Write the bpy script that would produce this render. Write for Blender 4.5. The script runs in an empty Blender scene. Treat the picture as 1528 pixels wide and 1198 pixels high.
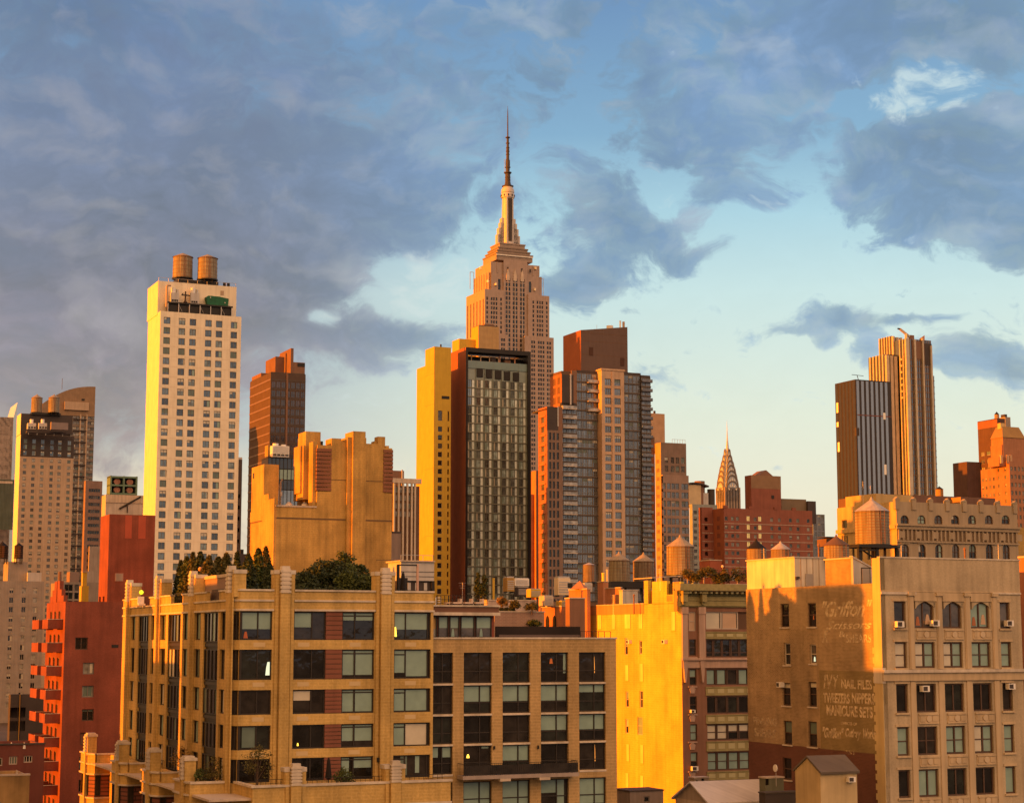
import bpy, math, random
from mathutils import Vector, Matrix
R = math.radians
S = bpy.context.scene
COL = S.collection

# ------------------------------------------------------------------ camera
FPX, CU, CV, HZ = 2700.0, 764.0, 599.0, 955.0      # focal length in photo pixels, centre, horizon row
PITCH = math.atan((HZ - CV) / FPX)
CAMH = 26.0
TH = R(24.0)                                        # the street grid against the view direction
cam = bpy.data.cameras.new("camera"); cam_o = bpy.data.objects.new("camera", cam); COL.objects.link(cam_o)
cam.sensor_width = 36.0; cam.lens = 36.0 * FPX / 1528.0
cam.clip_start = 1.0; cam.clip_end = 20000.0
cam_o.location = (0, 0, CAMH); cam_o.rotation_euler = (R(90) + PITCH, 0, 0)
S.camera = cam_o

# ------------------------------------------------------------------ light
SUN_AZ, SUN_EL = R(21.5), R(3.2)                    # low in the west, just behind the plane of the street fronts
sun_dir = Vector((-math.cos(SUN_AZ) * math.cos(SUN_EL), -math.sin(SUN_AZ) * math.cos(SUN_EL), math.sin(SUN_EL)))
sl = bpy.data.lights.new("sun", 'SUN'); sl.energy = 5.0; sl.angle = R(0.5); sl.color = (1.0, 0.235, 0.002)
so = bpy.data.objects.new("sun", sl); COL.objects.link(so)
so.rotation_euler = sun_dir.to_track_quat('Z', 'Y').to_euler()
S.view_settings.view_transform = 'Standard'; S.view_settings.look = 'None'
S.view_settings.exposure = 1.15; S.view_settings.gamma = 1.0
S.cycles.max_bounces = 6; S.cycles.diffuse_bounces = 3; S.cycles.glossy_bounces = 3
S.cycles.use_denoising = True

# ------------------------------------------------------------------ sky: clouds laid out by direction (azimuth, elevation)
world = bpy.data.worlds.new("World"); S.world = world; world.use_nodes = True
def sky():
    nt = world.node_tree; N = nt.nodes; L = nt.links; N.clear()
    def nd(t, **k):
        n = N.new(t)
        for a, b in k.items(): setattr(n, a, b)
        return n
    def put(sock, v):
        if isinstance(v, (int, float)): sock.default_value = v
        elif isinstance(v, (tuple, list)): sock.default_value = tuple(v)
        else: L.new(v, sock)
    def mth(op, a, b=None, c=None, clamp=False):
        n = nd('ShaderNodeMath', operation=op, use_clamp=clamp); put(n.inputs[0], a)
        if b is not None: put(n.inputs[1], b)
        if c is not None: put(n.inputs[2], c)
        return n.outputs[0]
    def vec(op, a, b=None):
        n = nd('ShaderNodeVectorMath', operation=op); put(n.inputs[0], a)
        if b is not None: put(n.inputs[1], b)
        return n.outputs['Value'] if op in ('DOT_PRODUCT', 'LENGTH') else n.outputs[0]
    def sstep(x, a, b):
        n = nd('ShaderNodeMapRange', interpolation_type='SMOOTHSTEP'); put(n.inputs[0], x)
        n.inputs[1].default_value = a; n.inputs[2].default_value = b
        return n.outputs[0]
    def mix(f, a, b):
        n = nd('ShaderNodeMix', data_type='RGBA'); put(n.inputs[0], f)
        for s, v in ((n.inputs[6], a), (n.inputs[7], b)):
            put(s, v + (1,) if isinstance(v, tuple) else v)
        return n.outputs[2]
    def noise(v, sc, det, rough=.55, dist=0):
        n = nd('ShaderNodeTexNoise'); put(n.inputs['Vector'], v); n.inputs['Scale'].default_value = sc
        n.inputs['Detail'].default_value = det; n.inputs['Roughness'].default_value = rough; n.inputs['Distortion'].default_value = dist
        return n.outputs[0]
    def ramp(x, stops):
        n = nd('ShaderNodeValToRGB'); put(n.inputs[0], x); e = n.color_ramp.elements
        while len(e) < len(stops): e.new(.5)
        for q, (p, c) in zip(e, stops): q.position = p; q.color = c + (1,)
        return n.outputs[0]
    tc = nd('ShaderNodeTexCoord').outputs['Generated']
    d = vec('NORMALIZE', tc)
    sp = nd('ShaderNodeSeparateXYZ'); L.new(d, sp.inputs[0]); dx, dy, dz = sp.outputs
    az = mth('ARCTAN2', dx, dy); el = mth('ARCSINE', dz)
    X = mth('MULTIPLY', az, 27.0); V = mth('MULTIPLY', el, 27.4)      # one unit is about two degrees
    cb = nd('ShaderNodeCombineXYZ'); L.new(X, cb.inputs[0]); L.new(V, cb.inputs[1]); P = cb.outputs[0]
    warp = nd('ShaderNodeTexNoise'); L.new(P, warp.inputs['Vector']); warp.inputs['Scale'].default_value = .55; warp.inputs['Detail'].default_value = 4
    wv = vec('MULTIPLY', vec('SUBTRACT', warp.outputs['Color'], (.5, .5, .5)), (1.5, 1.0, 0))
    PW = vec('ADD', P, wv)
    def blobs(lst, p=PW):
        tot = None
        for (u, v, ru, rv, s) in lst:
            q = vec('MULTIPLY', vec('SUBTRACT', p, ((u - 764) / 100, (955 - v) / 100, 0)), (100 / ru, 100 / rv, 0))
            g = mth('EXPONENT', mth('MULTIPLY', vec('DOT_PRODUCT', q, q), -1.0))
            tot = mth('MULTIPLY', g, s) if tot is None else mth('MULTIPLY_ADD', g, s, tot)
        return tot
    dark = blobs([(120, 330, 300, 210, .75), (430, 330, 260, 130, .62), (560, 262, 150, 60, .45), (330, 430, 260, 80, .45), (590, 505, 110, 42, .62),
                  (60, 560, 300, 120, .75), (200, 60, 330, 90, .35), (640, 120, 260, 120, .16), (480, 620, 90, 40, .30), (600, 660, 90, 50, .25),
                  (868, 412, 54, 30, .70), (960, 340, 115, 52, .66), (1060, 375, 48, 22, .46), (905, 290, 80, 45, .28), (1075, 265, 80, 55, .56), (1045, 165, 110, 60, .40), (820, 25, 130, 24, .3),
                  (1110, 60, 130, 60, .45), (1290, 85, 170, 85, .70), (1260, 255, 60, 50, .45), (1430, 265, 165, 95, .80), (1400, 330, 80, 30, .45), (1520, 370, 45, 60, .6), (1500, 60, 80, 60, .35),
                  (1245, 487, 70, 26, .66), (1165, 498, 40, 10, .36), (1215, 520, 32, 16, .42), (1300, 545, 36, 34, .52), (1440, 540, 75, 42, .68), (1350, 490, 50, 12, .36), (1510, 560, 30, 30, .4), (990, 548, 48, 20, .4), (940, 455, 30, 8, .26), (1180, 702, 22, 5, .3)])
    lite = blobs([(640, 405, 95, 46, 1.0), (490, 468, 36, 13, .8), (560, 610, 110, 60, .55), (1310, 165, 70, 34, .7), (1420, 140, 60, 48, .95), (1000, 275, 60, 40, .6), (1040, 60, 50, 24, .35), (1240, 230, 30, 30, .4), (90, 95, 30, 10, .3), (880, 165, 40, 30, .3), (1150, 330, 120, 60, .35), (600, 455, 60, 18, .4)])
    st = vec('MULTIPLY', PW, (1.0, 1.55, 1))
    n1 = noise(st, 1.05, 10, .62, .5); n2 = noise(vec('ADD', st, (31.7, 8.2, 4.4)), 2.1, 7, .58, .2); n3 = noise(vec('ADD', st, (7.1, 3.2, 9.4)), .32, 5, .5); n4 = noise(vec('ADD', st, (3.3, 5.1, 2.2)), .62, 6, .52, .15); n4b = noise(vec('ADD', st, (3.02, 4.80, 2.2)), .62, 6, .52, .15); emb = mth('SUBTRACT', n4, n4b)
    den = mth('ADD', dark, mth('MULTIPLY', mth('SUBTRACT', n1, .5), 1.35))
    den = mth('ADD', den, mth('MULTIPLY', mth('SUBTRACT', n2, .5), .75))
    den = mth('SUBTRACT', den, mth('MULTIPLY', lite, .85))
    left = sstep(X, .6, -4.8); veil = sstep(V, 4.6, 8.2)
    den = mth('ADD', den, mth('MULTIPLY', veil, .14))
    cov = mth('ADD', mth('MULTIPLY', sstep(den, .02, .58), left), mth('MULTIPLY', sstep(den, .17, .47), mth('SUBTRACT', 1.0, left)))
    core = sstep(mth('ADD', den, mth('MULTIPLY', mth('SUBTRACT', n2, .5), .9)), .30, .85)
    vn = mth('MULTIPLY', V, .1, clamp=True)
    clear_r = ramp(vn, [(0, (.86, .76, .62)), (.20, (.84, .80, .68)), (.34, (.76, .82, .72)), (.52, (.60, .80, .82)), (.64, (.40, .66, .79)), (.76, (.20, .41, .64)), (.95, (.125, .27, .53))])
    clear_l = ramp(vn, [(0, (.82, .70, .56)), (.24, (.80, .70, .58)), (.30, (.48, .52, .56)), (.42, (.36, .45, .56)), (.52, (.46, .55, .62)), (.64, (.23, .34, .52)), (.76, (.17, .30, .52)), (.95, (.135, .28, .53))])
    clear = mix(left, clear_r, clear_l)
    edge = mix(left, ramp(vn, [(0, (.6, .55, .5)), (.3, (.42, .56, .68)), (.6, (.23, .37, .54)), (.95, (.16, .28, .45))]), ramp(vn, [(0, (.48, .39, .36)), (.35, (.36, .28, .35)), (.6, (.19, .205, .345)), (.95, (.14, .225, .40))]))
    deep = mix(left, ramp(vn, [(0, (.46, .44, .45)), (.4, (.22, .35, .54)), (.6, (.135, .25, .45)), (.95, (.125, .225, .42))]), ramp(vn, [(0, (.42, .33, .32)), (.28, (.33, .245, .29)), (.5, (.19, .16, .245)), (.66, (.135, .155, .265)), (.95, (.105, .18, .36))]))
    cl = mix(core, edge, deep)
    col = mix(cov, clear, cl)
    shade = mth('MULTIPLY_ADD', mth('SUBTRACT', n3, .5), .75, mth('MULTIPLY_ADD', mth('SUBTRACT', n1, .5), .5, mth('MULTIPLY_ADD', mth('SUBTRACT', n2, .5), .5, 1.0)))
    shade = mth('MULTIPLY_ADD', mth('SUBTRACT', shade, 1.0), mth('MULTIPLY_ADD', cov, 1.25, .12), 1.0)
    sc = nd('ShaderNodeVectorMath', operation='SCALE'); L.new(col, sc.inputs[0]); L.new(shade, sc.inputs['Scale']); col = sc.outputs[0]
    col = mix(mth('MULTIPLY', mth('MULTIPLY', emb, 4.0, clamp=True), mth('MULTIPLY', cov, .40)), col, mix(left, (.62, .66, .70), (.52, .46, .47)))
    col = mix(mth('MULTIPLY', mth('MULTIPLY', emb, -4.5, clamp=True), mth('MULTIPLY', cov, .55)), col, mix(left, (.10, .19, .36), (.125, .14, .25)))
    white = mth('MULTIPLY', sstep(mth('ADD', lite, mth('MULTIPLY_ADD', mth('SUBTRACT', n1, .5), 2.2, mth('MULTIPLY', mth('SUBTRACT', n2, .5), 1.6))), .55, 1.15), .8)
    col = mix(white, col, mix(left, (.66, .80, .82), (.62, .68, .68)))
    # the rest of the dome: a bright peach dusk behind the viewer, an orange glow round the sun
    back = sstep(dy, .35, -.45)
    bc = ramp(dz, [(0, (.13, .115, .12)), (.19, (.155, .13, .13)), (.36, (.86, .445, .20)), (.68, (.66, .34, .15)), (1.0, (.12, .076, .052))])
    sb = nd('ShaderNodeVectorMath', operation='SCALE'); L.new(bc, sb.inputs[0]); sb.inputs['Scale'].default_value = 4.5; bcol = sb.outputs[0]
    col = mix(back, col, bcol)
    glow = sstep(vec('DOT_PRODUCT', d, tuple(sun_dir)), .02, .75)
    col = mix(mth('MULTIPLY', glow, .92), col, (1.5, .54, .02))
    nis = nd('ShaderNodeTexSky', sky_type='NISHITA', sun_disc=False); nis.sun_elevation = SUN_EL
    nis.sun_rotation = math.atan2(sun_dir.x, sun_dir.y)
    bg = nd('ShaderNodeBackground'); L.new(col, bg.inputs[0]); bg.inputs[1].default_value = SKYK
    bg2 = nd('ShaderNodeBackground'); L.new(nis.outputs[0], bg2.inputs[0]); bg2.inputs[1].default_value = .04
    ad = nd('ShaderNodeAddShader'); L.new(bg.outputs[0], ad.inputs[0]); L.new(bg2.outputs[0], ad.inputs[1])
    out = nd('ShaderNodeOutputWorld'); L.new(ad.outputs[0], out.inputs[0])
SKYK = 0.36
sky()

# ------------------------------------------------------------------ from the picture to the place
CP, SP = math.cos(PITCH), math.sin(PITCH)
def ray(u, v):
    a, b = (u - CU) / FPX, (CV - v) / FPX
    return Vector((a, CP - b * SP, SP + b * CP))
def pt(u, v, Y):
    r = ray(u, v); t = Y / r.y
    return Vector((r.x * t, Y, CAMH + r.z * t))

# ------------------------------------------------------------------ materials
MATS = {}
def mat(name, col, rough=.85, var=.12, scale=.35, streak=.0, brick=None, metal=0, spec=.3, bump=.0, speck=0.0, emis=None, stain=0.0, fine=0.0):
    """matte procedural surface: base colour, broad mottling, rain streaks, optional courses of brick"""
    if name in MATS: return MATS[name]
    m = bpy.data.materials.new(name); m.use_nodes = True; nt = m.node_tree; N = nt.nodes; L = nt.links
    b = N['Principled BSDF']; b.inputs['Roughness'].default_value = rough; b.inputs['Metallic'].default_value = metal
    b.inputs['Specular IOR Level'].default_value = spec
    tc = N.new('ShaderNodeTexCoord'); src = tc.outputs['Object']
    def mul(cs, fac):
        x = N.new('ShaderNodeVectorMath'); x.operation = 'SCALE'; L.new(cs, x.inputs[0]); L.new(fac, x.inputs['Scale']); return x.outputs[0]
    def nz(v, sc, det, lo, hi, a=.3, z=.7):
        n = N.new('ShaderNodeTexNoise'); L.new(v, n.inputs['Vector']); n.inputs['Scale'].default_value = sc; n.inputs['Detail'].default_value = det
        r = N.new('ShaderNodeMapRange'); L.new(n.outputs[0], r.inputs[0]); r.inputs[1].default_value = a; r.inputs[2].default_value = z
        r.inputs[3].default_value = lo; r.inputs[4].default_value = hi; return r.outputs[0]
    rgb = N.new('ShaderNodeRGB'); rgb.outputs[0].default_value = tuple(col) + (1,); c = rgb.outputs[0]
    flat = None
    if brick or streak or stain:
        sep = N.new('ShaderNodeSeparateXYZ'); L.new(src, sep.inputs[0])
        ad = N.new('ShaderNodeMath'); L.new(sep.outputs[0], ad.inputs[0]); L.new(sep.outputs[1], ad.inputs[1])
        cm = N.new('ShaderNodeCombineXYZ'); L.new(ad.outputs[0], cm.inputs[0]); L.new(sep.outputs[2], cm.inputs[1]); flat = cm.outputs[0]
    if brick:
        bw, bh, c2, mortar = brick
        t = N.new('ShaderNodeTexBrick'); L.new(flat, t.inputs['Vector']); t.inputs['Scale'].default_value = 1
        t.inputs['Brick Width'].default_value = bw; t.inputs['Row Height'].default_value = bh; t.inputs['Mortar Size'].default_value = bh * .14
        t.inputs['Color1'].default_value = tuple(col) + (1,); t.inputs['Color2'].default_value = tuple(c2) + (1,); t.inputs['Mortar'].default_value = tuple(mortar) + (1,)
        c = t.outputs['Color']
    if var: c = mul(c, nz(src, scale, 6, 1 - var, 1 + var))
    if fine: c = mul(c, nz(src, scale * 14, 3, 1 - fine, 1 + fine))
    if streak:
        mp = N.new('ShaderNodeMapping'); L.new(flat, mp.inputs[0]); mp.inputs['Scale'].default_value = (1.6, .09, 1)
        c = mul(c, nz(mp.outputs[0], 1.0, 5, 1 - streak, 1.04, .32, .6))
    if stain:
        c = mul(c, nz(flat, .16, 8, 1 - stain, 1.05, .38, .55))
    L.new(c, b.inputs['Base Color'])
    if bump:
        n = N.new('ShaderNodeTexNoise'); L.new(src, n.inputs['Vector']); n.inputs['Scale'].default_value = 6; n.inputs['Detail'].default_value = 5
        bp = N.new('ShaderNodeBump'); bp.inputs['Strength'].default_value = bump; bp.inputs['Distance'].default_value = .03
        L.new(n.outputs[0], bp.inputs['Height']); L.new(bp.outputs[0], b.inputs['Normal'])
    if emis:
        b.inputs['Emission Color'].default_value = tuple(emis[0]) + (1,); b.inputs['Emission Strength'].default_value = emis[1]
    MATS[name] = m; return m
def glass(name, col, rough=.06, spec=.5, metal=0.0, var=.5, scale=.9, wave=.012, tint=None, ior=1.5):
    """window glass seen from outside: what shows of the room behind it, under a mirror-like skin that ripples a little"""
    if name in MATS: return MATS[name]
    m = bpy.data.materials.new(name); m.use_nodes = True; nt = m.node_tree; N = nt.nodes; L = nt.links
    b = N['Principled BSDF']; b.inputs['Roughness'].default_value = rough; b.inputs['Metallic'].default_value = metal
    b.inputs['Specular IOR Level'].default_value = spec
    oi = N.new('ShaderNodeObjectInfo'); tc = N.new('ShaderNodeTexCoord')
    va = N.new('ShaderNodeVectorMath'); va.operation = 'MULTIPLY_ADD'; L.new(oi.outputs['Location'], va.inputs[0]); va.inputs[1].default_value = (1, 1, 1); L.new(tc.outputs['Object'], va.inputs[2])
    n = N.new('ShaderNodeTexNoise'); L.new(va.outputs[0], n.inputs['Vector']); n.inputs['Scale'].default_value = scale; n.inputs['Detail'].default_value = 3
    r = N.new('ShaderNodeMapRange'); L.new(n.outputs[0], r.inputs[0]); r.inputs[1].default_value = .3; r.inputs[2].default_value = .7
    r.inputs[3].default_value = 1 - var; r.inputs[4].default_value = 1 + var
    s = N.new('ShaderNodeVectorMath'); s.operation = 'SCALE'; s.inputs[0].default_value = col; L.new(r.outputs[0], s.inputs['Scale']); L.new(s.outputs[0], b.inputs['Base Color'])
    b.inputs['IOR'].default_value = ior
    if tint: b.inputs['Specular Tint'].default_value = tuple(tint) + (1,)
    if wave:
        n2 = N.new('ShaderNodeTexNoise'); L.new(va.outputs[0], n2.inputs['Vector']); n2.inputs['Scale'].default_value = .8; n2.inputs['Detail'].default_value = 2
        bp = N.new('ShaderNodeBump'); bp.inputs['Strength'].default_value = 1; bp.inputs['Distance'].default_value = wave
        L.new(n2.outputs[0], bp.inputs['Height']); L.new(bp.outputs[0], b.inputs['Normal'])
    MATS[name] = m; return m

# ------------------------------------------------------------------ mesh building
class MB:
    def __init__(s): s.v = []; s.f = []; s.m = []; s.mats = []
    def mi(s, m):
        if m not in s.mats: s.mats.append(m)
        return s.mats.index(m)
    def quad(s, a, b, c, d, m):
        k = len(s.v); s.v += [tuple(a), tuple(b), tuple(c), tuple(d)]; s.f.append((k, k+1, k+2, k+3)); s.m.append(s.mi(m))
    def poly(s, pts, m):
        k = len(s.v); s.v += [tuple(p) for p in pts]; s.f.append(tuple(range(k, k+len(pts)))); s.m.append(s.mi(m))
    def box(s, x0, x1, y0, y1, z0, z1, m):
        if x0 > x1: x0, x1 = x1, x0
        if y0 > y1: y0, y1 = y1, y0
        if z0 > z1: z0, z1 = z1, z0
        k = len(s.v); s.v += [(x0,y0,z0),(x1,y0,z0),(x1,y1,z0),(x0,y1,z0),(x0,y0,z1),(x1,y0,z1),(x1,y1,z1),(x0,y1,z1)]
        q = s.mi(m)
        for f in ((0,3,2,1),(4,5,6,7),(0,1,5,4),(1,2,6,5),(2,3,7,6),(3,0,4,7)):
            s.f.append(tuple(k+i for i in f)); s.m.append(q)
        return s
    def prism(s, poly, z0, z1, m):
        """upright prism over a plan outline; z1 may be a function of (x, y)"""
        top = z1 if callable(z1) else (lambda x, y: z1)
        n = len(poly); k = len(s.v); q = s.mi(m)
        s.v += [(x, y, z0) for x, y in poly] + [(x, y, top(x, y)) for x, y in poly]
        for i in range(n):
            j = (i + 1) % n; s.f.append((k+i, k+j, k+n+j, k+n+i)); s.m.append(q)
        s.f.append(tuple(k+n+i for i in range(n))); s.m.append(q)
        s.f.append(tuple(k+i for i in reversed(range(n)))); s.m.append(q)
        return s
    def prof(s, face, pts, d0, d1, m):
        """outline in (a, z) on a face, extruded in depth from d0 to d1"""
        P = (lambda a, z, d: (a, d, z)) if face == 'F' else (lambda a, z, d: (d, a, z))
        n = len(pts); k = len(s.v); q = s.mi(m)
        s.v += [P(a, z, d0) for a, z in pts] + [P(a, z, d1) for a, z in pts]
        for i in range(n):
            j = (i + 1) % n; s.f.append((k+i, k+j, k+n+j, k+n+i)); s.m.append(q)
        s.f.append(tuple(k+i for i in range(n))); s.m.append(q); s.f.append(tuple(k+n+i for i in reversed(range(n)))); s.m.append(q)
        return s
    def cyl(s, x, y, z0, z1, r0, r1, m, n=20, cap=True):
        k = len(s.v); q = s.mi(m)
        for z, r in ((z0, r0), (z1, r1)):
            for i in range(n):
                t = 2 * math.pi * i / n; s.v.append((x + r * math.cos(t), y + r * math.sin(t), z))
        for i in range(n):
            j = (i + 1) % n; s.f.append((k+i, k+j, k+n+j, k+n+i)); s.m.append(q)
        if cap:
            s.f.append(tuple(k+n+i for i in range(n))); s.m.append(q); s.f.append(tuple(k+i for i in reversed(range(n)))); s.m.append(q)
        return s
    def bar(s, p, q, r, m, n=5):
        p, q = Vector(p), Vector(q); d = q - p
        if d.length < 1e-6: return s
        a = d.orthogonal().normalized(); b = d.normalized().cross(a); k = len(s.v); mi = s.mi(m)
        for c in (p, q):
            for i in range(n):
                t = 2 * math.pi * i / n; s.v.append(tuple(c + a * r * math.cos(t) + b * r * math.sin(t)))
        for i in range(n):
            j = (i + 1) % n; s.f.append((k+i, k+j, k+n+j, k+n+i)); s.m.append(mi)
        s.f.append(tuple(k+n+i for i in range(n))); s.m.append(mi); s.f.append(tuple(k+i for i in reversed(range(n)))); s.m.append(mi)
        return s
    def lathe(s, x, y, prof, m, n=20):
        for (r0, z0), (r1, z1) in zip(prof, prof[1:]): s.cyl(x, y, z0, z1, max(r0, 1e-3), max(r1, 1e-3), m, n, cap=False)
        return s
    def add(s, o, M=None):
        k = len(s.v); s.v += [tuple(M @ Vector(p)) for p in o.v] if M is not None else o.v
        mp = [s.mi(x) for x in o.mats]
        s.f += [tuple(k + i for i in f) for f in o.f]; s.m += [mp[i] for i in o.m]
    def facade(s, face, off, a0, a1, z0, z1, ops, rec, m, rev=None):
        """a wall with real openings: ops are (centre, bottom, width, height), recess rec deep"""
        P = (lambda a, z, d: (a, off + d, z)) if face == 'F' else (lambda a, z, d: (off + d, a, z)) if face == 'L' else (lambda a, z, d: (off - d, a, z))
        rev = rev or m
        R_ = [(max(a0, a - w/2), min(a1, a + w/2), max(z0, z), min(z1, z + h)) for a, z, w, h in ops]
        R_ = [r for r in R_ if r[1] - r[0] > .01 and r[3] - r[2] > .01]
        rd = lambda x: round(x, 4)
        A = sorted({rd(a0), rd(a1)} | {rd(r[0]) for r in R_} | {rd(r[1]) for r in R_}); Z = sorted({rd(z0), rd(z1)} | {rd(r[2]) for r in R_} | {rd(r[3]) for r in R_})
        ia = {a: i for i, a in enumerate(A)}; iz = {z: i for i, z in enumerate(Z)}; hole = set()
        for r in R_:
            for i in range(ia[rd(r[0])], ia[rd(r[1])]):
                for j in range(iz[rd(r[2])], iz[rd(r[3])]): hole.add((i, j))
        for j in range(len(Z) - 1):
            i = 0
            while i < len(A) - 1:
                if (i, j) in hole: i += 1; continue
                k = i
                while k < len(A) - 1 and (k, j) not in hole: k += 1
                s.quad(P(A[i], Z[j], 0), P(A[k], Z[j], 0), P(A[k], Z[j+1], 0), P(A[i], Z[j+1], 0), m); i = k
        for x0, x1, y0, y1 in R_:
            s.quad(P(x0,y0,0), P(x0,y1,0), P(x0,y1,rec), P(x0,y0,rec), rev); s.quad(P(x1,y0,0), P(x1,y0,rec), P(x1,y1,rec), P(x1,y1,0), rev)
            s.quad(P(x0,y0,0), P(x0,y0,rec), P(x1,y0,rec), P(x1,y0,0), rev); s.quad(P(x0,y1,0), P(x1,y1,0), P(x1,y1,rec), P(x0,y1,rec), rev)
    def mesh(s, name, smooth=False):
        me = bpy.data.meshes.new(name); me.from_pydata(s.v, [], s.f)
        for m in s.mats: me.materials.append(m)
        me.polygons.foreach_set('material_index', s.m)
        if smooth: me.polygons.foreach_set('use_smooth', [True] * len(s.f))
        me.update(); return me
    def obj(s, name, parent=None, loc=(0, 0, 0), rz=0, smooth=False):
        o = bpy.data.objects.new(name, s.mesh(name, smooth)); COL.objects.link(o); o.location = loc; o.rotation_euler = (0, 0, rz)
        if parent is not None: o.parent = parent
        return o
def tag(o, label, cat, group=None, kind=None):
    if label: o['label'] = label
    if cat: o['category'] = cat
    if group: o['group'] = group
    if kind: o['kind'] = kind
    return o
def empty(name, label, cat, loc, rz=0.0, group=None):
    o = bpy.data.objects.new(name, None); COL.objects.link(o); o.location = loc; o.rotation_euler = (0, 0, rz); o.empty_display_size = .5
    return tag(o, label, cat, group)
def copy_tree(o, parent=None):
    c = o.copy(); COL.objects.link(c)
    if parent is not None: c.parent = parent
    for ch in list(o.children): copy_tree(ch, c)
    return c

# ------------------------------------------------------------------ windows
WM = {}
def wmesh(w, h, st, var):
    """one window, origin at the middle of its sill, glass at y=0, looking to -y"""
    key = (round(w, 2), round(h, 2), st, var)
    if key in WM: return WM[key]
    t = STY[st]; mb = MB(); fw = t.get('fw', .07); fr = t['frame']; g = t['glass'][var % len(t['glass'])]
    p = t.get('prot', .06); x0, x1 = -w/2, w/2
    mb.quad((x0, 0, 0), (x1, 0, 0), (x1, 0, h), (x0, 0, h), g)
    if fw:
        mb.box(x0, x0+fw, -p, -.004, 0, h, fr); mb.box(x1-fw, x1, -p, -.004, 0, h, fr)
        mb.box(x0+fw, x1-fw, -p, -.004, 0, fw, fr); mb.box(x0+fw, x1-fw, -p, -.004, h-fw, h, fr)
        for k in t.get('mx', ()):
            x = x0 + w * k; mb.box(x-fw*.4, x+fw*.4, -p*.9, -.004, fw, h-fw, fr)
        for k in t.get('mz', ()):
            z = h * k; mb.box(x0+fw, x1-fw, -p*.8, -.004, z-fw*.4, z+fw*.4, fr)
    bl = t.get('blind')
    if bl:
        f = bl[var % len(bl)]
        if f:
            frac, bm = f[0], f[1]
            k0, k1 = f[2] if len(f) > 2 else (0, 1)
            mb.quad((x0+fw+w*k0, -.003, h*(1-frac)), (x0+w*k1-fw, -.003, h*(1-frac)), (x0+w*k1-fw, -.003, h-fw), (x0+fw+w*k0, -.003, h-fw), bm)
    WM[key] = mb; return mb
WMESH = {}
ROTL = R(-90)

class Bld:
    """a building: an Empty at its base, walls and roofs as parts, each window a part (past 100, the rest as one)"""
    def __init__(s, name, label, cat, u, v, Y, th=TH, group=None):
        p = pt(u, v, Y); s.th = th; s.x0, s.y0 = p.x, p.y; s.top = p.z
        s.c, s.s = math.cos(th), math.sin(th)
        s.e = empty(name, label, cat, (p.x, p.y, 0), th, group); s.parts = {}; s.w = []; s.rng = random.Random(hash_(label))
        ALLB.append(s)
    def w2l(s, p): dx, dy = p[0] - s.x0, p[1] - s.y0; return Vector((dx * s.c + dy * s.s, -dx * s.s + dy * s.c, p[2]))
    def l2w(s, x, y, z): return Vector((s.x0 + x * s.c - y * s.s, s.y0 + x * s.s + y * s.c, z))
    def hit(s, u, v, axis, off):
        r = ray(u, v); o = s.w2l((0, 0, CAMH)); d = Vector((r.x * s.c + r.y * s.s, -r.x * s.s + r.y * s.c, r.z))
        return o + d * ((off - o[axis]) / d[axis])
    def F(s, u, v, off=0.): p = s.hit(u, v, 1, off); return p.x, p.z
    def L(s, u, v, off=0.): p = s.hit(u, v, 0, off); return p.y, p.z
    def fx(s, u, off=0., v=955): return s.F(u, v, off)[0]
    def ly(s, u, off=0., v=955): return s.L(u, v, off)[0]
    def fz(s, v, u, off=0.): return s.F(u, v, off)[1]
    def lz(s, v, u, off=0.): return s.L(u, v, off)[1]
    def p(s, part):
        if part not in s.parts: s.parts[part] = MB()
        return s.parts[part]
    def win(s, face, off, a, z, w, h, st, var=None, name='window'):
        if var is None: var = s.rng.randrange(40)
        s.w.append((face, off, a, z, w, h, st, var, name))
    def grid(s, face, off, cols, zs, w, h, st, rec=.25, name='window', skip=None):
        """openings for facade() and windows in them; cols are centres, zs sill heights"""
        ops = []
        for i, a in enumerate(cols):
            for j, z in enumerate(zs):
                if skip and skip(i, j): continue
                ww = w[i] if isinstance(w, (list, tuple)) else w
                ops.append((a, z, ww, h)); s.win(face, off + (rec if face != 'R' else -rec), a, z, ww, h, st, name=name)
        return ops
    def done(s, most=100):
        for n, mb in s.parts.items():
            if mb.f: mb.obj(n.split('|')[0], s.e)
        ws = sorted(s.w, key=lambda t: -t[3]) ; rest = {}
        cnt = {}
        for (face, off, a, z, w, h, st, var, name) in ws:
            nv = 40
            q = wmesh(w, h, st, var % nv); loc = (a, off, z) if face == 'F' else (off, a, z); rz = 0 if face == 'F' else ROTL if face == 'L' else R(90)
            cnt[name] = cnt.get(name, 0) + 1
            if cnt[name] <= most:
                k = id(q)
                if k not in WMESH: WMESH[k] = q.mesh(name)
                o = bpy.data.objects.new(name, WMESH[k]); COL.objects.link(o); o.parent = s.e; o.location = loc; o.rotation_euler = (0, 0, rz)
            else:
                rest.setdefault(name, MB()).add(q, Matrix.Translation(loc) @ Matrix.Rotation(rz, 4, 'Z'))
        for name, mb in rest.items():
            o = mb.obj(name, s.e); o['kind'] = 'stuff'
        return s.e
ALLB = []
def hash_(t):
    h = 7
    for ch in t: h = (h * 131 + ord(ch)) % 1000003
    return h
def lerp(a, b, n): return [a + (b - a) * i / (n - 1) for i in range(n)] if n > 1 else [a]

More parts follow.
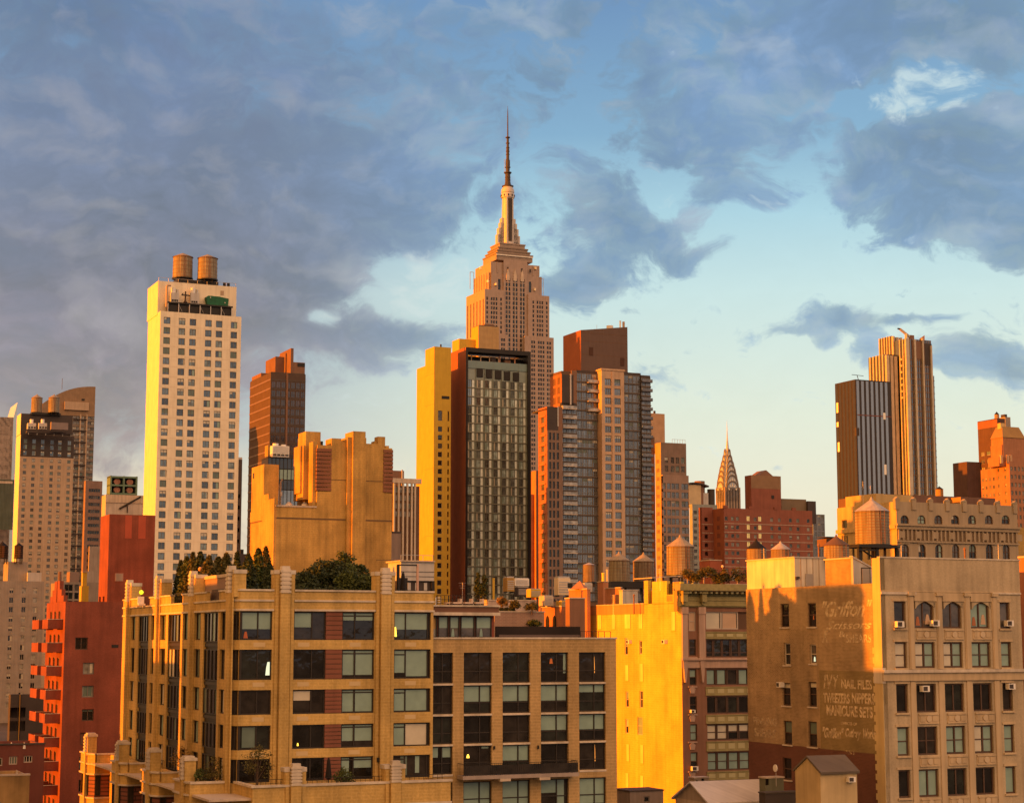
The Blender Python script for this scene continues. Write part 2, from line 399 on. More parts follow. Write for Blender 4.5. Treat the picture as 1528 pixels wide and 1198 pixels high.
# ------------------------------------------------------------------ palette
WHITE = mat('white_render', (.74, .67, .53), streak=.10, var=.06)
YBRICK = mat('yellow_brick', (.50, .34, .115), streak=.18, var=.12, stain=.18, fine=.12, brick=(.9, .3, (.475, .32, .105), (.53, .365, .13)))
YBRICK2 = mat('tan_brick', (.45, .285, .085), streak=.22, var=.14, stain=.24, fine=.12, brick=(1.0, .34, (.435, .275, .08), (.468, .30, .092)))
KBRICK = mat('tan_brick_flat', (.40, .275, .125), streak=.16, var=.12, stain=.14, fine=.10, brick=(.9, .3, (.36, .25, .11), (.45, .31, .145)))
STONE = mat('pale_cast_stone', (.56, .50, .42), streak=.22, var=.10, stain=.15)
LIME = mat('limestone', (.37, .285, .245), streak=.1, var=.08)
OCHRE = mat('ochre_render', (.52, .35, .05), streak=.08, var=.06, rough=.9)
RUST = mat('rust_panel', (.30, .10, .045), streak=.08, var=.08)
RED = mat('red_brick', (.21, .060, .038), streak=.14, var=.14, fine=.12, stain=.16)
REDP = mat('red_brick_panel', (.22, .085, .06), streak=.1, var=.1, brick=(9., .42, (.20, .075, .055), (.06, .03, .025)))
BROWN = mat('brown_panel', (.20, .115, .08), streak=.06, var=.06)
DBROWN = mat('dark_brown_brick', (.13, .075, .05), streak=.1, var=.12)
TAN = mat('tan_panel', (.42, .315, .23), streak=.12, var=.08)
GREY = mat('grey_concrete', (.30, .25, .22), streak=.15, var=.1)
LGREY = mat('light_grey_metal', (.46, .45, .45), streak=.14, var=.08, rough=.6)
DGREY = mat('charcoal_panel', (.055, .045, .045), var=.12, rough=.7)
BLACK = mat('black_metal', (.016, .014, .013), rough=.5, var=.2)
TAR = mat('tar_roof', (.07, .06, .055), var=.25)
GREEN = mat('green_paint', (.30, .265, .125), streak=.18, var=.1)
PINK = mat('pink_stone', (.44, .31, .25), streak=.2, var=.12)
SILVER = mat('silver_cladding', (.50, .46, .43), rough=.5, metal=.1, var=.08)
STEEL = mat('galvanised_steel', (.42, .40, .38), rough=.45, metal=.5, var=.15)
RUSTST = mat('rusty_steel', (.22, .11, .06), rough=.8, var=.3, scale=1.2)
WHITEM = mat('white_metal', (.72, .70, .66), rough=.5, var=.1)
TARP = mat('green_tarpaulin', (.01, .105, .052), rough=.6, var=.25, scale=1.0)
TEAL = mat('green_copper_panel', (.13, .22, .17), var=.15)
CONC = mat('pale_concrete', (.50, .42, .34), streak=.2, var=.1)
DWOOD = mat('dark_wood', (.013, .010, .009), var=.3)
def staves(name, col, dark, rough=.8):
    m = mat(name, col, rough=rough, var=.15, scale=.8)
    nt = m.node_tree; N = nt.nodes; L = nt.links; b = N['Principled BSDF']
    tc = N.new('ShaderNodeTexCoord'); mp = N.new('ShaderNodeMapping'); L.new(tc.outputs['Object'], mp.inputs[0]); mp.inputs['Scale'].default_value = (5, 5, .10)
    n = N.new('ShaderNodeTexNoise'); L.new(mp.outputs[0], n.inputs['Vector']); n.inputs['Scale'].default_value = 1; n.inputs['Detail'].default_value = 3
    r = N.new('ShaderNodeMapRange'); L.new(n.outputs[0], r.inputs[0]); r.inputs[1].default_value = .35; r.inputs[2].default_value = .65; r.inputs[3].default_value = dark; r.inputs[4].default_value = 1.15
    old = b.inputs['Base Color'].links[0].from_socket
    s = N.new('ShaderNodeVectorMath'); s.operation = 'SCALE'; L.new(old, s.inputs[0]); L.new(r.outputs[0], s.inputs['Scale']); L.new(s.outputs[0], b.inputs['Base Color'])
    return m
WOOD = staves('weathered_staves', (.25, .215, .15), .55)
WOOD2 = staves('grey_staves', (.20, .16, .12), .5)
CONE = mat('plywood_cone', (.30, .24, .17), var=.2, scale=1.5)
CONEG = mat('zinc_cone', (.36, .32, .29), var=.2, scale=1.5, rough=.6)
# glass
G_H = [glass('hotel_glass_a', (.05, .08, .10), .05, .5, ior=2.1), glass('hotel_glass_b', (.09, .13, .15), .06, .5, ior=2.1), glass('hotel_glass_c', (.06, .10, .15), .05, 1.0), glass('hotel_glass_d', (.16, .21, .22), .07, .8), glass('hotel_glass_e', (.035, .05, .07), .05, 1.0)]
G_D = [glass('dark_glass_a', (.012, .012, .012), .04, .55), glass('dark_glass_b', (.025, .022, .02), .05, .5), glass('dark_glass_c', (.018, .022, .02), .04, .6)]
G_L = [glass('pale_room_a', (.30, .29, .25), .08, .6), glass('pale_room_b', (.20, .19, .16), .07, .6), glass('dim_room', (.08, .07, .06), .06, .6)]
G_CW = [glass('curtain_glass_a', (.05, .075, .105), .05, .5, ior=2.5), glass('curtain_glass_b', (.09, .12, .16), .06, .5, ior=2.5), glass('curtain_glass_c', (.03, .045, .06), .05, .5, ior=2.3)]
G_GR = [glass('green_glass_a', (.10, .12, .09), .07, .8), glass('green_glass_b', (.14, .155, .125), .07, .8)]
BLINDG = glass('green_blind', (.23, .345, .315), .22, .45, var=.10, wave=.004)
BLINDW = glass('white_blind', (.52, .49, .40), .3, .4, var=.08, wave=.004)
BLINDD = glass('dim_blind', (.12, .17, .15), .2, .45, var=.1, wave=.004)
FR_B = mat('bronze_frame', (.028, .022, .018), rough=.5, var=.1)
FR_W = mat('pale_frame', (.45, .40, .34), rough=.6, var=.1)
FR_G = mat('grey_frame', (.17, .155, .145), rough=.6, var=.1)
FR_BR = mat('brown_frame', (.085, .05, .035), rough=.6, var=.15)
LAMP = mat('lit_lamp', (.9, .7, .2), emis=((1.0, .62, .06), 1.0), var=0)
LAMPG = mat('lit_green_globe', (.8, .9, .1), emis=((.75, .95, .02), .45), var=0)
LITW = mat('lit_room', (.6, .65, .5), emis=((.72, .95, .70), .35), var=.1)
YGL = mat('painted_sun_glint', (.95, .90, .42), rough=.2, metal=.0, var=.05)  # bright yellow base colour stands in for sun glints on the panes
def B_(*a): return a
STY = {
 'hotel': dict(frame=FR_G, glass=G_H, fw=.13, mx=(.5,), blind=[0, 0, (.35, BLINDW, (0, .5)), (.45, BLINDW), 0, (.95, BLINDD), 0, (.3, BLINDW), 0, (.95, BLINDG, (.5, 1)), 0, (.7, BLINDD), (.95, BLINDW, (.75, 1))], prot=.1),
 'res': dict(frame=FR_G, glass=G_L, fw=.16, mx=(.5,), blind=[0, (.5, BLINDW), 0, 0, (.8, BLINDD), 0, 0], prot=.1),
 'resb': dict(frame=FR_W, glass=[G_D[0], G_D[1], G_L[0]], fw=.1, mx=(.5,), prot=.1, blind=[0, (.5, BLINDW), 0, (.6, BLINDW, (.5, 1)), (.4, BLINDW), 0, (.95, BLINDW, (.5, 1)), 0]),
 'plain': dict(frame=FR_G, glass=G_D + G_L[2:], fw=.12, prot=.1),
 'dark': dict(frame=FR_BR, glass=G_D, fw=0),
 'esb': dict(frame=FR_G, glass=[G_D[1], G_D[2], G_L[2], G_D[0]], fw=0),
 'cw': dict(frame=FR_G, glass=G_CW, fw=.14, mx=(.33, .66), mz=(.3,), prot=.12, blind=[0, 0, (.5, BLINDD), 0, (.35, BLINDW), 0, 0]),
 'gh': dict(frame=FR_B, glass=G_GR, fw=.08, mx=(.42,), prot=.1),
 'near': dict(frame=FR_B, glass=G_D, fw=.16, mx=(.5,), mz=(), prot=.10),
 'k': dict(frame=FR_B, glass=G_D, fw=.10, mx=(.6,), mz=(.4,), prot=.10),
 'kd': dict(frame=FR_B, glass=G_D, fw=.10, mx=(.6,), prot=.10),
 'slot': dict(frame=FR_B, glass=[G_D[1], G_L[2], G_D[0], G_L[1]], fw=.12, mx=(.6,), prot=.08, blind=[0, (.95, BLINDD, (.15, .6)), 0, (.7, BLINDW, (.3, .65)), 0]),
 'sash': dict(frame=FR_W, glass=[G_D[0], G_D[1], G_L[2]], fw=.12, mz=(.5,), prot=.10, blind=[0, (.45, BLINDG), 0, (.95, BLINDG), (.5, BLINDW), 0, 0]),
 'loft': dict(frame=FR_BR, glass=[G_D[0], G_D[1], G_L[2]], fw=.16, mx=(.5,), mz=(.52,), prot=.12, blind=[0, (.95, BLINDG), 0, (.5, BLINDW, (0, .5)), (.9, BLINDG, (.5, 1)), 0, (.45, BLINDD), 0]),
 'loft1': dict(frame=FR_BR, glass=[G_D[0], G_D[1], G_L[2]], fw=.16, mz=(.5,), prot=.12, blind=[0, (.95, BLINDG), 0, (.5, BLINDW), 0]),
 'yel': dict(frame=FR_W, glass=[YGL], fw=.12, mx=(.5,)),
 'blank': dict(frame=FR_G, glass=[mat('bricked_up', (.34, .2, .1))], fw=0),
 'brickup': dict(frame=OCHRE, glass=[mat('rendered_infill', (.72, .60, .18), streak=.2)], fw=0),
}

# ------------------------------------------------------------------ shared builders
def shell(b, x0, x1, y0, y1, z0, z1, m, opsF=(), opsL=(), opsR=(), rec=.25, part='wall', roof=TAR, par=.8, rev=None):
    w = b.p(part)
    w.facade('F', y0, x0, x1, z0, z1, opsF, rec, m, rev); w.facade('L', x0, y0, y1, z0, z1, opsL, rec, m, rev); w.facade('R', x1, y0, y1, z0, z1, opsR, rec, m, rev)
    w.quad((x0, y1, z0), (x1, y1, z0), (x1, y1, z1), (x0, y1, z1), m)
    t = .3
    for q in ((x0, x0+t, y0, y1), (x1-t, x1, y0, y1)): w.quad((q[0], q[2], z1), (q[1], q[2], z1), (q[1], q[3], z1), (q[0], q[3], z1), m)
    for q in ((x0+t, x1-t, y0, y0+t), (x0+t, x1-t, y1-t, y1)): w.quad((q[0], q[2], z1), (q[1], q[2], z1), (q[1], q[3], z1), (q[0], q[3], z1), m)
    zi = z1 - par
    w.quad((x0+t, y0+t, zi), (x1-t, y0+t, zi), (x1-t, y0+t, z1), (x0+t, y0+t, z1), m); w.quad((x0+t, y1-t, zi), (x1-t, y1-t, zi), (x1-t, y1-t, z1), (x0+t, y1-t, z1), m)
    w.quad((x0+t, y0+t, zi), (x0+t, y1-t, zi), (x0+t, y1-t, z1), (x0+t, y0+t, z1), m); w.quad((x1-t, y0+t, zi), (x1-t, y1-t, zi), (x1-t, y1-t, z1), (x1-t, y0+t, z1), m)
    b.p('roof').quad((x0+t, y0+t, zi), (x1-t, y0+t, zi), (x1-t, y1-t, zi), (x0+t, y1-t, zi), roof)
def water_tank(u, v, Y, rpx, hpx, label, coneh=.42, wood=WOOD, cone=CONE, stand=1.2, group='rooftop water tanks', finial=True, cyl=True, hoops=7):
    """a wooden roof tank; u, v is the middle of the barrel's foot in the picture, sizes in picture pixels"""
    p = pt(u, v, Y); k = Y / FPX; r, h = rpx * k, hpx * k
    e = empty('water_tank', label, 'water tank', (p.x, p.y, p.z - stand), 0, group)
    m = MB(); m.cyl(0, 0, stand, stand + h, r, r * .97, wood, 24)
    for i in range(hoops):
        z = stand + h * (.05 + .9 * (i / max(1, hoops - 1)) ** 1.15); m.cyl(0, 0, z, z + max(.05, h * .012), r * 1.012, r * 1.012, RUSTST, 24, cap=False)
    m.obj('barrel', e)
    m = MB(); m.cyl(0, 0, stand + h, stand + h + r * coneh * 1.5, r * 1.06, .05, cone, 24); m.obj('roof', e)
    if finial: m = MB(); m.cyl(0, 0, stand + h + r * coneh * 1.38, stand + h + r * coneh * 1.75, r * .12, r * .03, cone, 8); m.obj('hatch', e)
    m = MB()
    for i in range(6):
        t = math.pi / 3 * i + .3; m.box(r*.8*math.cos(t)-.12, r*.8*math.cos(t)+.12, r*.8*math.sin(t)-.12, r*.8*math.sin(t)+.12, 0, stand-.3, BLACK)
    m.cyl(0, 0, stand - .3, stand, r * 1.08, r * 1.08, BLACK, 16); m.obj('stand', e)
    m = MB(); a = -1.15; x, y = r*1.06*math.cos(a), r*1.06*math.sin(a)
    for q in (-.22, .22): m.bar((x + q, y, stand), (x + q, y, stand + h * 1.02), .035, RUSTST, 4)
    for i in range(int(h / .45)): m.bar((x - .22, y, stand + .3 + i*.45), (x + .22, y, stand + .3 + i*.45), .025, RUSTST, 4)
    m.obj('ladder', e)
    return e
def small(name, label, cat, u, v, Y, th=TH, group=None):
    """a free-standing thing whose foot is at picture point u, v"""
    p = pt(u, v, Y); return empty(name, label, cat, (p.x, p.y, p.z), th, group), Y / FPX

# ------------------------------------------------------------------ ground
g = MB(); n = 24; ext = 9000.
for i in range(n):
    for j in range(n):
        x0, y0 = -ext + 2*ext*i/n, -ext + 2*ext*j/n; x1, y1 = x0 + 2*ext/n, y0 + 2*ext/n
        g.quad((x0, y0, 0), (x1, y0, 0), (x1, y1, 0), (x0, y1, 0), mat('asphalt', (.06, .055, .05), var=.3, scale=.05))
tag(g.obj('ground'), 'dark city ground between the buildings', 'ground', kind='structure')

# ================================================================== far left
b = Bld('glass_office_tower', 'pale grey glass tower with a slanted sharp top at the far left edge', 'tower', 20, 612, 700)
W, D, T = 20., 22., b.top
# the glass edge blade, and a banded body left of it
xr = b.fx(19.5, v=640); xl = b.fx(-60, v=640)
cols = lerp(xl + 2, xr - 2, 9); zs = [T - 8 - 3.4*i for i in range(44)]
ops = b.grid('F', 0, cols, zs, (xr - xl) / 9 * .86, 1.5, 'cw', rec=.15)
b.p('wall').facade('F', 0, xl, xr, 0, T - 3, ops, .15, GREY)
b.p('wall').prism([(xl, 0), (xr, 0), (xr, 20), (xl, 20)], 0, lambda x, y: T - 3.2 + (x - xl) * .02, GREY)
xe = b.fx(26.5, v=640)
b.p('glass_fin').prism([(xr, 0), (xe, 3), (xe, 20), (xr, 20)], 0, lambda x, y: T - 3 + (6.5 if x > xr + .1 else 0), mat('pale_blue_glass', (.52, .62, .60), rough=.3, var=.05))
b.done()
e, k = small('construction_banner', 'dark green scaffold netting hung low on the grey glass tower', 'netting', 0, 790, 690)
m = MB(); m.box(-14, 4.6, -.3, 0, 0, 75*k, mat('green_netting', (.085, .105, .085), streak=.25, var=.2)); m.obj('netting', e)
m = MB(); m.box(-2, 4.0, -.36, -.31, 69*k, 72.5*k, CONC); m.obj('title_strip', e)

b = Bld('curved_roof_tower', 'brown apartment tower with a long curved crown behind twin water tanks', 'tower', 62, 640, 950)
W = b.fx(140.5, v=640); z0 = b.fz(612, 110); zt = b.fz(577, 140)
x1 = b.fx(108, v=620)
cols = [b.fx(u, v=640) for u in (70, 78, 86, 94, 102, 111, 116.5, 123, 133, 137.5)]; zs = [z0 - 4.5 - 3.05*i for i in range(70)]
ops = b.grid('F', 0, cols, zs, 1.9, 1.7, 'res', rec=.4)
shell(b, 0, W, 0, 22, 0, z0, mat('taupe_grid', (.175, .15, .135), var=.15), ops, rec=.4)
for u in (119.5, 129): x = b.fx(u, v=640); b.p('pier').box(x-.35, x+.35, -.5, 0, 0, z0 - 2, TAN)
for i in range(35): b.p('balcony').box(b.fx(108.5, v=640), b.fx(128.5, v=640), -1.0, 0, z0 - 5 - 6.1*i, z0 - 4.6 - 6.1*i, DGREY)
pts = [(W, z0 - 3), (W, zt)]
for i in range(13):
    t = i / 12; pts.append((W * (1 - t), zt - (zt - z0 + 4) * t ** 2.2 * .62))
pts += [(0, z0 - 3)]
b.p('crown').prof('F', pts, -.3, 12, mat('bronze_crown', (.25, .17, .11), streak=.08))
b.p('crown').box(b.fx(96, v=600), b.fx(132, v=600), -1.5, -.3, b.fz(612, 110), b.fz(600, 110), TAN)
b.p('vent').box(b.fx(121.5, v=596), b.fx(126, v=596), -.5, -.3, b.fz(598, 124), b.fz(595, 124), BLACK)
b.p('aerial').bar((b.fx(94, v=580), 3, zt - 2), (b.fx(94, v=580), 3, zt + 4), .12, BLACK)
b.done()

b = Bld('tan_hotel_tower', 'slim tan hotel tower with a charcoal top band and a glowing yellow side', 'tower', 31, 648, 870)
W = b.fx(111, v=648); D = b.ly(20, v=690); T = b.top; zb = b.fz(682, 60)
cu = (37.5, 50.5, 63.5, 77.5, 89.2, 103.3); cols = [b.fx(u, v=672) for u in cu]
zt = [b.fz(v, 63) for v in (662.5, 670.8, 680.)]; p_ = (b.fz(690, 60) - b.fz(862, 56)) / 18.6
ops = b.grid('F', 0, cols, zt, 1.75, 2.2, 'hotel', rec=.2)
w = b.p('wall'); w.facade('F', 0, 0, W, zb, T, ops, .2, DGREY)
zs = [b.fz(690, 60) - p_ * i for i in range(40)]; zs = [z for z in zs if z > 20]
wd = [1.6] * 6
ops2 = b.grid('F', 0, cols, zs, wd, 1.7, 'res', rec=.2)
w.facade('F', 0, 0, W, 0, zb, ops2, .2, TAN)
w.prism([(0, .5), (W, .5), (W, D), (0, D)], 0, T, WHITE)
w.box(-.05, 0, .02, D, 0, T, WHITE)
b.p('roof').box(0, W, 0, D, T, T + .3, TAR)
x0, x1, z1 = b.fx(31, 5, 632), b.fx(108, 5, 632), b.fz(618, 60, 5)
b.p('penthouse').box(x0, x1, 5, D - 2, T, z1, DGREY); b.p('penthouse').box(x0 - .05, x0, 5.02, D - 2, T, z1, WHITE)
b.done()
p = b.l2w
for (u, lab) in ((54.5, 'orange lit roof tank at left above the slim tan hotel tower'), (80, 'shaded brown roof tank at right above the slim tan hotel tower')):
    water_tank(u, 615.5, 880, 8.2, 22, lab, cyl=True)
e, k = small('tank_platform', 'dark steel deck under the twin tanks of the slim tan hotel tower', 'platform', 46, 618, 878); m = MB(); m.box(0, 43*k, -2.5, 3, -.4, .8, BLACK); m.obj('deck', e); m = MB(); [m.box(x*k, x*k+.3, -1, -.7, -12, 0, BLACK) for x in (2, 20, 40)]; m.obj('leg', e)
for (u, lab) in ((47.5, 'left white cooling unit on the deck of the slim tan hotel tower'), (64, 'right white cooling unit on the deck of the slim tan hotel tower')):
    e, k = small('cooling_unit', lab, 'cooling unit', u, 640, 866, group='cooling units on tower decks'); m = MB(); m.box(-6*k, 6*k, 0, 3, 0, 9*k, LGREY); m.obj('casing', e); m = MB(); m.cyl(0, 1.5, 9*k, 15*k, 2.6*k, 2.6*k, WHITEM, 12); m.obj('fan_stack', e); m = MB(); [m.box((-5+4*i)*k, (-2.4+4*i)*k, -.12, 0, 1.2*k, 3.5*k, BLACK) for i in range(3)]; m.obj('grille', e)
e, k = small('roof_cabinet', 'plain grey equipment cabinet on the deck of the slim tan hotel tower', 'cabinet', 89, 641, 866); m = MB(); m.box(-12.5*k, 12.5*k, 0, 3, 0, 11*k, mat('mauve_metal', (.22, .18, .18))); m.obj('casing', e); m = MB(); m.box(-12.7*k, 12.7*k, -.1, 3.1, 11*k, 11.6*k, DGREY); m.obj('lid', e)
e, k = small('equipment_deck', 'charcoal steel deck along the front of the slim tan hotel tower', 'platform', 40, 642.5, 865); m = MB(); m.box(0, 68*k, -1, 3, -1.0, 0, DGREY); m.obj('deck', e); m = MB(); [m.box((2+12.6*i)*k, (2.6+12.6*i)*k, -.9, -.7, -6*k, -1.0, STEEL) for i in range(6)]; m.obj('legs', e)

b = Bld('beige_loft_block', 'long beige loft block with columns of small windows at lower left', 'building', -30, 866, 580)
W = b.fx(66, v=866); T = b.top; p_ = 14.05 * 580 / FPX
cols = [b.fx(u, v=880) for u in (-20, -2, 17.3, 36, 53)]; zs = [b.fz(885.5, 36) - p_ * i for i in range(22)]
ops = b.grid('F', 0, cols, [z for z in zs if z > 3], 1.35, 1.8, 'resb', rec=.3)
shell(b, 0, W, 0, 26, 0, T, mat('beige_concrete', (.30, .265, .24), streak=.12), ops, rec=.3)
x0, x1 = b.fx(12, 6, 850), b.fx(41, 6, 850)
b.p('penthouse').box(x0, x1, 6, 16, T, b.fz(838, 26, 6), mat('beige_concrete', (.30, .265, .24)))
x0, x1 = b.fx(41.5, 4, 855), b.fx(62, 4, 855)
b.p('roof_cabin').box(x0, x1, 4, 9, T, b.fz(854, 50, 4), LGREY)
b.done()
for (u, lab) in ((3, 'squat black roof tank at the left picture edge above the beige block'), (27.5, 'black roof tank with pointed lid above the beige block penthouse')):
    water_tank(u, 832, 590, 6.4 if u > 9 else 8.5, 17, lab, wood=DWOOD, cone=DWOOD, coneh=.55, stand=2.)

b = Bld('pink_brick_tower', 'slim pinkish brick tower seen just right of the curved roof tower', 'tower', 128, 717, 800)
W = b.fx(153, v=717); zs = [b.top - 5 - 3.1*i for i in range(30)]
ops = b.grid('F', 0, lerp(2, W - 1.5, 5), zs, 1.2, 1.5, 'plain'); shell(b, 0, W, 0, 4, 0, b.top, mat('mauve_brick', (.22, .15, .13), streak=.1), ops)
b.p('wing').box(W, b.fx(159, v=740), 1, 4, 0, b.fz(738, 158), mat('mauve_brick', (.22, .15, .13)))
b.p('rear_block').box(b.fx(134, -2, 800), b.fx(151, -2, 800), -2, -.02, 0, b.fz(815, 140, -2), GREY)
b.done()
b = Bld('white_plant_building', 'low white plant building carrying a green cooling tower', 'building', 158, 738, 640)
W = b.fx(219, v=750); shell(b, 0, W, 0, 7, 0, b.top, mat('white_wall', (.46, .41, .37), streak=.15), rec=.1)
b.p('cornice').box(-.1, W + .1, -.3, 0, b.fz(750, 180), b.top + .1, CONC)
m = b.p('stair'); m.bar((b.fx(178, -.4, 760), -.4, b.fz(759, 178)), (b.fx(210, -.4, 742), -.4, b.fz(741, 210)), .35, BLACK); m.bar((b.fx(190, -.4, 752), -.4, b.fz(751, 190)), (b.fx(190, -.4, 765), -.4, b.fz(765, 190)), .2, BLACK)
b.done()
e, k = small('cooling_tower', 'green framed cooling tower with four round rusty fans', 'cooling tower', 184.5, 738, 646)
m = MB(); h = 28*k
for x in (-20.5*k, -1.2*k, 18*k): m.box(x, x + 2.4*k, 0, 6, 0, h, TEAL)
for z in (0, 12.6*k, 25*k): m.box(-20.5*k, 20.4*k, -.05, 6, z, z + 2.6*k, TEAL)
m.obj('frame', e)
for x in (-9.5*k, 9.5*k):
    for z in (7.3*k, 19.5*k):
        q = MB(); q.prof('F', [(x + 5*k*math.cos(t*.5236), z + 4.4*k*math.sin(t*.5236)) for t in range(12)], .8, 3, mat('fan_rust', (.30, .16, .12), var=.25, scale=1)); q.obj('fan', e)
m = MB(); m.box(-20*k, 20*k, 3, 5.5, 0, h - .2, DGREY); m.obj('casing', e)

# ================================================================== hotel tower
b = Bld('hotel_tower', 'tall cream hotel tower with square windows and a bright yellow side', 'tower', 239.5, 464, 520)
W, D, T = b.fx(360.3, v=469), b.ly(221.3, v=470), b.top
cols = [b.fx(u, v=482) for u in (249.2, 271.7, 287.9, 311.2, 327.1, 349.3)]; zs = lerp(b.fz(483.3, 249), b.fz(866, 241), 26)
zs += [zs[-1] - (zs[0] - zs[25]) / 25 * i for i in range(1, 6)]
ops = b.grid('F', 0, cols, zs, 1.95, 2.0, 'hotel', rec=.22)
shell(b, 0, W, 0, D, 0, T, WHITE, ops, rec=.22, par=.6)
for z in zs[::1]: b.p('joint').box(.02, W - .02, -.012, 0, z - .62, z - .57, mat('render_joint', (.55, .44, .34)))
ys = 3.4; x0, x1, zt = b.fx(236, ys, 425), b.fx(353, ys, 430), b.fz(419, 236, ys)
b.p('penthouse').box(x0, x1, ys, D + 1, T - .5, zt, WHITE)
m = b.p('railing')
for x in lerp(x0 + .2, x1 - .2, 9): m.bar((x, ys + .3, zt), (x, ys + .3, zt + 1.1), .05, STEEL)
m.bar((x0, ys + .3, zt + 1.1), (x1, ys + .3, zt + 1.1), .05, STEEL)
b.p('door').box(b.fx(329, ys, 438), b.fx(334, ys, 438), ys - .06, ys, b.fz(441, 331, ys), b.fz(434, 331, ys), TAN)
b.p('roof_vent').cyl(b.fx(335, ys + 2, 420), ys + 2, zt, zt + 1.4, .45, .45, BLACK, 10)
b.p('roof_vent').cyl(b.fx(341, ys + 2, 420), ys + 2, zt, zt + 1.4, .45, .45, BLACK, 10)
b.done()
def on_roof(b, name, label, cat, x, y, z, group=None):
    p = b.l2w(x, y, z); return empty(name, label, cat, p, b.th, group)
zd = b.fz(454, 290, 1.5); xa, xb = b.fx(250, .6, 455), b.fx(347, .6, 457)
e = on_roof(b, 'equipment_deck', 'dark steel deck jutting from the top of the cream hotel tower', 'platform', xa, .3, T)
m = MB(); m.box(0, xb - xa, 0, 2.9, zd - T - .45, zd - T, BLACK); m.obj('deck', e)
m = MB()
for i in range(7):
    x = (xb - xa) * i / 6 * .98; m.box(x, x + .22, .05, .27, 0, zd - T - .45, STEEL)
    if i % 2: m.bar((x, .15, zd - T - .5), (x + 1.2, .15, .3), .07, STEEL)
m.obj('legs', e)
m = MB(); m.box(.3, xb - xa - .3, .6, 2.8, .05, zd - T - .5, BLACK); m.obj('duct', e)
k = 520 / FPX
for (u, w_, h_, lab) in ((261, 6, 15, 'left cooling unit with a bright white stack on the cream hotel tower'), (290.5, 6.6, 17, 'right cooling unit with a bright white stack on the cream hotel tower')):
    e = on_roof(b, 'cooling_unit', lab, 'cooling unit', b.fx(u, 1.2, 445), .9, zd, 'cooling units on tower decks')
    m = MB(); m.box(-w_*k, w_*k, 0, 1.8, 0, h_*k, LGREY); m.obj('casing', e)
    m = MB(); m.cyl(-2*k, .9, h_*k, (h_ + 8)*k, 3.6*k, 3.6*k, WHITEM, 16); m.cyl(4*k, .9, h_*k, (h_ + 6)*k, 2*k, 2*k, STEEL, 10); m.obj('fan_stack', e)
    m = MB(); [m.box((-w_ + 1.2 + 3.4*i)*k, (-w_ + 3.8 + 3.4*i)*k, -.06, 0, 1.5*k, 4.5*k, BLACK) for i in range(3)]; m.obj('grille', e)
e = on_roof(b, 'pipe_stand', 'tan riser pipe with elbow beside the left cooling unit of the hotel tower', 'pipe', b.fx(249, 1, 440), 1.2, zd); m = MB(); m.cyl(0, 0, -1.5, 25*k, .32, .32, TAN, 10); m.bar((0, 0, 25*k), (6*k, 0, 26*k), .3, TAN, 8); m.obj('pipe', e)
e = on_roof(b, 'pipe_cross', 'black valve stand shaped like a cross between two cooling units', 'pipe', b.fx(276.5, .7, 450), .7, zd); m = MB(); m.cyl(0, 0, 0, 18*k, .28, .22, BLACK, 8); m.bar((-6*k, 0, 12*k), (7*k, 0, 12*k), .2, BLACK); m.bar((-3*k, 0, 15*k), (-6*k, 0, 12*k), .15, BLACK); m.cyl(0, 0, 0, 3*k, .7, .4, BLACK, 8); m.obj('pipe', e)
e = on_roof(b, 'tarp_covered_unit', 'rooftop machine wrapped in a dark green tarpaulin on the hotel deck', 'machine', b.fx(308, 1, 450), .9, zd)
m = MB(); m.prof('F', [(2*k, 0), (34*k, 0), (35*k, 12*k), (20*k, 14.2*k), (3*k, 14.5*k), (-1*k, 12*k)], 0, 1.9, TARP); m.obj('tarpaulin', e)
m = MB(); m.cyl(6*k, -.05, 11*k, 12.5*k, .14, .14, WHITEM, 8); m.cyl(29*k, -.05, 4.5*k, 6*k, .14, .14, WHITEM, 8); m.obj('grommets', e)
for (u, v, hp, lab) in ((272.3, 415.5, 32.5, 'sunlit cedar water tank at left on top of the cream hotel tower'), (309.3, 417.5, 32.5, 'shaded cedar water tank at right on top of the cream hotel tower')):
    water_tank(u, v, 531, 15.0, hp, lab, coneh=.30, finial=False, hoops=6)
e, k = small('tank_platform', 'black steel platform under the two cedar tanks of the cream hotel tower', 'platform', 263, 421.5, 527); m = MB(); m.box(0, 64*k, -1, 6, 0, 5*k, BLACK); m.obj('beam', e); m = MB(); [m.box(x*k, x*k + .25, -.9, -.6, -6*k, 0, BLACK) for x in (3, 22, 44, 60)]; m.obj('legs', e)
b = Bld('dark_slab_tower', 'thin dark slab just visible behind the right edge of the hotel', 'tower', 345, 685, 640); W = b.fx(361.5, v=690); shell(b, 0, W, 0, 14, 0, b.top, DGREY, [(W - 1, z, .8, 1.4) for z in range(20, 80, 4)]); b.p('roof_rail').box(0, W, .1, .2, b.top, b.top + .8, STEEL); b.done()
b = Bld('far_low_rooftop', 'dark low roof behind the evergreens at the foot of the hotel', 'building', 352, 826, 560); shell(b, 0, b.fx(420, v=830), 0, 20, 0, b.top, DGREY); b.p('chimney').box(2, 3, 2, 3, b.top - 1, b.top + 1.5, BLACK); b.done()

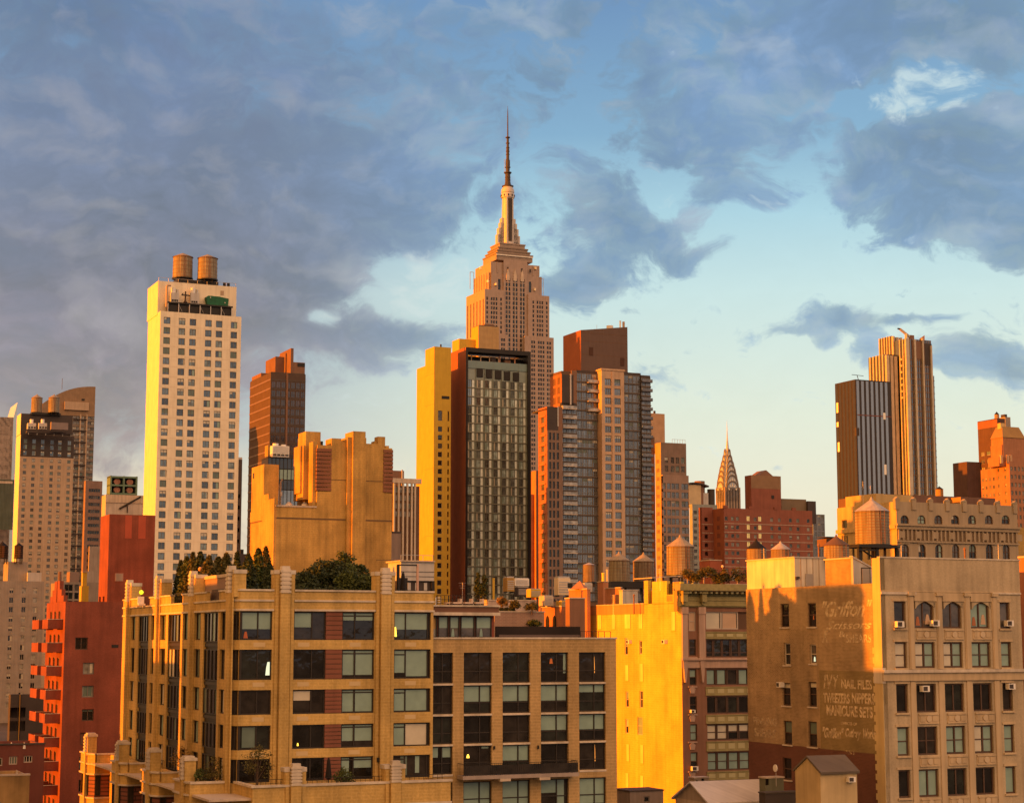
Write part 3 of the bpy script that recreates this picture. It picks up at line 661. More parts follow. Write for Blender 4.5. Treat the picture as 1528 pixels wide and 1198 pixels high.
# ================================================================== brown tower with striped side
b = Bld('striped_brown_tower', 'dark brown office tower with striped copper side and stepped top', 'tower', 404, 570, 720)
W, D = b.fx(456, v=570), b.ly(373, v=580); T = b.fz(556, 408)
zs = []; z = T - 3
while z > 30: zs.append(z); z -= 3.62
STR = mat('shaded_copper_stripe', (.165, .115, .09), rough=.5, var=.06); DW = glass('brown_glass', (.05, .04, .038), .1, .8)
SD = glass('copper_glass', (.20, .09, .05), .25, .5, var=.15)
w = b.p('wall'); w.box(0, W, 0, D, 0, T, mat('shaded_brown_side', (.085, .058, .048), streak=.05)); b.p('roof').box(.2, W-.2, .2, D-.2, T, T+.3, TAR)  # side and stripe colours darkened in place of shade on this face
for i, z in enumerate(zs):
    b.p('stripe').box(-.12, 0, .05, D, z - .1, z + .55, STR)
    b.p('spandrel').box(.02, W, -.08, 0, z - .1, z + .35, mat('brown_spandrel', (.085, .072, .068)))
cols = lerp(1.2, W - 1.2, 7)
for a in cols:
    for z in zs[1:40]: b.win('F', -.02, a, z + .5, (W - 2.4) / 6 - .3, 2.6, 'bt')
STY['bt'] = dict(frame=FR_BR, glass=[DW, glass('brown_glass_b', (.06, .04, .035), .1, .8), DW], fw=.1, mx=(.5,), prot=.06)
b.p('pier').box(b.fx(427, -.3, 600), b.fx(429.5, -.3, 600), -.35, 0, 0, T, BROWN)
# stepped top
zt = b.fz(520, 434, 2)
xs = b.fx(433, 2, 530)
b.p('crown').box(xs, b.fx(437, 2, 530), 1.0, D * .55, T, b.fz(520, 433, 2), mat('copper_face', (.17, .095, .07)))
b.p('crown').box(b.fx(437, 2, 545), W, 1.2, D, T, b.fz(541, 450, 1.2), BROWN)
ya = D * .22
b.p('crown').box(b.fx(426, ya, 545), xs, ya, D * .6, T, b.fz(527, 428, ya), mat('copper_face', (.17, .095, .07)))
b.p('crown').box(b.fx(413, ya, 545), b.fx(426, ya, 545), ya + 2, D * .75, T, b.fz(531, 415, ya), mat('copper_face', (.17, .095, .07)))
yb = D * .5; b.p('crown').box(.3, b.fx(418, 0, 560), yb, D * .95, T, b.lz(558, 385), BROWN)
b.p('vent').box(b.fx(444, 1.1, 549), b.fx(455, 1.1, 549), 1.0, 1.2, b.fz(547, 450, 1.1), b.fz(542, 450, 1.1), BLACK)
b.done()

# ================================================================== yellow tower and the glass hotel beside it
b = Bld('ochre_slab_tower', 'narrow ochre tower with a blazing yellow side and one window column', 'tower', 648, 517, 594.5)
W, T = b.fx(673, v=560), b.top; D1, D2 = b.ly(634.5, v=540), b.ly(622, v=560); z2 = b.lz(550, 624)
zw = [b.fz(626, 657) , *lerp(b.fz(644, 657), b.fz(886, 653), 20)]
xw, xv = b.fx(656.7, v=640), b.fx(669, v=640)
ops = [(xw, z, 1.5, 1.7) for z in zw[1:]] + [(xw, zw[0] - .4, 1.5, 3.4)]
for q in ops: b.win('F', .25, *q, 'plain')
op2 = [(xv, q[1], .55, q[3]) for q in ops]
for q in op2: b.win('F', .25, *q, 'dark')
yl = b.ly(627, v=577); opl = [(yl, b.lz(584, 627), 1.6, 3.6)]
b.win('L', .25, *opl[0], 'plain')
b.p('wall').facade('F', 0, 0, W, 0, T, ops + op2, .25, OCHRE); b.p('wall').facade('L', 0, 0, D2, 0, z2, opl, .25, OCHRE)
b.p('wall').prism([(0, .3), (W, .3), (W, D1), (0, D1)], z2 - .01, T, OCHRE)
b.p('wall').box(.02, W, D1, D2, 0, z2, OCHRE); b.p('wall').quad((0, 0, z2), (0, .31, z2), (0, .31, T), (0, 0, T), OCHRE)
b.p('wall').quad((0, D2, 0), (W, D2, 0), (W, D2, z2), (0, D2, z2), OCHRE); b.p('wall').quad((0, 0, T), (W, 0, T), (W, .31, T), (0, .31, T), OCHRE)
b.p('louvre').box(b.fx(659, v=593), b.fx(670.5, v=593), -.06, 0, b.fz(595.5, 665), b.fz(591, 665), BLACK)
for v in (560, 605, 700, 800): b.p('joint').box(-.012, 0, 0, D1, b.lz(v, 640), b.lz(v, 640) + .12, mat('ochre_joint', (.36, .24, .06)))
b.p('roof_vent').cyl(W * .55, D1 * .3, T, T + 1.3, .3, .3, BLACK, 8)
b.done()

b = Bld('black_framed_hotel', 'glass hotel in a black portal frame with a rust red side wall', 'tower', 695.5, 518, 600)
W, T = b.fx(792, v=525), b.top; D = b.ly(671.5, v=530)
fl, fr_ = b.fx(698.5, v=560), b.fx(787.6, v=560); ztop = b.fz(540.5, 740, .6)
k = 600 / FPX
m = b.p('frame')
m.box(-.0, fl, 0, 6, 0, T, BLACK); m.box(fr_, W, 0, 6, 0, T, BLACK); m.box(fl, fr_, 0, 6, b.fz(527.5, 740), T, BLACK)
m = b.p('wall'); m.box(-.06, 0, .1, D, 0, T, RUST); m.box(fl, fr_, 6.1, D, 0, T - 2, DGREY); m.box(0, fl, 6, D, 0, T, DGREY); m.box(fr_, W, 6, D, 0, T, DGREY)
xs = lerp(fl, fr_, 8); pw = xs[1] - xs[0]; zr0 = b.fz(567.5, 740, .6); ph = 13.45 * k
GP = mat('green_grey_panel', (.21, .275, .27), rough=.35, var=.12, spec=.6); GPL = mat('green_grey_top', (.14, .225, .24), rough=.35, var=.08, spec=.6)
FR_GG = mat('olive_frame', (.21, .225, .19), rough=.5); m = b.p('curtain_wall'); zb_ = 2
m.box(fl, fr_, .9, 1.2, zb_, ztop, GP)
m.box(fl, fr_, .62, .9, b.fz(551.5, 740, .6), ztop, GPL)
for i in range(8): m.box(xs[i] - .03, xs[i] + .03, .6, .9, zb_, ztop, FR_GG)
for i in range(5): b.p('louvre').box(b.fx(711.7 + 13.5*i, .7, 558), b.fx(720.5 + 13.5*i, .7, 558), .55, .9, b.fz(565.2 + .7*i - 1, 740, .7), b.fz(552.2 + .7*i - 1, 740, .7), BLACK)
for j in range(29):
    z = zr0 - ph * (j + 1)
    if z < 3: break
    m.box(fl, fr_, .62, .9, z - .13, z + .13, FR_GG)
    for i in range(7):
        b.win('F', .88, xs[i] + pw * .30, z + .15, pw * .44, ph - .32, 'gh1'); b.win('F', .88, xs[i] + pw * .70, z + .15, pw * .30, ph - .32, 'gh2')
STY['gh1'] = dict(frame=FR_GG, glass=[glass('hotel_room_a', (.14, .18, .19), .06, .5, ior=2.3), glass('hotel_room_b', (.32, .44, .46), .1, .7), glass('hotel_room_c', (.07, .085, .09), .06, .5, ior=2.3)], fw=.07, mx=(.45,), prot=.15, blind=[0, (.8, BLINDG, (0, .42)), 0, (.97, BLINDW, (0, .4)), 0, 0])
STY['gh2'] = dict(frame=FR_GG, glass=[glass('curtain_strip_a', (.74, .86, .86), .1, .5, var=.15), glass('curtain_strip_b', (.64, .76, .76), .1, .5, var=.2), glass('curtain_strip_c', (.54, .64, .62), .1, .5, var=.2)], fw=.05, prot=.12)
m = b.p('plant_room'); m.box(fl, fr_, 5.0, 5.9, ztop - 1, T - 2.2, BLACK); m.box(fl, fr_, .9, 5.9, ztop - 1.2, ztop - 1., TAR)
b.done(100)
e = on_roof(b, 'roof_scaffold', 'pale pipe rack inside the open top of the black framed hotel', 'pipe rack', fl + 2, 2.2, ztop - 1); m = MB()
for x in (0, 3.4, 6.6, 10): m.box(x, x + .3, 0, .3, 0, 3.4, TAN)
for z in (1., 3.0): m.box(-.6, 10.4, .02, .28, z, z + .3, STEEL)
m.obj('rails', e)
e = on_roof(b, 'roof_scaffold', 'copper coloured pipe posts at right inside the hotel top frame', 'pipe rack', fl + 12.5, 2.4, ztop - 1); m = MB()
for x in (0, 5.6): m.box(x, x + .35, 0, .35, 0, 3.6, mat('copper_post', (.50, .26, .17)))
m.box(0, 5.9, .05, .3, 3.2, 3.6, STEEL); m.cyl(-2.2, 1, 0, 2.9, 1.3, 1.3, DGREY, 12); m.box(2.2, 4.4, .5, 2, 0, 2.4, BROWN); m.obj('posts', e)

b = Bld('yellow_stepped_block', 'blank yellow block with a lower step standing before the spire skyscraper', 'building', 714, 486, 760)
W, D, T = b.fx(744.5, v=490), b.ly(703.5, v=490), b.top; zl = b.lz(503, 702)
m = b.p('wall'); m.box(0, W, 0, D, 0, T, mat('tan_render', (.40, .27, .13), streak=.05)); m.box(-.05, 0, 0, D, 0, T, OCHRE)
x = b.fx(684, 4, 512); m.box(x, -.06, D * .4, D * .4 + 8, 0, b.fz(506, 695, D*.4), OCHRE)
b.p('roof').box(.4, W - .4, .4, D - .4, T, T + .4, TAR); b.p('bulkhead').box(W * .38, W * .85, 2, 6, T + .4, T + 1.4, BROWN)
b.done()

# ================================================================== the spire skyscraper
b = Bld('art_deco_skyscraper', 'tall stepped limestone skyscraper with silver mast and needle antenna', 'skyscraper', 723.5, 431, 1456)
k = 1456 / FPX; fx, fz = b.fx, b.fz
W = fx(819.7, v=440); D = b.ly(695.7, v=440); T = b.top; T2 = T - 1.6
xL, xR = fx(752.5, v=445), fx(788, v=445)
wl = b.p('wall'); FL = 7.15 * k
zs = [T - 9 - FL * i for i in range(74)]; zs = [z for z in zs if z > 6]
# wings
opsl = b.grid('F', 0, [fx(680 + q / 7.984, v=455) for q in (375, 428, 456, 486, 540)], zs, 1.5, 2.5, 'esb', rec=.6)
wl.facade('F', 0, 0, xL, 0, T, opsl, .6, LIME)
opsr = b.grid('F', 0, [fx(680 + q / 7.984, v=455) for q in (925, 975, 1004, 1032, 1085)], zs, 1.5, 2.5, 'esb', rec=.6)
wl.facade('F', 0, xR, W, 0, T2, opsr, .6, LIME)
dL = [D * (i + .5) / 6 for i in range(6)]
opll = [(y, 0, 2.0, T - 8) for y in dL]
wl.facade('L', 0, 0, D, 0, T, opll, .8, LIME); b.p('window_strip').box(.8, .9, 1, D - 1, 0, T - 6, mat('bronzed_strip', (.30, .20, .13), streak=.1))
wl.box(.9, xL, .7, D, T - .3, T, LIME); wl.box(xR, W, .7, D, T2 - .3, T2, LIME)
wl.quad((W, 0, 0), (W, D, 0), (W, D, T2), (W, 0, T2), LIME); wl.quad((xL, 0, 0), (xL, 2, 0), (xL, 2, T), (xL, 0, T), LIME); wl.quad((xR, 0, 0), (xR, 2, 0), (xR, 2, T2), (xR, 0, T2), LIME)
# recessed centre, rising into the upper block
zc = fz(388, 765, 2); cc = [fx(680 + q / 7.984, 1.6, 455) for q in (606, 640, 691, 725, 777, 810)]
zcs = [z for z in [fz(415, 760, 1.6) - 3 - FL * i for i in range(80)] if z > 6]
opc = b.grid('F', 1.6, cc, zcs, 1.7, 2.9, 'esb', rec=.5); 
wl.facade('F', 1.6, xL, xR, 0, zc, opc, .5, LIME)
for q in (623, 708, 793): b.p('mullion').box(fx(680 + q/7.984, 1.3, 455) - .16, fx(680 + q/7.984, 1.3, 455) + .16, 1.25, 1.6, 0, fz(412, 760, 1.6), SILVER); b.p('finial').prof('F', [(fx(680 + q/7.984, 1.3, 455) + a, fz(408, 760, 1.6) + z) for a, z in ((-1.6, -6), (1.6, -6), (1.1, 0), (0, 4), (-1.1, 0))], 1.1, 1.6, mat('pale_finial', (.55, .45, .36)))
# upper block and shoulders
y3 = 3.0; x0, x1 = fx(733, y3, 420), fx(804, y3, 420); zU = fz(391, 740, y3)
ops = [(fx(680 + q/7.984, y3, 430), fz(680 if 0 else 432, 740, y3), 2.3, 9) for q in (520, 886)]
for q in ops: b.win('F', y3 + .5, *q, 'dark')
ops2 = [(fx(680 + q/7.984, y3, 430), fz(403, 740, y3), 1.4, 2.6) for q in (612, 780, 880)]
wl.box(x0, xL, y3 + .6, D - 3, T - 1, zU, LIME); wl.box(xR, x1, y3 + .6, D - 3, T - 1, zU, LIME); wl.box(xL, xR, 2.4, D - 3, T - 1, zU, LIME)
wl.facade('F', y3, x0, xL, T - 2, zU, ops[:1], .5, LIME); wl.facade('F', y3, xR, x1, T - 2, zU, ops[1:], .5, LIME)
for q in ops2: b.p('slot').box(q[0] - .8, q[0] + .8, 1.5, 1.6, q[1], q[1] + 3, DGREY)
x0s, x1s = fx(728.5, 6, 420), fx(808.5, 6, 420); zS = fz(407, 735, 6)
wl.box(x0s, x1s, 6, D - 5, T - 1, zS, LIME)
yl0 = 6; 
for i in range(7):
    y = y3 + 1 + (D - 9) * i / 6; b.p('buttress').box(x0s - .5, x0s, y, y + 1.6, T - 1, zS, LIME)
for i in range(9):
    x = x0 + (x1 - x0) * i / 8; b.p('buttress').box(x - .5, x + .5, y3 - .35, y3, zU - 9, zU, LIME)
# lower, wider shaft
yL = -3.0; zW = fz(503, 810, yL); xa, xb = fx(783, yL, 520), fx(826.3, yL, 520)
zs2 = [z for z in [zW - 6 - FL * i for i in range(60)] if z > 6]
opw = b.grid('F', yL, [fx(670 + q/7.984, yL, 540) for q in (990, 1017, 1070, 1097, 1126, 1176, 1206)], zs2, 1.6, 2.4, 'esb', rec=.5)
wl.facade('F', yL, xa, xb, 0, zW, opw, .5, LIME); wl.box(xa, xb, yL + .6, D + 2, zW - .4, zW, LIME); wl.quad((xb, yL, 0), (xb, D, 0), (xb, D, zW), (xb, yL, zW), LIME); wl.quad((xa, yL, 0), (xa, 2, 0), (xa, 2, zW), (xa, yL, zW), LIME)
xc, xd = -3., fx(757.5, yL, 520); zW2 = fz(499, 750, yL)
opv = b.grid('F', yL, [fx(670 + q/7.984, yL, 540) for q in (630, 657)], [z for z in zs2[:30]], 1.6, 2.4, 'esb', rec=.5)
wl.facade('F', yL, xc, xd, 0, zW2, opv, .5, LIME); wl.box(xc, xd, yL + .6, 2, zW2 - .4, zW2, LIME); wl.quad((xd, yL, 0), (xd, 2, 0), (xd, 2, zW2), (xd, yL, zW2), LIME)
wl.facade('L', xc, yL, D + 2, 0, zW2, [], .5, LIME)
# crown steps round the mast axis
ya = D * .47; xm = fx(757.6, ya, 330); cz = lambda v: b.F(757.6, v, ya)[1]
CRN = mat('crown_stone', (.30, .245, .215), streak=.05)
for (v0, v1, hw, hd) in ((391, 384, 20.5, 14), (384, 379, 18.5, 12.5), (379, 374, 16.5, 11), (374, 367, 14.3, 9.5)):
    b.p('crown').box(xm - hw * .80, xm + hw * .80, ya - hd, ya + hd, cz(v0) - 2, cz(v1) - 1.1, CRN); b.p('crown').box(xm - hw * .80 - .5, xm + hw * .80 + .5, ya - hd - .5, ya + hd + .5, cz(v1) - 1.1, cz(v1), mat('crown_lip', (.22, .175, .15)) if v1 != 367 else CRN)
b.p('parapet_rail').box(xm - 16.5, xm + 16.5, ya - 14.9, ya - 14.4, cz(388), cz(386.3), WHITEM)
# mooring mast
zm0, zm1 = cz(367), cz(296); ms = b.p('mast')
oct_ = lambda r, z0, z1, r1=None: ms.cyl(xm, ya, z0, z1, r, r1 or r, SILVER, 16)
oct_(5.3, zm0, zm1, 4.7); b.p('mast_glass').box(xm - 1.5, xm + 1.5, ya - 5.45, ya - 4.2, zm0 + 3, zm1 - 1, DGREY)
for q in (-2.6, 2.6): ms.box(xm + q - .5, xm + q + .5, ya - 5.0, ya - 4, zm0, zm1, SILVER)
for (dx, dy) in ((-1, 0), (1, 0), (0, 1), (0, -1)):
    for (r, v) in ((10.3, 352), (9.0, 342), (7.6, 334), (6.3, 327)):
        a = r
        if dx: ms.box(xm + dx*4, xm + dx*a, ya - 2.3, ya + 2.3, zm0, cz(v), SILVER)
        elif dy > 0: ms.box(xm - 2.3, xm + 2.3, ya + 4, ya + a, zm0, cz(v), SILVER)
ms.lathe(xm, ya, [(5.6, cz(296)), (5.7, cz(291)), (5.2, cz(289)), (5.6, cz(288)), (5.4, cz(284)), (4.0, cz(279.5)), (3.0, cz(278))], SILVER)
for i in range(10):
    t = i * .628; b.p('mast_window').box(xm + 5.62*math.cos(t) - .5, xm + 5.62*math.cos(t) + .5, ya + 5.62*math.sin(t) - .3, ya + 5.62*math.sin(t) + .3, cz(294.5), cz(291.5), BLACK)
an = b.p('antenna'); AM = mat('antenna_paint', (.062, .052, .052), rough=.6, var=.2)
an.lathe(xm, ya, [(5.0, cz(279)), (5.0, cz(277.8)), (3.0, cz(277.2)), (2.3, cz(272)), (2.2, cz(260)), (3.3, cz(258.6)), (3.3, cz(257.4)), (1.6, cz(256.5)), (2.0, cz(246)), (1.9, cz(240)), (1.35, cz(238)), (1.3, cz(222)), (1.6, cz(221)), (1.1, cz(219)), (1.0, cz(207)), (2.0, cz(206)), (2.0, cz(205)), (.62, cz(204)), (.5, cz(185)), (.42, cz(172)), (.1, cz(158.5))], AM, 10)
for v in (226, 231, 214, 250, 265, 269): an.cyl(xm, ya, cz(v) - .3, cz(v) + .3, 1.7 if v < 240 else 2.5, 1.7 if v < 240 else 2.5, AM, 8)
for q in (-3.0, -1.8): an.bar((xm + q, ya, cz(258)), (xm + q, ya, cz(238)), .18, STEEL, 4)
m = b.p('window_cradle')
for (x, s_) in ((fx(701.5, 8, 420), 1), (fx(810.5, 8, 420), -1)):
    for q in (0, 3.6): m.bar((x + q*s_*.9, 8, fz(434, 735, 8)), (x + q*s_*.9, 8, fz(409, 735, 8)), .28, STEEL, 4)
    m.bar((x, 8, fz(409, 735, 8)), (x + 3.2*s_, 8, fz(409, 735, 8)), .28, STEEL, 4)
for (u, v) in ((717, 400.5), (799, 400.5), (728, 420), (740, 424), (798, 432)): b.p('floodlight|%d' % u).cyl(fx(u, 2.2, v), 2.2, fz(v, u, 2.2) - 1, fz(v, u, 2.2) + 1, 1.0, 1.0, mat('floodlight_lens', (.9, .75, .5), rough=.3), 10)
b.done()

# ================================================================== stepped spire far away
b = Bld('scalloped_spire_tower', 'distant silver tower with scalloped arched crown and needle spire', 'skyscraper', 1080, 742, 2200)
k = 2200 / FPX; xa, ya = b.w2l(pt(1086.5, 742, 2213))[:2]; cz = lambda v: b.F(1086.5, v, ya)[1]
SP_ = mat('spire_steel', (.36, .38, .40), rough=.35, metal=.25, var=.1); SPW = mat('painted_spire_glints', (.85, .74, .56), rough=.3)  # pale colour painted as glints on the crown windows
RIM = mat('spire_rim', (.15, .125, .11)); hw0 = 11.0; zb = cz(731); m = b.p('crown')
b.p('wall').box(xa - hw0, xa + hw0, ya - hw0, ya + hw0, 0, cz(728), mat('spire_brick', (.30, .23, .18)))
for q in (-8, -4, 0, 4, 8):
    b.p('window_strip').box(xa + q - .8, xa + q + .8, ya - hw0 - .1, ya - hw0, 0, cz(731), DGREY); b.p('window_strip').box(xa - hw0 - .1, xa - hw0, ya + q - .8, ya + q + .8, 0, cz(731), DGREY)
for (v0, v1, hw) in ((735, 718, 11.0), (728, 709, 10.3), (721, 702, 9.4), (713, 694, 8.2), (705, 687, 6.8), (697, 679, 5.2), (689, 670, 3.6)):
    z0, z1 = cz(v0), cz(v1); arc = [(hw * math.cos(math.pi * i / 14) * .86, z0 + (z1 - z0) * math.sin(math.pi * i / 14)) for i in range(15)]
    m.prof('F', [(xa + a, z) for a, z in arc] + [(xa - hw*.86, z0 - 12), (xa + hw*.86, z0 - 12)], ya - hw, ya + hw, SP_); m.prof('L', [(ya + a, z) for a, z in arc] + [(ya - hw*.86, z0 - 12), (ya + hw*.86, z0 - 12)], xa - hw, xa + hw, SP_)
    rim = [(a * .99, z) for a, z in arc] + [(a * .86, z0 + (z - z0) * .86) for a, z in reversed(arc)]; b.p('arch_rim|%d' % v0).prof('F', [(xa + a, z) for a, z in rim], ya - hw - .5, ya - hw - .02, RIM); b.p('arch_rim|%d' % v0).prof('L', [(ya + a, z) for a, z in rim], xa - hw - .5, xa - hw - .02, RIM)
    for i in (2, 4.5, 7, 9.5, 12):
        t = math.pi * i / 14; r0, r1 = .50, .82; dt = .16
        tri = [(hw * math.cos(t - dt) * .86 * r0, z0 + (z1 - z0) * math.sin(t - dt) * r0), (hw * math.cos(t + dt) * .86 * r0, z0 + (z1 - z0) * math.sin(t + dt) * r0), (hw * math.cos(t) * .86 * r1, z0 + (z1 - z0) * math.sin(t) * r1)]
        b.p('crown_window').prof('F', [(xa + a, z) for a, z in tri], ya - hw - .25, ya - hw + .1, SPW); b.p('crown_window').prof('L', [(ya + a, z) for a, z in tri], xa - hw - .25, xa - hw + .1, SPW)
b.p('spire').lathe(xa, ya, [(3.0, cz(684)), (2.6, cz(676)), (1.7, cz(666)), (.9, cz(655)), (.5, cz(645)), (.05, cz(627))], SP_, 8)
b.done()

# ================================================================== big glass and brick tower, middle right
b = Bld('glass_brick_tower', 'wide glass and brick tower with an orange pier and brown roof block', 'tower', 838, 560, 560)
fx, fz, k = b.fx, b.fz, 560 / FPX; W = fx(971.5, v=600); D = b.ly(821, v=590); T = fz(556, 880); FLH = 14.4 * k
ybk = 14.
# dark side bay and body
m = b.p('wall'); m.box(0, W, .3, D, 0, T, DBROWN); m.box(fx(866, 6., 560), W, D, ybk + 10, 0, T, DBROWN)
def curtain(name, u0, u1, off, vtop, n, st='cw', vref=650, z_end=8., band=True):
    x0, x1 = fx(u0, off, vref), fx(u1, off, vref); zt = fz(vtop, (u0 + u1) / 2, off); pw = (x1 - x0) / n
    q = b.p(name); q.box(x0, x1, off + .25, off + 1.6, 0, zt, DGREY)
    z = zt - .9
    while z > z_end:
        z -= FLH
        for i in range(n): b.win('F', off + .05, x0 + pw * (i + .5), z + .35, pw - .06, FLH - .42, st, name='window')
        q.box(x0 - .1, x1 + .1, off - .25, off + .25, z - .05, z + .33, mat('slab_edge', (.10, .085, .08)))
    return x0, x1, zt
xg0, xg1, zg = curtain('curtain_wall', 861, 891, -.2, 553, 4)
xh0, xh1, zh = curtain('curtain_wall', 932, 957.5, -.2, 556, 4)
xi0, xi1, zi = curtain('curtain_wall', 957.5, 971.5, -.9, 560, 2)
xj0, xj1, zj = curtain('curtain_wall', 838.5, 861, -.6, 601, 3)
# pier of tan stone with paired windows
px0, px1 = fx(898, -3.2, 600), fx(931.5, -3.2, 600); zp = fz(549.5, 900, -3.2)
cu = [fx(907.3, -3.2, 600), fx(921.6, -3.2, 600)]; zs = [fz(579, 907, -3.2) + .9 - FLH * i for i in range(24)]; zs = [fz(565 + 10, 907, -3.2) - FLH * i for i in range(24)]
ops = b.grid('F', -3.2, cu, [z for z in zs if z > 6], 2.2, 2.1, 'cw', rec=.3)
q = b.p('stone_pier'); q.facade('F', -3.2, px0, px1, 0, zp, ops, .3, mat('pier_stone', (.47, .33, .23), streak=.08)); q.facade('L', px0, -3.2, .2, 0, zp, [], .3, mat('pier_stone', (.47, .33, .23))); q.quad((px1, -3.2, 0), (px1, .2, 0), (px1, .2, zp), (px1, -3.2, zp), mat('pier_stone', (.47, .33, .23))); q.quad((px0, -3.2, zp), (px1, -3.2, zp), (px1, .2, zp), (px0, .2, zp), mat('pier_stone', (.47, .33, .23)))
q.box(px0 - .25, px1 + .25, -3.45, .3, zp - .6, zp - .1, mat('pier_stone', (.47, .33, .23)))
xm_ = (cu[0] + cu[1]) / 2; q.box(xm_ - .35, xm_ + .35, -3.4, -3.2, 0, zp - .8, mat('pier_stone', (.47, .33, .23)))
# balconies
for j in range(22):
    z = zj - 2.2 - FLH * j
    if z < 8: break
    r = b.p('balcony|%d' % j); r.box(xj0 - .2, xj0 + 4.6, -2.0, -.6, z, z + .22, CONC); r.box(xj0 - .2, xj0 + 4.6, -2.0, -1.94, z + .22, z + 1.1, glass('balcony_glass', (.30, .29, .27), .15, .8)); r.box(xj0 - .2, xj0 - .14, -2.0, -.6, z + .22, z + 1.1, glass('balcony_glass', (.30, .29, .27), .15, .8))
    z = zi - 2.4 - FLH * j; r = b.p('balcony|r%d' % j); r.box(xi0, xi1 + .35, -1.7, -.9, z, z + .22, DGREY); r.box(xi0, xi1 + .35, -1.7, -1.65, z + .22, z + 1.0, glass('dim_balcony_glass', (.12, .115, .12), .12, .8))
    if j < 4: z = zg - FLH * (j + 1) - 1; r = b.p('balcony|m%d' % j); r.box(xg1 - 3.6, px0 - .05, -1.5, -.25, z, z + .22, CONC); r.box(xg1 - 3.6, px0 - .05, -1.5, -1.45, z + .22, z + 1.0, glass('balcony_glass', (.30, .29, .27), .15, .8))
# dark cheek and lit side
zq = fz(559, 845, -.3); b.p('dark_cheek').box(0, xg0 - 1.2, -.35, .29, fz(604, 845, -.3), zq, DGREY); b.p('white_strip').box(fx(850.5, -.4, 580), fx(852.5, -.4, 580), -.5, -.36, fz(604, 850, -.4), zq + .3, LGREY); b.p('dark_cheek').box(fx(853, -.3, 580), xg0, -.3, .28, fz(604, 857, -.3), fz(553, 857, -.3), BROWN)
yy = [D * f for f in (.25, .62)]; zz = [b.lz(575, 830) - FLH * i for i in range(20)]
opl = [(y, z, D * .24, 2.2) for y in yy for z in zz if z > 5]
for o_ in opl: b.win('L', .2, *o_, 'cw')
b.p('side_wall').facade('L', -.02, 0, D, 0, b.lz(560, 830), opl, .2, mat('rust_brick', (.34, .13, .07), streak=.08)); b.p('side_wall').box(.3, 4, ybk + 10, D, 0, b.lz(560, 822), DBROWN) if D > ybk + 10 else None
# lower wing to the left
yw = -5.; wx0, wx1 = fx(816.5, yw, 640), fx(839.5, yw, 640); zw = fz(607, 825, yw)
zc = fz(642, 825, yw); cw_ = [fx(u, yw, 700) for u in (821, 826.5, 832.5)]
opsw = [(c, zc - FLH * (i + 1), .75, 2.2) for c in cw_ for i in range(20) if zc - FLH * (i + 1) > 4]
for o_ in opsw: b.win('F', yw + .25, *o_, 'dark')
q = b.p('wing'); q.facade('F', yw, wx0, wx1, 0, zc, opsw, .25, mat('mauve_brick2', (.19, .13, .105), streak=.1)); q.box(wx0, wx1 - 1.5, yw, yw + .3, zc, zw, DGREY); q.box(wx1 - 1.5, wx1, yw, yw + .3, zc, zw, BROWN); q.box(wx0, wx1, yw + .31, 6, zw - 1, zw - .5, TAR); q.quad((wx1, yw, 0), (wx1, .3, 0), (wx1, .3, zw), (wx1, yw, zw), BROWN)
b.p('white_strip').box(fx(832, yw - .1, 625), fx(833.5, yw - .1, 625), yw - .14, yw - .01, fz(636, 832, yw), zw + .2, LGREY)
yd = None
for yy_ in lerp(2, 40, 60):
    pr = b.l2w(wx0, yw + yy_, zw)
    uu = CU + FPX * pr.x / (pr.y * CP + (pr.z - CAMH) * SP)
    if uu < 803.5: yd = yw + yy_; break
yd = yd or 20.
LB = mat('rust_brick', (.34, .13, .07)); opq = [(yw + (yd - yw) * .5, zw - 3 - FLH * (i + .6), (yd - yw) * .34, 2.1) for i in range(22)]; opq = [o_ for o_ in opq if o_[1] > 4]
for o_ in opq: b.win('L', wx0 + .2, *o_, 'cw')
q.facade('L', wx0, yw, yd, 0, zw, opq, .2, LB)
for i in range(22):
    z = zw - 3 - FLH * i
    if z > 5: b.p('string_course').box(wx0 - .25, wx0, yw + 1.0, yd - .6, z, z + .5, mat('orange_band', (.42, .16, .08)))
q.quad((wx0, yd, 0), (0, yd, 0), (0, yd, zw), (wx0, yd, zw), BROWN) if yd > 0 else None
# roof block, its top falling to the left
by = 6.; bx0, bx1 = fx(867, by, 520), fx(936.5, by, 520); zb0, zb1 = fz(492.5, 867, by), fz(488, 936, by); bd = by + 12
for yy_ in lerp(1, 30, 100):
    pr = b.l2w(bx0, by + yy_, zb0); uu = CU + FPX * pr.x / (pr.y * CP + (pr.z - CAMH) * SP)
    if uu < 841: bd = by + yy_; break
RB = mat('roof_block_brown', (.125, .085, .075), streak=.05, var=.05)
b.p('roof_block').prism([(bx0, by), (bx1, by), (bx1, bd), (bx0, bd)], T - 1, lambda x, y: zb0 + (zb1 - zb0) * (x - bx0) / (bx1 - bx0), RB); b.p('roof_block').box(bx0 - .06, bx0, by + .02, bd, T - 1, zb0, RUST)
for (u0, u1, v0, v1) in ((879, 885, 518, 530.5), (925.5, 931.5, 534, 546)): b.p('door|%d' % u0).box(fx(u0, by, 530), fx(u1, by, 530), by - .08, by, fz(v1, u0, by), fz(v0, u0, by), mat('door_brown', (.07, .035, .025)))
for v in (499, 511, 531): b.p('joint').box(bx0 + .1, bx1 - .1, by - .015, by, fz(v, 900, by), fz(v, 900, by) + .15, DBROWN)
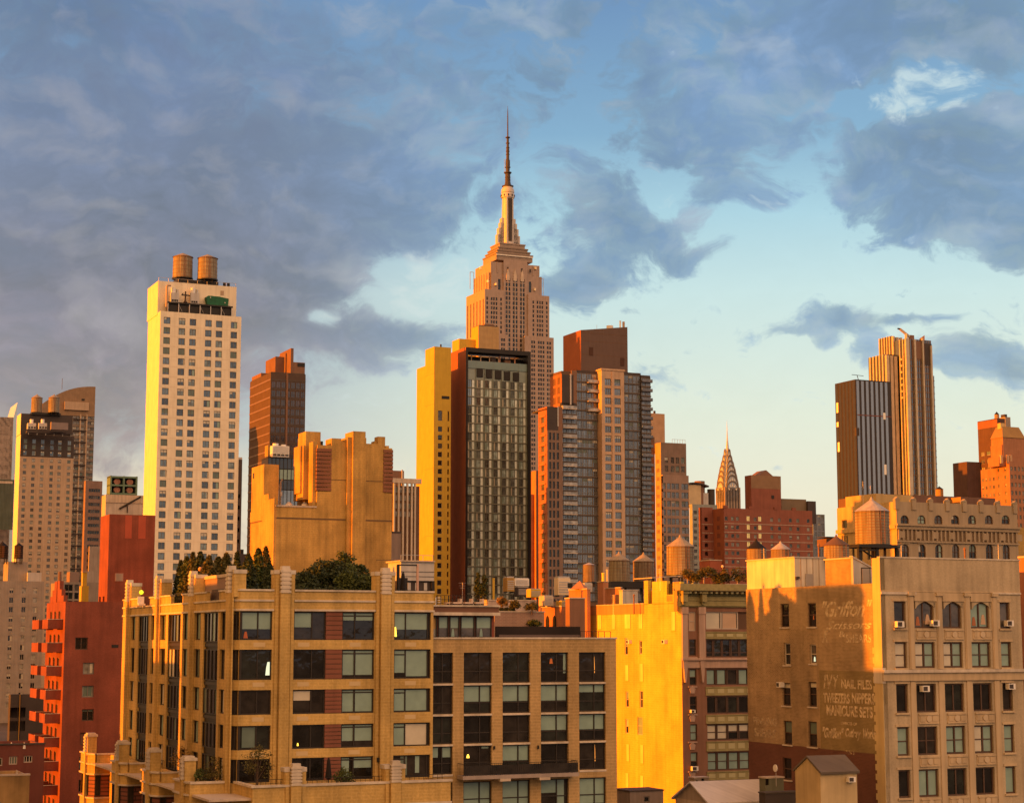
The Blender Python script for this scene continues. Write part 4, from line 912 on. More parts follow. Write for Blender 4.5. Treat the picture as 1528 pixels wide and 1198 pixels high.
b.p('roof_fan').cyl(fx(910, by + 5, 489), by + 5, zb1 - 1.5, fz(486.2, 910, by + 5), 1.1, 1.1, WHITEM, 12); b.p('flue').cyl(fx(925.5, by + 4, 484), by + 4, zb1 - 1, fz(478.5, 925, by + 4), .28, .28, WHITEM, 8); b.p('flue').cyl(fx(930.5, by + 4, 484), by + 4, zb1 - 1, fz(480.2, 930, by + 4), .42, .42, TAN, 8); b.p('aerial').bar((fx(890.5, by + 3, 487), by + 3, zb0), (fx(890.5, by + 3, 487), by + 3, fz(485, 890, by + 3)), .05, STEEL)
b.done(100)

# ================================================================== behind it to the right
b = Bld('orange_edged_tower', 'grey window tower with one orange lit corner strip beside the glass tower', 'tower', 986, 660, 750)
k = 750 / FPX; fx, fz = b.fx, b.fz; W = fx(1024, v=680); T = b.top; zl = fz(709, 1000); D = b.ly(977.5, v=680); W2 = fx(1028.2, -1.5, 760)
cols = [fx(u, v=690) for u in (994.5, 1003.5, 1011, 1019)]; zs = [T - 8.6 - 3.65*i for i in range(40)]; zs = [z for z in zs if z > 5]
ops = b.grid('F', 0, cols, [z for z in zs if z > zl], 1.7, 2.6, 'res', rec=.3)
b.p('wall').facade('F', 0, 0, W, zl - 2, T, ops, .3, mat('mauve_tower', (.20, .145, .12), streak=.1))
ops = b.grid('F', -1.5, [fx(u, -1.5, 760) for u in (991, 998.5, 1005, 1011, 1020, 1025)], [z for z in zs if z < zl - 4], 1.7, 2.5, 'cw', rec=.3)
b.p('wall').facade('F', -1.5, 0, W2, 0, zl, ops, .3, mat('mauve_tower2', (.27, .19, .155), streak=.1)); b.p('wall').box(0, W2, -1.2, D, zl - .5, zl, TAN); b.p('wall').box(0, W, .3, D, 0, T, mat('mauve_tower', (.20, .145, .12)))
b.p('lit_return').facade('L', -.05, 0, D, 0, T, [(D * .5, z, D * .5, 1.6) for z in zs], .2, mat('tan_return', (.45, .27, .13))); b.p('left_wing').box(fx(972, D + .2, 700), -.06, D + .2, D + 8, 0, fz(652, 975, D), DBROWN)
x0, x1 = fx(966, 8, 640), fx(992, 8, 640); b.p('plant_block').box(x0, x1, 8, 18, T - 3, fz(617, 980, 8), mat('tan_plant', (.42, .27, .17), streak=.06)); b.p('flue').cyl(fx(976.5, 9, 616), 9, T, fz(613, 976, 9), .5, .5, BLACK, 8)
m = b.p('railing')
for x in lerp(fx(1003, .3, 655), W - .3, 6): m.bar((x, .3, T), (x, .3, T + 1.6), .07, STEEL, 4)
m.bar((fx(1003, .3, 655), .3, T + 1.6), (W - .3, .3, T + 1.6), .07, STEEL, 4)
b.done()
b = Bld('arched_roof_tower', 'pale green glass tower with an arched canopy on top', 'tower', 1033, 752, 900)
k = 900 / FPX; fx, fz = b.fx, b.fz; W = fx(1070, v=760); T = b.top
ops = b.grid('F', 0, lerp(1.6, W - 1.6, 5), [T - 5 - 3.2*i for i in range(24)], 1.9, 1.8, 'cw', rec=.3); shell(b, 0, W, 0, 3, 0, T, mat('green_slab', (.25, .28, .28), var=.15), ops, rec=.3)
m = b.p('upper_glass'); m.box(fx(1028, 3, 740), fx(1046, 3, 740), 3, 12, T - 1, fz(723, 1036, 3), mat('pale_panel', (.52, .42, .27))); m.box(fx(1046, 3.5, 745), fx(1057, 3.5, 745), 3.5, 12, T - 1, fz(735, 1050, 3), LGREY); m.cyl(fx(1061, 5, 740), 5, T - 1, fz(730, 1061, 5), 1.9, 1.9, DGREY, 14); m.cyl(fx(1044, 6, 725), 6, T, fz(718, 1044, 6), 2.6, 2.6, BROWN, 14)
x0, x1 = fx(1026, 2, 720), fx(1058, 2, 720); pts = [(x0 + (x1 - x0) * i / 10, fz(721 + (8 if 0 else 0), 1040, 2) + 6.5 * k * math.sin(math.pi * (.28 + .62 * i / 10)) - 5 * k) for i in range(11)]
b.p('canopy').prof('F', pts + [(a, z - .7) for a, z in reversed(pts)], 2, 9, DGREY)
b.done()
b = Bld('orange_return_block', 'small sunlit orange block between the black framed hotel and glass tower', 'building', 800, 702, 640); b.p('wall').box(0, fx(806, v=720) if 0 else 4, 0, 10, 0, b.top, BROWN); D = b.ly(793.5, v=720); b.p('side_wall').box(-.06, 0, 0, D, 0, b.top, mat('orange_brick', (.45, .2, .09))); b.p('side_wall').box(-4, -.08, D * .4, D + 3, 0, b.fz(737, 797), mat('orange_brick', (.45, .2, .09))); b.done()

# red brick apartment block
b = Bld('red_apartment_block', 'long red brick apartment block with pale floor lines and glowing windows', 'building', 1080, 760, 600)
k = 600 / FPX; fx, fz = b.fx, b.fz; W = fx(1212, v=765); T = b.top + .5; D = b.ly(1064, v=770); FH = 12.85 * k
RB_ = mat('red_apartment_brick', (.235, .085, .058), streak=.1, var=.1, fine=.06)
us = (1083.7, 1093, 1100.5, 1116.7, 1127, 1134, 1151.5, 1163, 1179.5, 1190.5, 1206); zs = [T - 4.1 - FH * i for i in range(17)]; zs = [z for z in zs if z > 3]
ops = []
for u in us:
    a = fx(u, v=775); yel = u in (1116.7, 1134)
    for i, z in enumerate(zs):
        w_, h_ = (1.3, 1.75) if yel else (1.15, 1.3); 
        ops.append((a, z, w_, h_)); b.win('F', .2, a, z, w_, h_, 'yel' if yel and i < 4 else 'res' if (int(u) + i) % 3 else 'plain')
shell(b, 0, W, 0, D, 0, T, RB_, ops, rec=.2)
yl = D * .5; opl = [(yl, z, D * .3, 1.4) for z in zs]; b.p('side_wall').facade('L', -.06, 0, D, 0, T, opl, .2, mat('painted_lit_red_brick', (.36, .12, .06)));  # side brick painted lighter to look sunlit
for o_ in opl: b.win('L', .14, *o_, 'plain')
x2 = fx(1047.5, D, 790); shell(b, x2, -.07, D, D + 2.0, 0, fz(757, 1058, D), RB_, [(x2 + 1.6, z, 1.2, 1.3) for z in zs], part='rear_wing')
for z in zs: b.p('floor_line').box(0, W, -.08, 0, z - 1.05, z - .9, CONC)
for z in zs: b.p('floor_line').box(x2, -.1, D - .08, D, z - 1.05, z - .9, CONC)
for u in (1083, 1120, 1158, 1185): b.p('parapet_post').box(fx(u, v=760) - .7, fx(u, v=760) + .7, -.1, .6, T, T + .9, RB_)
pz = fz(709.5, 1140, 3); x0, x1 = fx(1121, 3, 740), fx(1165.5, 3, 740); q = b.p('penthouse'); q.box(x0, x1, 3, 7, T - 1, pz, RB_); q.box(x0 - .02, x1 + .02, 2.97, 3, fz(729, 1140, 3), pz, mat('brown_cap', (.24, .15, .09)))
b.p('penthouse_roof').prof('F', [(fx(1132, 4, 715), pz), (fx(1154, 4, 715), pz), (fx(1143.5, 4, 710), fz(708 - 1.5, 1143, 4) + 1.2)], 4, 10, BROWN); b.p('opening').box(fx(1151, 3, 740), fx(1155, 3, 740), 2.9, 3, fz(744, 1153, 3), fz(739, 1153, 3), BLACK)
x0, x1 = fx(1166, 5, 750), fx(1203, 5, 750); b.p('plant_screen').box(x0, x1, 5, 12, T - 1, fz(744.5, 1185, 5), mat('olive_panel', (.17, .13, .09))); b.p('plant_screen').box(x1, fx(1215, 5, 750), 4, 12, T - 4, fz(748, 1210, 5), DGREY)
b.done(100)
b = Bld('blue_glass_slab', 'blue grey glass slab behind the right end of the red apartment block', 'tower', 1213, 767, 700); W = b.fx(1231, v=790); ops = b.grid('F', 0, lerp(1, W - 1, 3), [b.top - 3 - 3.3*i for i in range(20)], W / 3 - .5, 2.9, 'cw', rec=.1); shell(b, 0, W, 0, 10, 0, b.top, mat('blue_panel', (.16, .19, .24), rough=.3), ops, rec=.1); b.done()

# ================================================================== right-hand towers
b = Bld('black_striped_tower', 'black tower with pale vertical glass stripes left of the bronze tower', 'tower', 1276, 566, 900)
k = 900 / FPX; fx, fz = b.fx, b.fz; W = fx(1330, v=600); D = b.ly(1246, v=580); T = b.top
b.p('wall').box(0, W, 0, D, 0, T, mat('black_frame', (.03, .024, .022), rough=.5)); SG = glass('striped_glass', (.12, .125, .15), .12, .5, ior=2.6, var=.08); SGL = mat('bronze_stripe', (.022, .017, .017), rough=.2, spec=.6, metal=.0, streak=.1)
n_ = 8; zcut, zc2 = fz(616.5, 1300), fz(621, 1300)
for i in range(n_):
    x = W * (i + .12) / n_ * 1.06
    if x + W / n_ * .5 > W: break
    b.p('glass_stripe|%d' % i).box(x + .3, x + W / n_ * .68, -.06, 0, zc2, T - .6, SG); b.p('glass_stripe|l%d' % i).box(x + .3, x + W / n_ * .68, -.06, 0, 5, zcut - 1, SG)
for i in range(6):
    y = D * (i + .12) / 6; b.p('bronze_stripe|%d' % i).box(-.06, 0, y + .2, y + D / 6 * .62, 5, T - .6, SGL)
b.p('plant_floor').box(1, W - .2, -.1, -.06, zcut - 1, zc2, mat('plant_floor', (.16, .06, .045), var=.5, scale=.6)); b.p('notch').box(-.1, fx(1282, v=640), -.12, 1.5, fz(650, 1275), fz(638, 1275), DGREY)
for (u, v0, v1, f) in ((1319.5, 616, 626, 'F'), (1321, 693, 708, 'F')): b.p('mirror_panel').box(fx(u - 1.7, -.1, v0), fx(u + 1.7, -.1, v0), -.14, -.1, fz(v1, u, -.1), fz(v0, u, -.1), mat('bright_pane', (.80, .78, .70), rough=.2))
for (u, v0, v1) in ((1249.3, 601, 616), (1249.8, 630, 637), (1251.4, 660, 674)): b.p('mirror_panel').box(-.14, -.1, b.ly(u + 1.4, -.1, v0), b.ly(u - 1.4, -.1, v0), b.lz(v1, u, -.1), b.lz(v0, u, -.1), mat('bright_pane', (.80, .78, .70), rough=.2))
m = b.p('roof_crane'); x = fx(1281, 3, 562); m.bar((x, 3, T), (x - .8, 3, T + 8*k), .18, BLACK); m.bar((x - 4, 3, T + 8.4*k), (x + 3, 3, T + 7.6*k), .14, BLACK)
b.done()

b = Bld('bronze_finned_tower', 'tall bronze and glass tower with gold lit fins and a roof crane', 'tower', 1352, 540, 1000)
k = 1000 / FPX; fx, fz = b.fx, b.fz; BZ = mat('bronze_fin', (.48, .42, .33), rough=.4, streak=.06); BG = glass('bronze_glass', (.10, .075, .05), .1, .9, var=.25, scale=.06, wave=0)
BG2 = glass('olive_glass', (.06, .065, .065), .09, .5, ior=2.2, var=.25, scale=.06, wave=0)
T1 = fz(506, 1360); T2 = fz(529, 1330, 4); W = fx(1392, v=600); Wr = fx(1398.2, 2, 700)
w = b.p('wall'); x0 = fx(1322.5, 8, 600)
w.box(0, W, 0, 24, 0, T1, BG2); w.box(x0, 0, 8, 24, 0, b.fz(529, 1330, 8), BG2); w.box(W, Wr, 2, 20, 0, fz(561, 1396, 2), BG2)
xu0 = fx(1334, 10, 520); w.box(xu0, 0, 12, 24, b.fz(529, 1330, 8) - 1, fz(502, 1340, 12), BG)
fp = b.p('fin')
for (u, wd, vt) in ((1325.8, 1.5, 530), (1331.6, 1.5, 531), (1337.6, 1.7, 532)): x = fx(u, 7, 600); fp.box(x - wd*.6, x + wd*.6, 6.4, 8, 0, fz(vt, u, 7), BZ); fp.box(x - wd*.6 - .05, x - wd*.6, 6.4, 8, 0, fz(vt, u, 7), BZ)
for (u, wd, vt) in ((1333.5, 1.0, 502), (1338.8, 1.3, 503.5), (1344.5, 1.0, 504)): x = fx(u, 11, 520); fp.box(x - wd*.6, x + wd*.6, 10.4, 12, b.fz(532, 1330, 8), fz(vt, u, 11), BZ)
for (u, wd, vt) in ((1355.7, 2.0, 505), (1367, .9, 507), (1379, .7, 505), (1391.3, .8, 516)): x = fx(u, -.6, 600); fp.box(x - wd*.6, x + wd*.6, -1.3, 0, 0, fz(vt, u, -.6), BZ)
for y in (9.2, 12.2, 15.2, 18.2, 21.2): fp.box(x0 - .6, x0, y, y + 1.1, 0, b.fz(529, 1330, 8), BZ)
for y in (13.2, 15.6, 18.0, 20.4, 22.8): fp.box(xu0 - .5, xu0, y, y + .9, b.fz(532, 1330, 8), fz(502, 1340, 12), BZ)
for y in (1.5, 4.5): fp.box(-.6, 0, y, y + .8, 0, T1, BZ)
for i in range(11):
    u = 1360 + i*3.1; x = fx(u, -.2, 600); b.p('mullion').box(x - .12, x + .12, -.35, 0, 0, T1, BROWN)
for i in range(72):
    z = T1 - 12 - 3.6*i
    if z < 5: break
    b.p('floor_line').box(.1, W - .1, -.22, 0, z, z + .55, mat('floor_bronze', (.20, .135, .085)))
    if z < b.fz(531, 1330, 8): b.p('floor_line').box(x0, -.1, 7.7, 8, z, z + .7, mat('floor_bronze', (.20, .135, .085)))
    if z < fz(565, 1396, 2): b.p('floor_line').box(W + .1, Wr, 1.8, 2, z, z + .6, mat('floor_bronze', (.20, .135, .085)))
    xb = fx(1348.5, -.2, 600)
    if i % 1 == 0 and z > fz(600, 1350): b.p('balcony').box(fx(1345, 4, 600), fx(1352.5, 4, 600), 2.5, 4, z, z + 1.1, BZ)
b.p('dark_screen').box(fx(1380, -.3, 530), fx(1390.5, -.3, 530), -.4, 0, fz(545, 1385), fz(513 , 1385), DGREY); b.p('dark_screen').box(fx(1361, -.3, 530), fx(1378, -.3, 530), -.4, 0, fz(536, 1370), T1 - 1, BROWN)
w.prism([(fx(1379.5, 0, 505), .2), (W, .2), (W, 10), (fx(1379.5, 0, 505), 10)], T1 - 6, lambda x, y: fz(512 if x < W - .1 else 518, 1385), BG2); b.p('fin').prof('F', [(fx(1373, 3, 505), T1), (fx(1379.8, 3, 505), T1), (fx(1379.8, 3, 505), fz(500.5, 1379, 3)), (fx(1373, 3, 505), fz(505, 1373, 3))], 3, 3.6, mat('copper_sail', (.45, .2, .11)))
m = b.p('roof_crane'); xa, xb = fx(1359, 4, 500), fx(1343, 4, 491); m.bar((xa, 4, fz(504, 1359, 4)), (xb, 4, fz(491, 1343, 4)), .8, BZ); m.bar((fx(1352, 4, 500), 4, T1), (fx(1352, 4, 500), 4, fz(498, 1352, 4)), .9, BZ); m.bar((xb, 4, fz(491, 1343, 4)), (xb - 1.5, 4, fz(490.5, 1341, 4)), .5, BLACK); m.box(xa - 1, xa + 1.6, 3, 5, T1, fz(500.5, 1359, 4), BROWN)
b.done()

b = Bld('brown_setback_tower', 'dark maroon tower with an orange upper band at the right edge', 'tower', 1488, 624, 800)
k = 800 / FPX; fx, fz = b.fx, b.fz; D = b.ly(1459, v=640); W = fx(1500, v=640); T = b.top
MR = mat('maroon_brick', (.095, .055, .05), streak=.1, var=.12); zs = [T - 16 - 3.5*i for i in range(22)]
opl = [(D * f, z, D * .2, 1.9) for f in (.2, .5, .8) for z in zs]
for o_ in opl: b.win('L', .25, *o_, 'res')
shell(b, 0, W, 0, D, 0, T, MR, opsL=opl); b.p('painted_sun_band').box(-.08, 0, .1, D, fz(636, 1485), T - .4, mat('sunlit_band_paint', (.26, .10, .06)))  # upper band painted as the sunlit part, brick below kept dark as unlit
b.p('wing').box(b.fx(1443, D * .9, 700), -.2, D * .9, D * .9 + 10, 0, fz(689, 1450, D*.9), MR)
b.done()
water_tank(1487.5, 624.5, 806, 3.6, 6, 'tiny roof tank on the dark maroon tower at the right edge', coneh=.8, wood=CONE, cone=DWOOD, stand=1)
b = Bld('orange_art_deco_tower', 'orange brick stepped tower with a gilded mansard roof at the right edge', 'tower', 1506, 690, 740)
k = 740 / FPX; fx, fz = b.fx, b.fz; OB = mat('orange_brick2', (.34, .16, .09), streak=.1); D = b.ly(1463, v=690); T = fz(688, 1510)
zs = [T - 4 - 3.3*i for i in range(24)]; cols = [fx(u, v=700) for u in (1509.5, 1515, 1520.5, 1526, 1532)]
ops = b.grid('F', 0, cols, [z for z in zs if z > 4], 1.0, 1.7, 'res'); opl = [(D * f, z, 1.2, 1.6) for f in (.15, .38) for z in zs if z > 4]
for o_ in opl: b.win('L', .25, *o_, 'res')
zsh = b.lz(700, 1475)
shell(b, 0, 18, 0, D * .46, 0, T, OB, ops, opl); b.p('side_wing').box(-.02, 15, D * .46, D, 0, zsh, OB); [b.win('L', -.05, D * f, z, 1.2, 1.5, 'res') for f in (.55, .68, .81, .93) for z in zs if 4 < z < zsh - 2]
for i, (u0, vt, off) in enumerate(((1497.5, 663, 2.5), (1493, 681, 1.2))): 
    x = fx(u0, off, 680); dd = 7; b.p('setback').box(x, 20, off + 1, off + 1 + dd, T - 2, fz(vt, u0, off), OB)
for u in (1494, 1503.5, 1508): b.p('pilaster').box(fx(u, .8, 690) - .5, fx(u, .8, 690) + .5, .3, 1, T - 1, fz(679, u, .8), mat('pale_pilaster', (.52, .33, .2)))
x0, x1 = fx(1496, 3, 650), fx(1530, 3, 650); z0, z1 = fz(653, 1510, 3), fz(636, 1510, 3); zz = fz(634, 1500, 3)
q = b.p('mansard'); rf = mat('gilded_roof', (.30, .17, .045), rough=.5); q.poly([(x0, 3, z0), (x1, 3, z0), (x1 - 1.6, 5, z1), (x0 + 1.6, 5, z1)], rf); q.poly([(x0, 11, z0), (x0, 3, z0), (x0 + 1.6, 5, z1), (x0 + 1.6, 9, z1)], rf); q.poly([(x0 + 1.6, 5, z1), (x1 - 1.6, 5, z1), (x1 - 1.6, 9, z1), (x0 + 1.6, 9, z1)], rf); q.poly([(x1, 3, z0), (x1, 11, z0), (x1 - 1.6, 9, z1), (x1 - 1.6, 5, z1)], rf); q.poly([(x0, 11, z0), (x1, 11, z0), (x1 - 1.6, 9, z1), (x0 + 1.6, 9, z1)], rf)
b.p('setback').box(x0 + .3, x1 - .3, 3.3, 10.8, T - 1, z0, OB); b.p('lantern').box(x0 + .8, x0 + 3, 5, 7, z1 - 1, zz + 1, mat('pale_lantern', (.6, .42, .2)))
b.done()
b = Bld('maroon_rear_tower', 'narrow dark tower showing between the maroon tower and gilded roof', 'tower', 1500, 622, 900); shell(b, 0, 3.2, 0, 10, 0, b.top, GREY); b.p('roof_box').box(.5, 2, 1, 4, b.top - 1, b.top + 1.5, DGREY); b.done()

# ================================================================== cream apartment building in front, left
J = Bld('cream_apartment_building', 'cream brick apartment building with stacked stone finials and roof garden', 'building', 350, 880, 165)
JW, JD, JP = 19.4, 47.5, 30.63
ROWS = [(26.03, 28.62), (22.44, 25.17), (19.33, 21.53), (16.2, 18.36), (13.3, 15.39)]
RCLAD = mat('red_clapboard', (.205, .08, .055), streak=.08)
def near_window(b, face, off, a0, a1, z0, z1, split=(.5,), bars=(), blinds=(), g=0, fw=.12, parent=None, extra=(), fr=FR_B, frac_h=None):
    """a large window: frame with glass as the part, each blind behind it a sub-part; blinds are (a from, a to, drop, material)"""
    st = MB(); w, h = a1 - a0, z1 - z0; gl = (G_D + G_L)[g]
    st.quad((0, 0, 0), (w, 0, 0), (w, 0, h), (0, 0, h), gl); p = .09
    st.box(0, fw, -p, -.004, 0, h, fr); st.box(w - fw, w, -p, -.004, 0, h, fr); st.box(fw, w - fw, -p, -.004, 0, fw, fr); st.box(fw, w - fw, -p, -.004, h - fw, h, fr)
    for q in split: st.box(w*q - fw*.45, w*q + fw*.45, -p*.9, -.004, fw, h - fw, fr)
    for (x0, x1, z) in bars: st.box(max(fw, w*x0), min(w - fw, w*x1), -p*.8, -.004, h*z - .05, h*z + .05, fr)
    P = (lambda a, z: (a, off, z)) if face == 'F' else (lambda a, z: (off, a, z))
    o = st.obj('window', parent or b.e, P(a0 if face == 'F' else a1, z0), 0 if face == 'F' else ROTL)
    for (x0, x1, d, m) in blinds:
        q = MB(); q.quad((w*x0 + fw*.6, -.0035, h*(1-d)), (w*x1 - fw*.6, -.0035, h*(1-d)), (w*x1 - fw*.6, -.0035, h - fw), (w*x0 + fw*.6, -.0035, h - fw), m); q.obj('blind', o)
    for (x, z, sx, sz, m, n) in extra:
        q = MB(); q.prof('F', [(w*x - sx/2, h*z), (w*x + sx/2, h*z), (w*x + sx*.38, h*z + sz*.6), (w*x + sx*.2, h*z + sz), (w*x - sx*.2, h*z + sz), (w*x - sx*.38, h*z + sz*.6)], -.05, -.008, m); q.obj(n, o)
    return o
w = J.p('wall'); LCW = [(2.2, 4.7), (12.0, 14.3), (16.7, 19.1), (26.4, 28.7), (30.9, 33.1), (41., 43.)]; LBAY = [(5.5, 10.9), (20.0, 25.4), (34.4, 39.3)]
fo = []
for z0, z1 in ROWS:
    for x0, x1 in ((.55, 3.61), (5.65, 13.5), (15.45, 19.15)): fo.append(((x0+x1)/2, z0, x1-x0, z1-z0))
w.facade('F', 0, .55, JW, 10, JP, fo, .3, YBRICK)
lo = [((a+c)/2, z0, c-a, z1-z0) for a, c in LCW for z0, z1 in ROWS] + [((a+c)/2, 10, c-a, 18.62) for a, c in LBAY]
w.facade('L', 0, .6, JD, 10, 29.7, lo, .3, YBRICK)
w.quad((JW, 0, 10), (JW, 20, 10), (JW, 20, JP), (JW, 0, JP), YBRICK); w.quad((0, JD, 10), (JW, JD, 10), (JW, JD, 29.7), (0, JD, 29.7), YBRICK)
# chamfered corner: brick between the rows of windows, glass in them
zz = [10] + [z for r in reversed(ROWS) for z in r] + [JP]
for i in range(0, len(zz), 2): w.quad((0, .6, zz[i]), (.55, 0, zz[i]), (.55, 0, zz[i+1]), (0, .6, zz[i+1]), YBRICK)
for z0, z1 in ROWS:
    q = MB(); q.quad((.12, .72, z0), (.67, .12, z0), (.67, .12, z1), (.12, .72, z1), G_D[1]); q.bar((.12, .70, z0), (.12, .70, z1), .06, FR_B, 4); q.bar((.65, .12, z0), (.65, .12, z1), .1, FR_B, 4); q.bar((.36, .44, z0), (.36, .44, z1), .04, FR_B, 4); q.bar((.12, .70, z0+.06), (.65, .12, z0+.06), .06, FR_B, 4); q.bar((.12, .70, z1-.06), (.65, .12, z1-.06), .06, FR_B, 4); q.obj('window', J.e)
J.p('roof').quad((.3, .3, 29.4), (JW-.3, .3, 29.4), (JW-.3, JD-.3, 29.4), (.3, JD-.3, 29.4), TAR)
w.box(.55, JW, .02, .35, 29.3, JP - .02, YBRICK); w.box(.02, .35, .6, JD, 29.3, 29.68, YBRICK)
# stone bands
bd = J.p('stone_band')
for z in (28.66, 29.52, 30.46):
    for x0, x1 in ((.5, 3.7), (5.66, 13.55), (15.4, JW + .08)): bd.box(x0, x1, -.13, .05 if z < 30 else .4, z, z + .17, STONE)
    bd.prism([(-.1, .62), (.5, -.12), (.6, .02), (.05, .66)], z, z + .17, STONE)
for z in (28.66, 29.56): bd.box(-.12, .05, .62, JD, z, z + .16, STONE)
for c in (0.9, 15.1, 29.6, 44.2):
    y0, y1 = max(.62, c - 5.2), min(JD, c + 4.4); w.box(0, .35, y0, y1, 29.7, JP - .02, YBRICK); bd.box(-.12, .42, y0, y1, 30.47, 30.63, STONE)
# AC sleeves under the windows
for (z0, z1) in ROWS:
    for x in (2.4, 3.3 if 0 else 6.6, 11.6, 17.1): J.p('vent_panel|%d%d' % (int(z0), int(x))).box(x - .55, x + .55, -.02, 0, z0 - .62, z0 - .22, mat('pale_vent_panel', (.52, .40, .22), var=.05))
# piers with stacked stone finials
def finial(b, face, a, zt, za, zb=10., wd=.95):
    P = (lambda a0, a1, d0, d1: (a0, a1, d0, d1)) if face == 'F' else (lambda a0, a1, d0, d1: (d0, d1, a0, a1))
    m = MB(); h = wd / 2
    m.box(*P(a - h, a + h, -.38, -.002), zb, za, YBRICK); 
    for s_ in (-1, 1): m.box(*P(a + s_*(h + .12), a + s_*(h + .42), -.12, -.002), zb, zt - .5, YBRICK)
    m.box(*P(a - h - .5, a + h + .5, -.02, 1.1), za - .4, zt - .42, YBRICK)
    o = m.obj('pier', b.e)
    m = MB(); n = 6; dz = (zt + .1 - za) / n
    for i in range(n):
        z = za + dz * i; m.box(*P(a - h - .02, a + h + .02, -.46, .3), z, z + dz * .6, STONE); m.box(*P(a - h + .07, a + h - .07, -.40, .3), z + dz * .6, z + dz, STONE)
    m.box(*P(a - h + .1, a + h - .1, -.36, .3), zt + .1, zt + .3, STONE)
    m.box(*P(a - h - .56, a - h - .04, -.08, 1.16), zt - .42, zt - .06, STONE); m.box(*P(a + h + .04, a + h + .56, -.08, 1.16), zt - .42, zt - .06, STONE); m.box(*P(a - h - .04, a + h + .04, .31, 1.16), zt - .42, zt - .06, STONE)
    m.obj('finial', o)
finial(J, 'F', 4.72, 32.45, 30.3); finial(J, 'F', 14.5, 32.45, 30.3)
for a in (1.05, 15.1, 29.6, 44.2): finial(J, 'L', a, 32.45, 30.3, wd=.9)
# windows, front
BG, BW, BD = BLINDG, BLINDW, BLINDD
FW = {0: [[(0, .55, .62, BG), (.55, 1, .62, BG)], [(0, .58, .55, BG)], [(0, .42, .30, BG), (.42, 1, .30, BG)], [(0, .33, .62, BG), (.33, .94, .62, BG)]],
      1: [[], [], [(0, .42, .86, BG), (.42, 1, .86, BG)], [(0, .33, .80, BG), (.33, .94, .92, BG)]],
      2: [[], [(0, .58, .45, BW)], [(0, .42, .93, BG), (.42, 1, .93, BG)], [(0, .33, .93, BG), (.33, .94, .93, BG)]],
      3: [[(.08, .55, .9, BD)], [], [(0, .42, .72, BG), (.42, 1, .72, BG)], [(0, .33, .93, BG), (.33, .94, .95, BW)]],
      4: [[], [], [(0, .3, .9, BG), (.36, 1, .5, BG)], [(.2, .42, .9, BD), (.6, .75, .8, BG)]]}
for i, (z0, z1) in enumerate(ROWS):
    t = .3
    near_window(J, 'F', t, .72, 3.61, z0, z1, (.55,), blinds=FW[i][0], g=(0, 2, 1, 2, 0)[i], extra=[(.93, .15, .6, 1.2, LITW, 'lit_screen')] if i == 1 else [(.16, .06, .4, .6, mat('terracotta', (.45, .13, .06)), 'vase')] if i == 0 else [])
    near_window(J, 'F', t, 5.65, 8.75, z0, z1, (.58,), blinds=FW[i][1], g=(1, 0, 1, 0, 0)[i], extra=[(.2, .12, .16, .26, LAMP, 'lamp')] if i == 3 else [])
    near_window(J, 'F', t, 10.35, 13.5, z0, z1, (.40,), blinds=FW[i][2], g=(0, 1, 1, 1, 0)[i], bars=[(0, 1, .86)])
    near_window(J, 'F', t, 15.45, 19.15, z0, z1, (.33, .93), blinds=FW[i][3], g=(2, 0, 1, 0, 1)[i], bars=[(0, .33, .82)] if i else [], extra=[(.05, .12, .32, .9, LAMP, 'lamp')] if i == 0 else [])
    q = J.p('red_panel|%d' % i)
    n = 6
    for j in range(n): zq = z0 + (z1 - z0) * j / n; q.box(8.76, 10.34, .05 + .0, .28, zq + .07, z0 + (z1 - z0) * (j + 1) / n, RCLAD); q.box(8.76, 10.34, .12, .28, zq, zq + .07, DBROWN)
# windows, left face
rg = random.Random(5)
for a, c in LCW:
    for i, (z0, z1) in enumerate(ROWS):
        bl = [(.15, .62, .95, rg.choice((BG, BW, BD)))] if rg.random() < .55 else []
        near_window(J, 'L', .28, a, c, z0, z1, (.62,), blinds=bl, g=rg.choice((0, 1, 2, 0, 5)))
for n_, (a, c) in enumerate(LBAY):
    q = J.p('bay_window|%d' % n_); q.box(.30, .6, a, c, 10, 28.6, BLACK)
    for i, (z0, z1) in enumerate(ROWS):
        for k in range(4):
            y0 = a + (c - a) * k / 4; bl = [(0, 1, .96, rg.choice((BG, BW, BD)))] if rg.random() < .3 else []
            near_window(J, 'L', .2, y0 + .03, y0 + (c - a) / 4 - .03, z0 - .2, z1, (), blinds=bl, g=rg.choice((0, 1, 2, 0, 5)), fw=.09)
    for z in (18.9, 22.0, 25.6): q.box(.16, .3, a, c, z - .18, z + .12, FR_B)
# roof room and roof wall
J.p('roof_room').box(.9, 2.1, 6.0, 15.5, 29.4, 31.9, mat('mauve_render', (.24, .17, .15))); J.p('roof_room').box(.8, 2.2, 5.9, 15.6, 31.9, 32.2, CONC)
r = J.p('roof_railing')
for y0, y1 in ((20, 25), (5.6, 9.8), (34.2, 39)):
    for k in range(12): y = y0 + (y1 - y0) * k / 11; r.bar((.5, y, 29.6), (.5, y, 30.75), .03, BLACK, 4)
    r.bar((.5, y0, 30.75), (.5, y1, 30.75), .04, BLACK, 4)
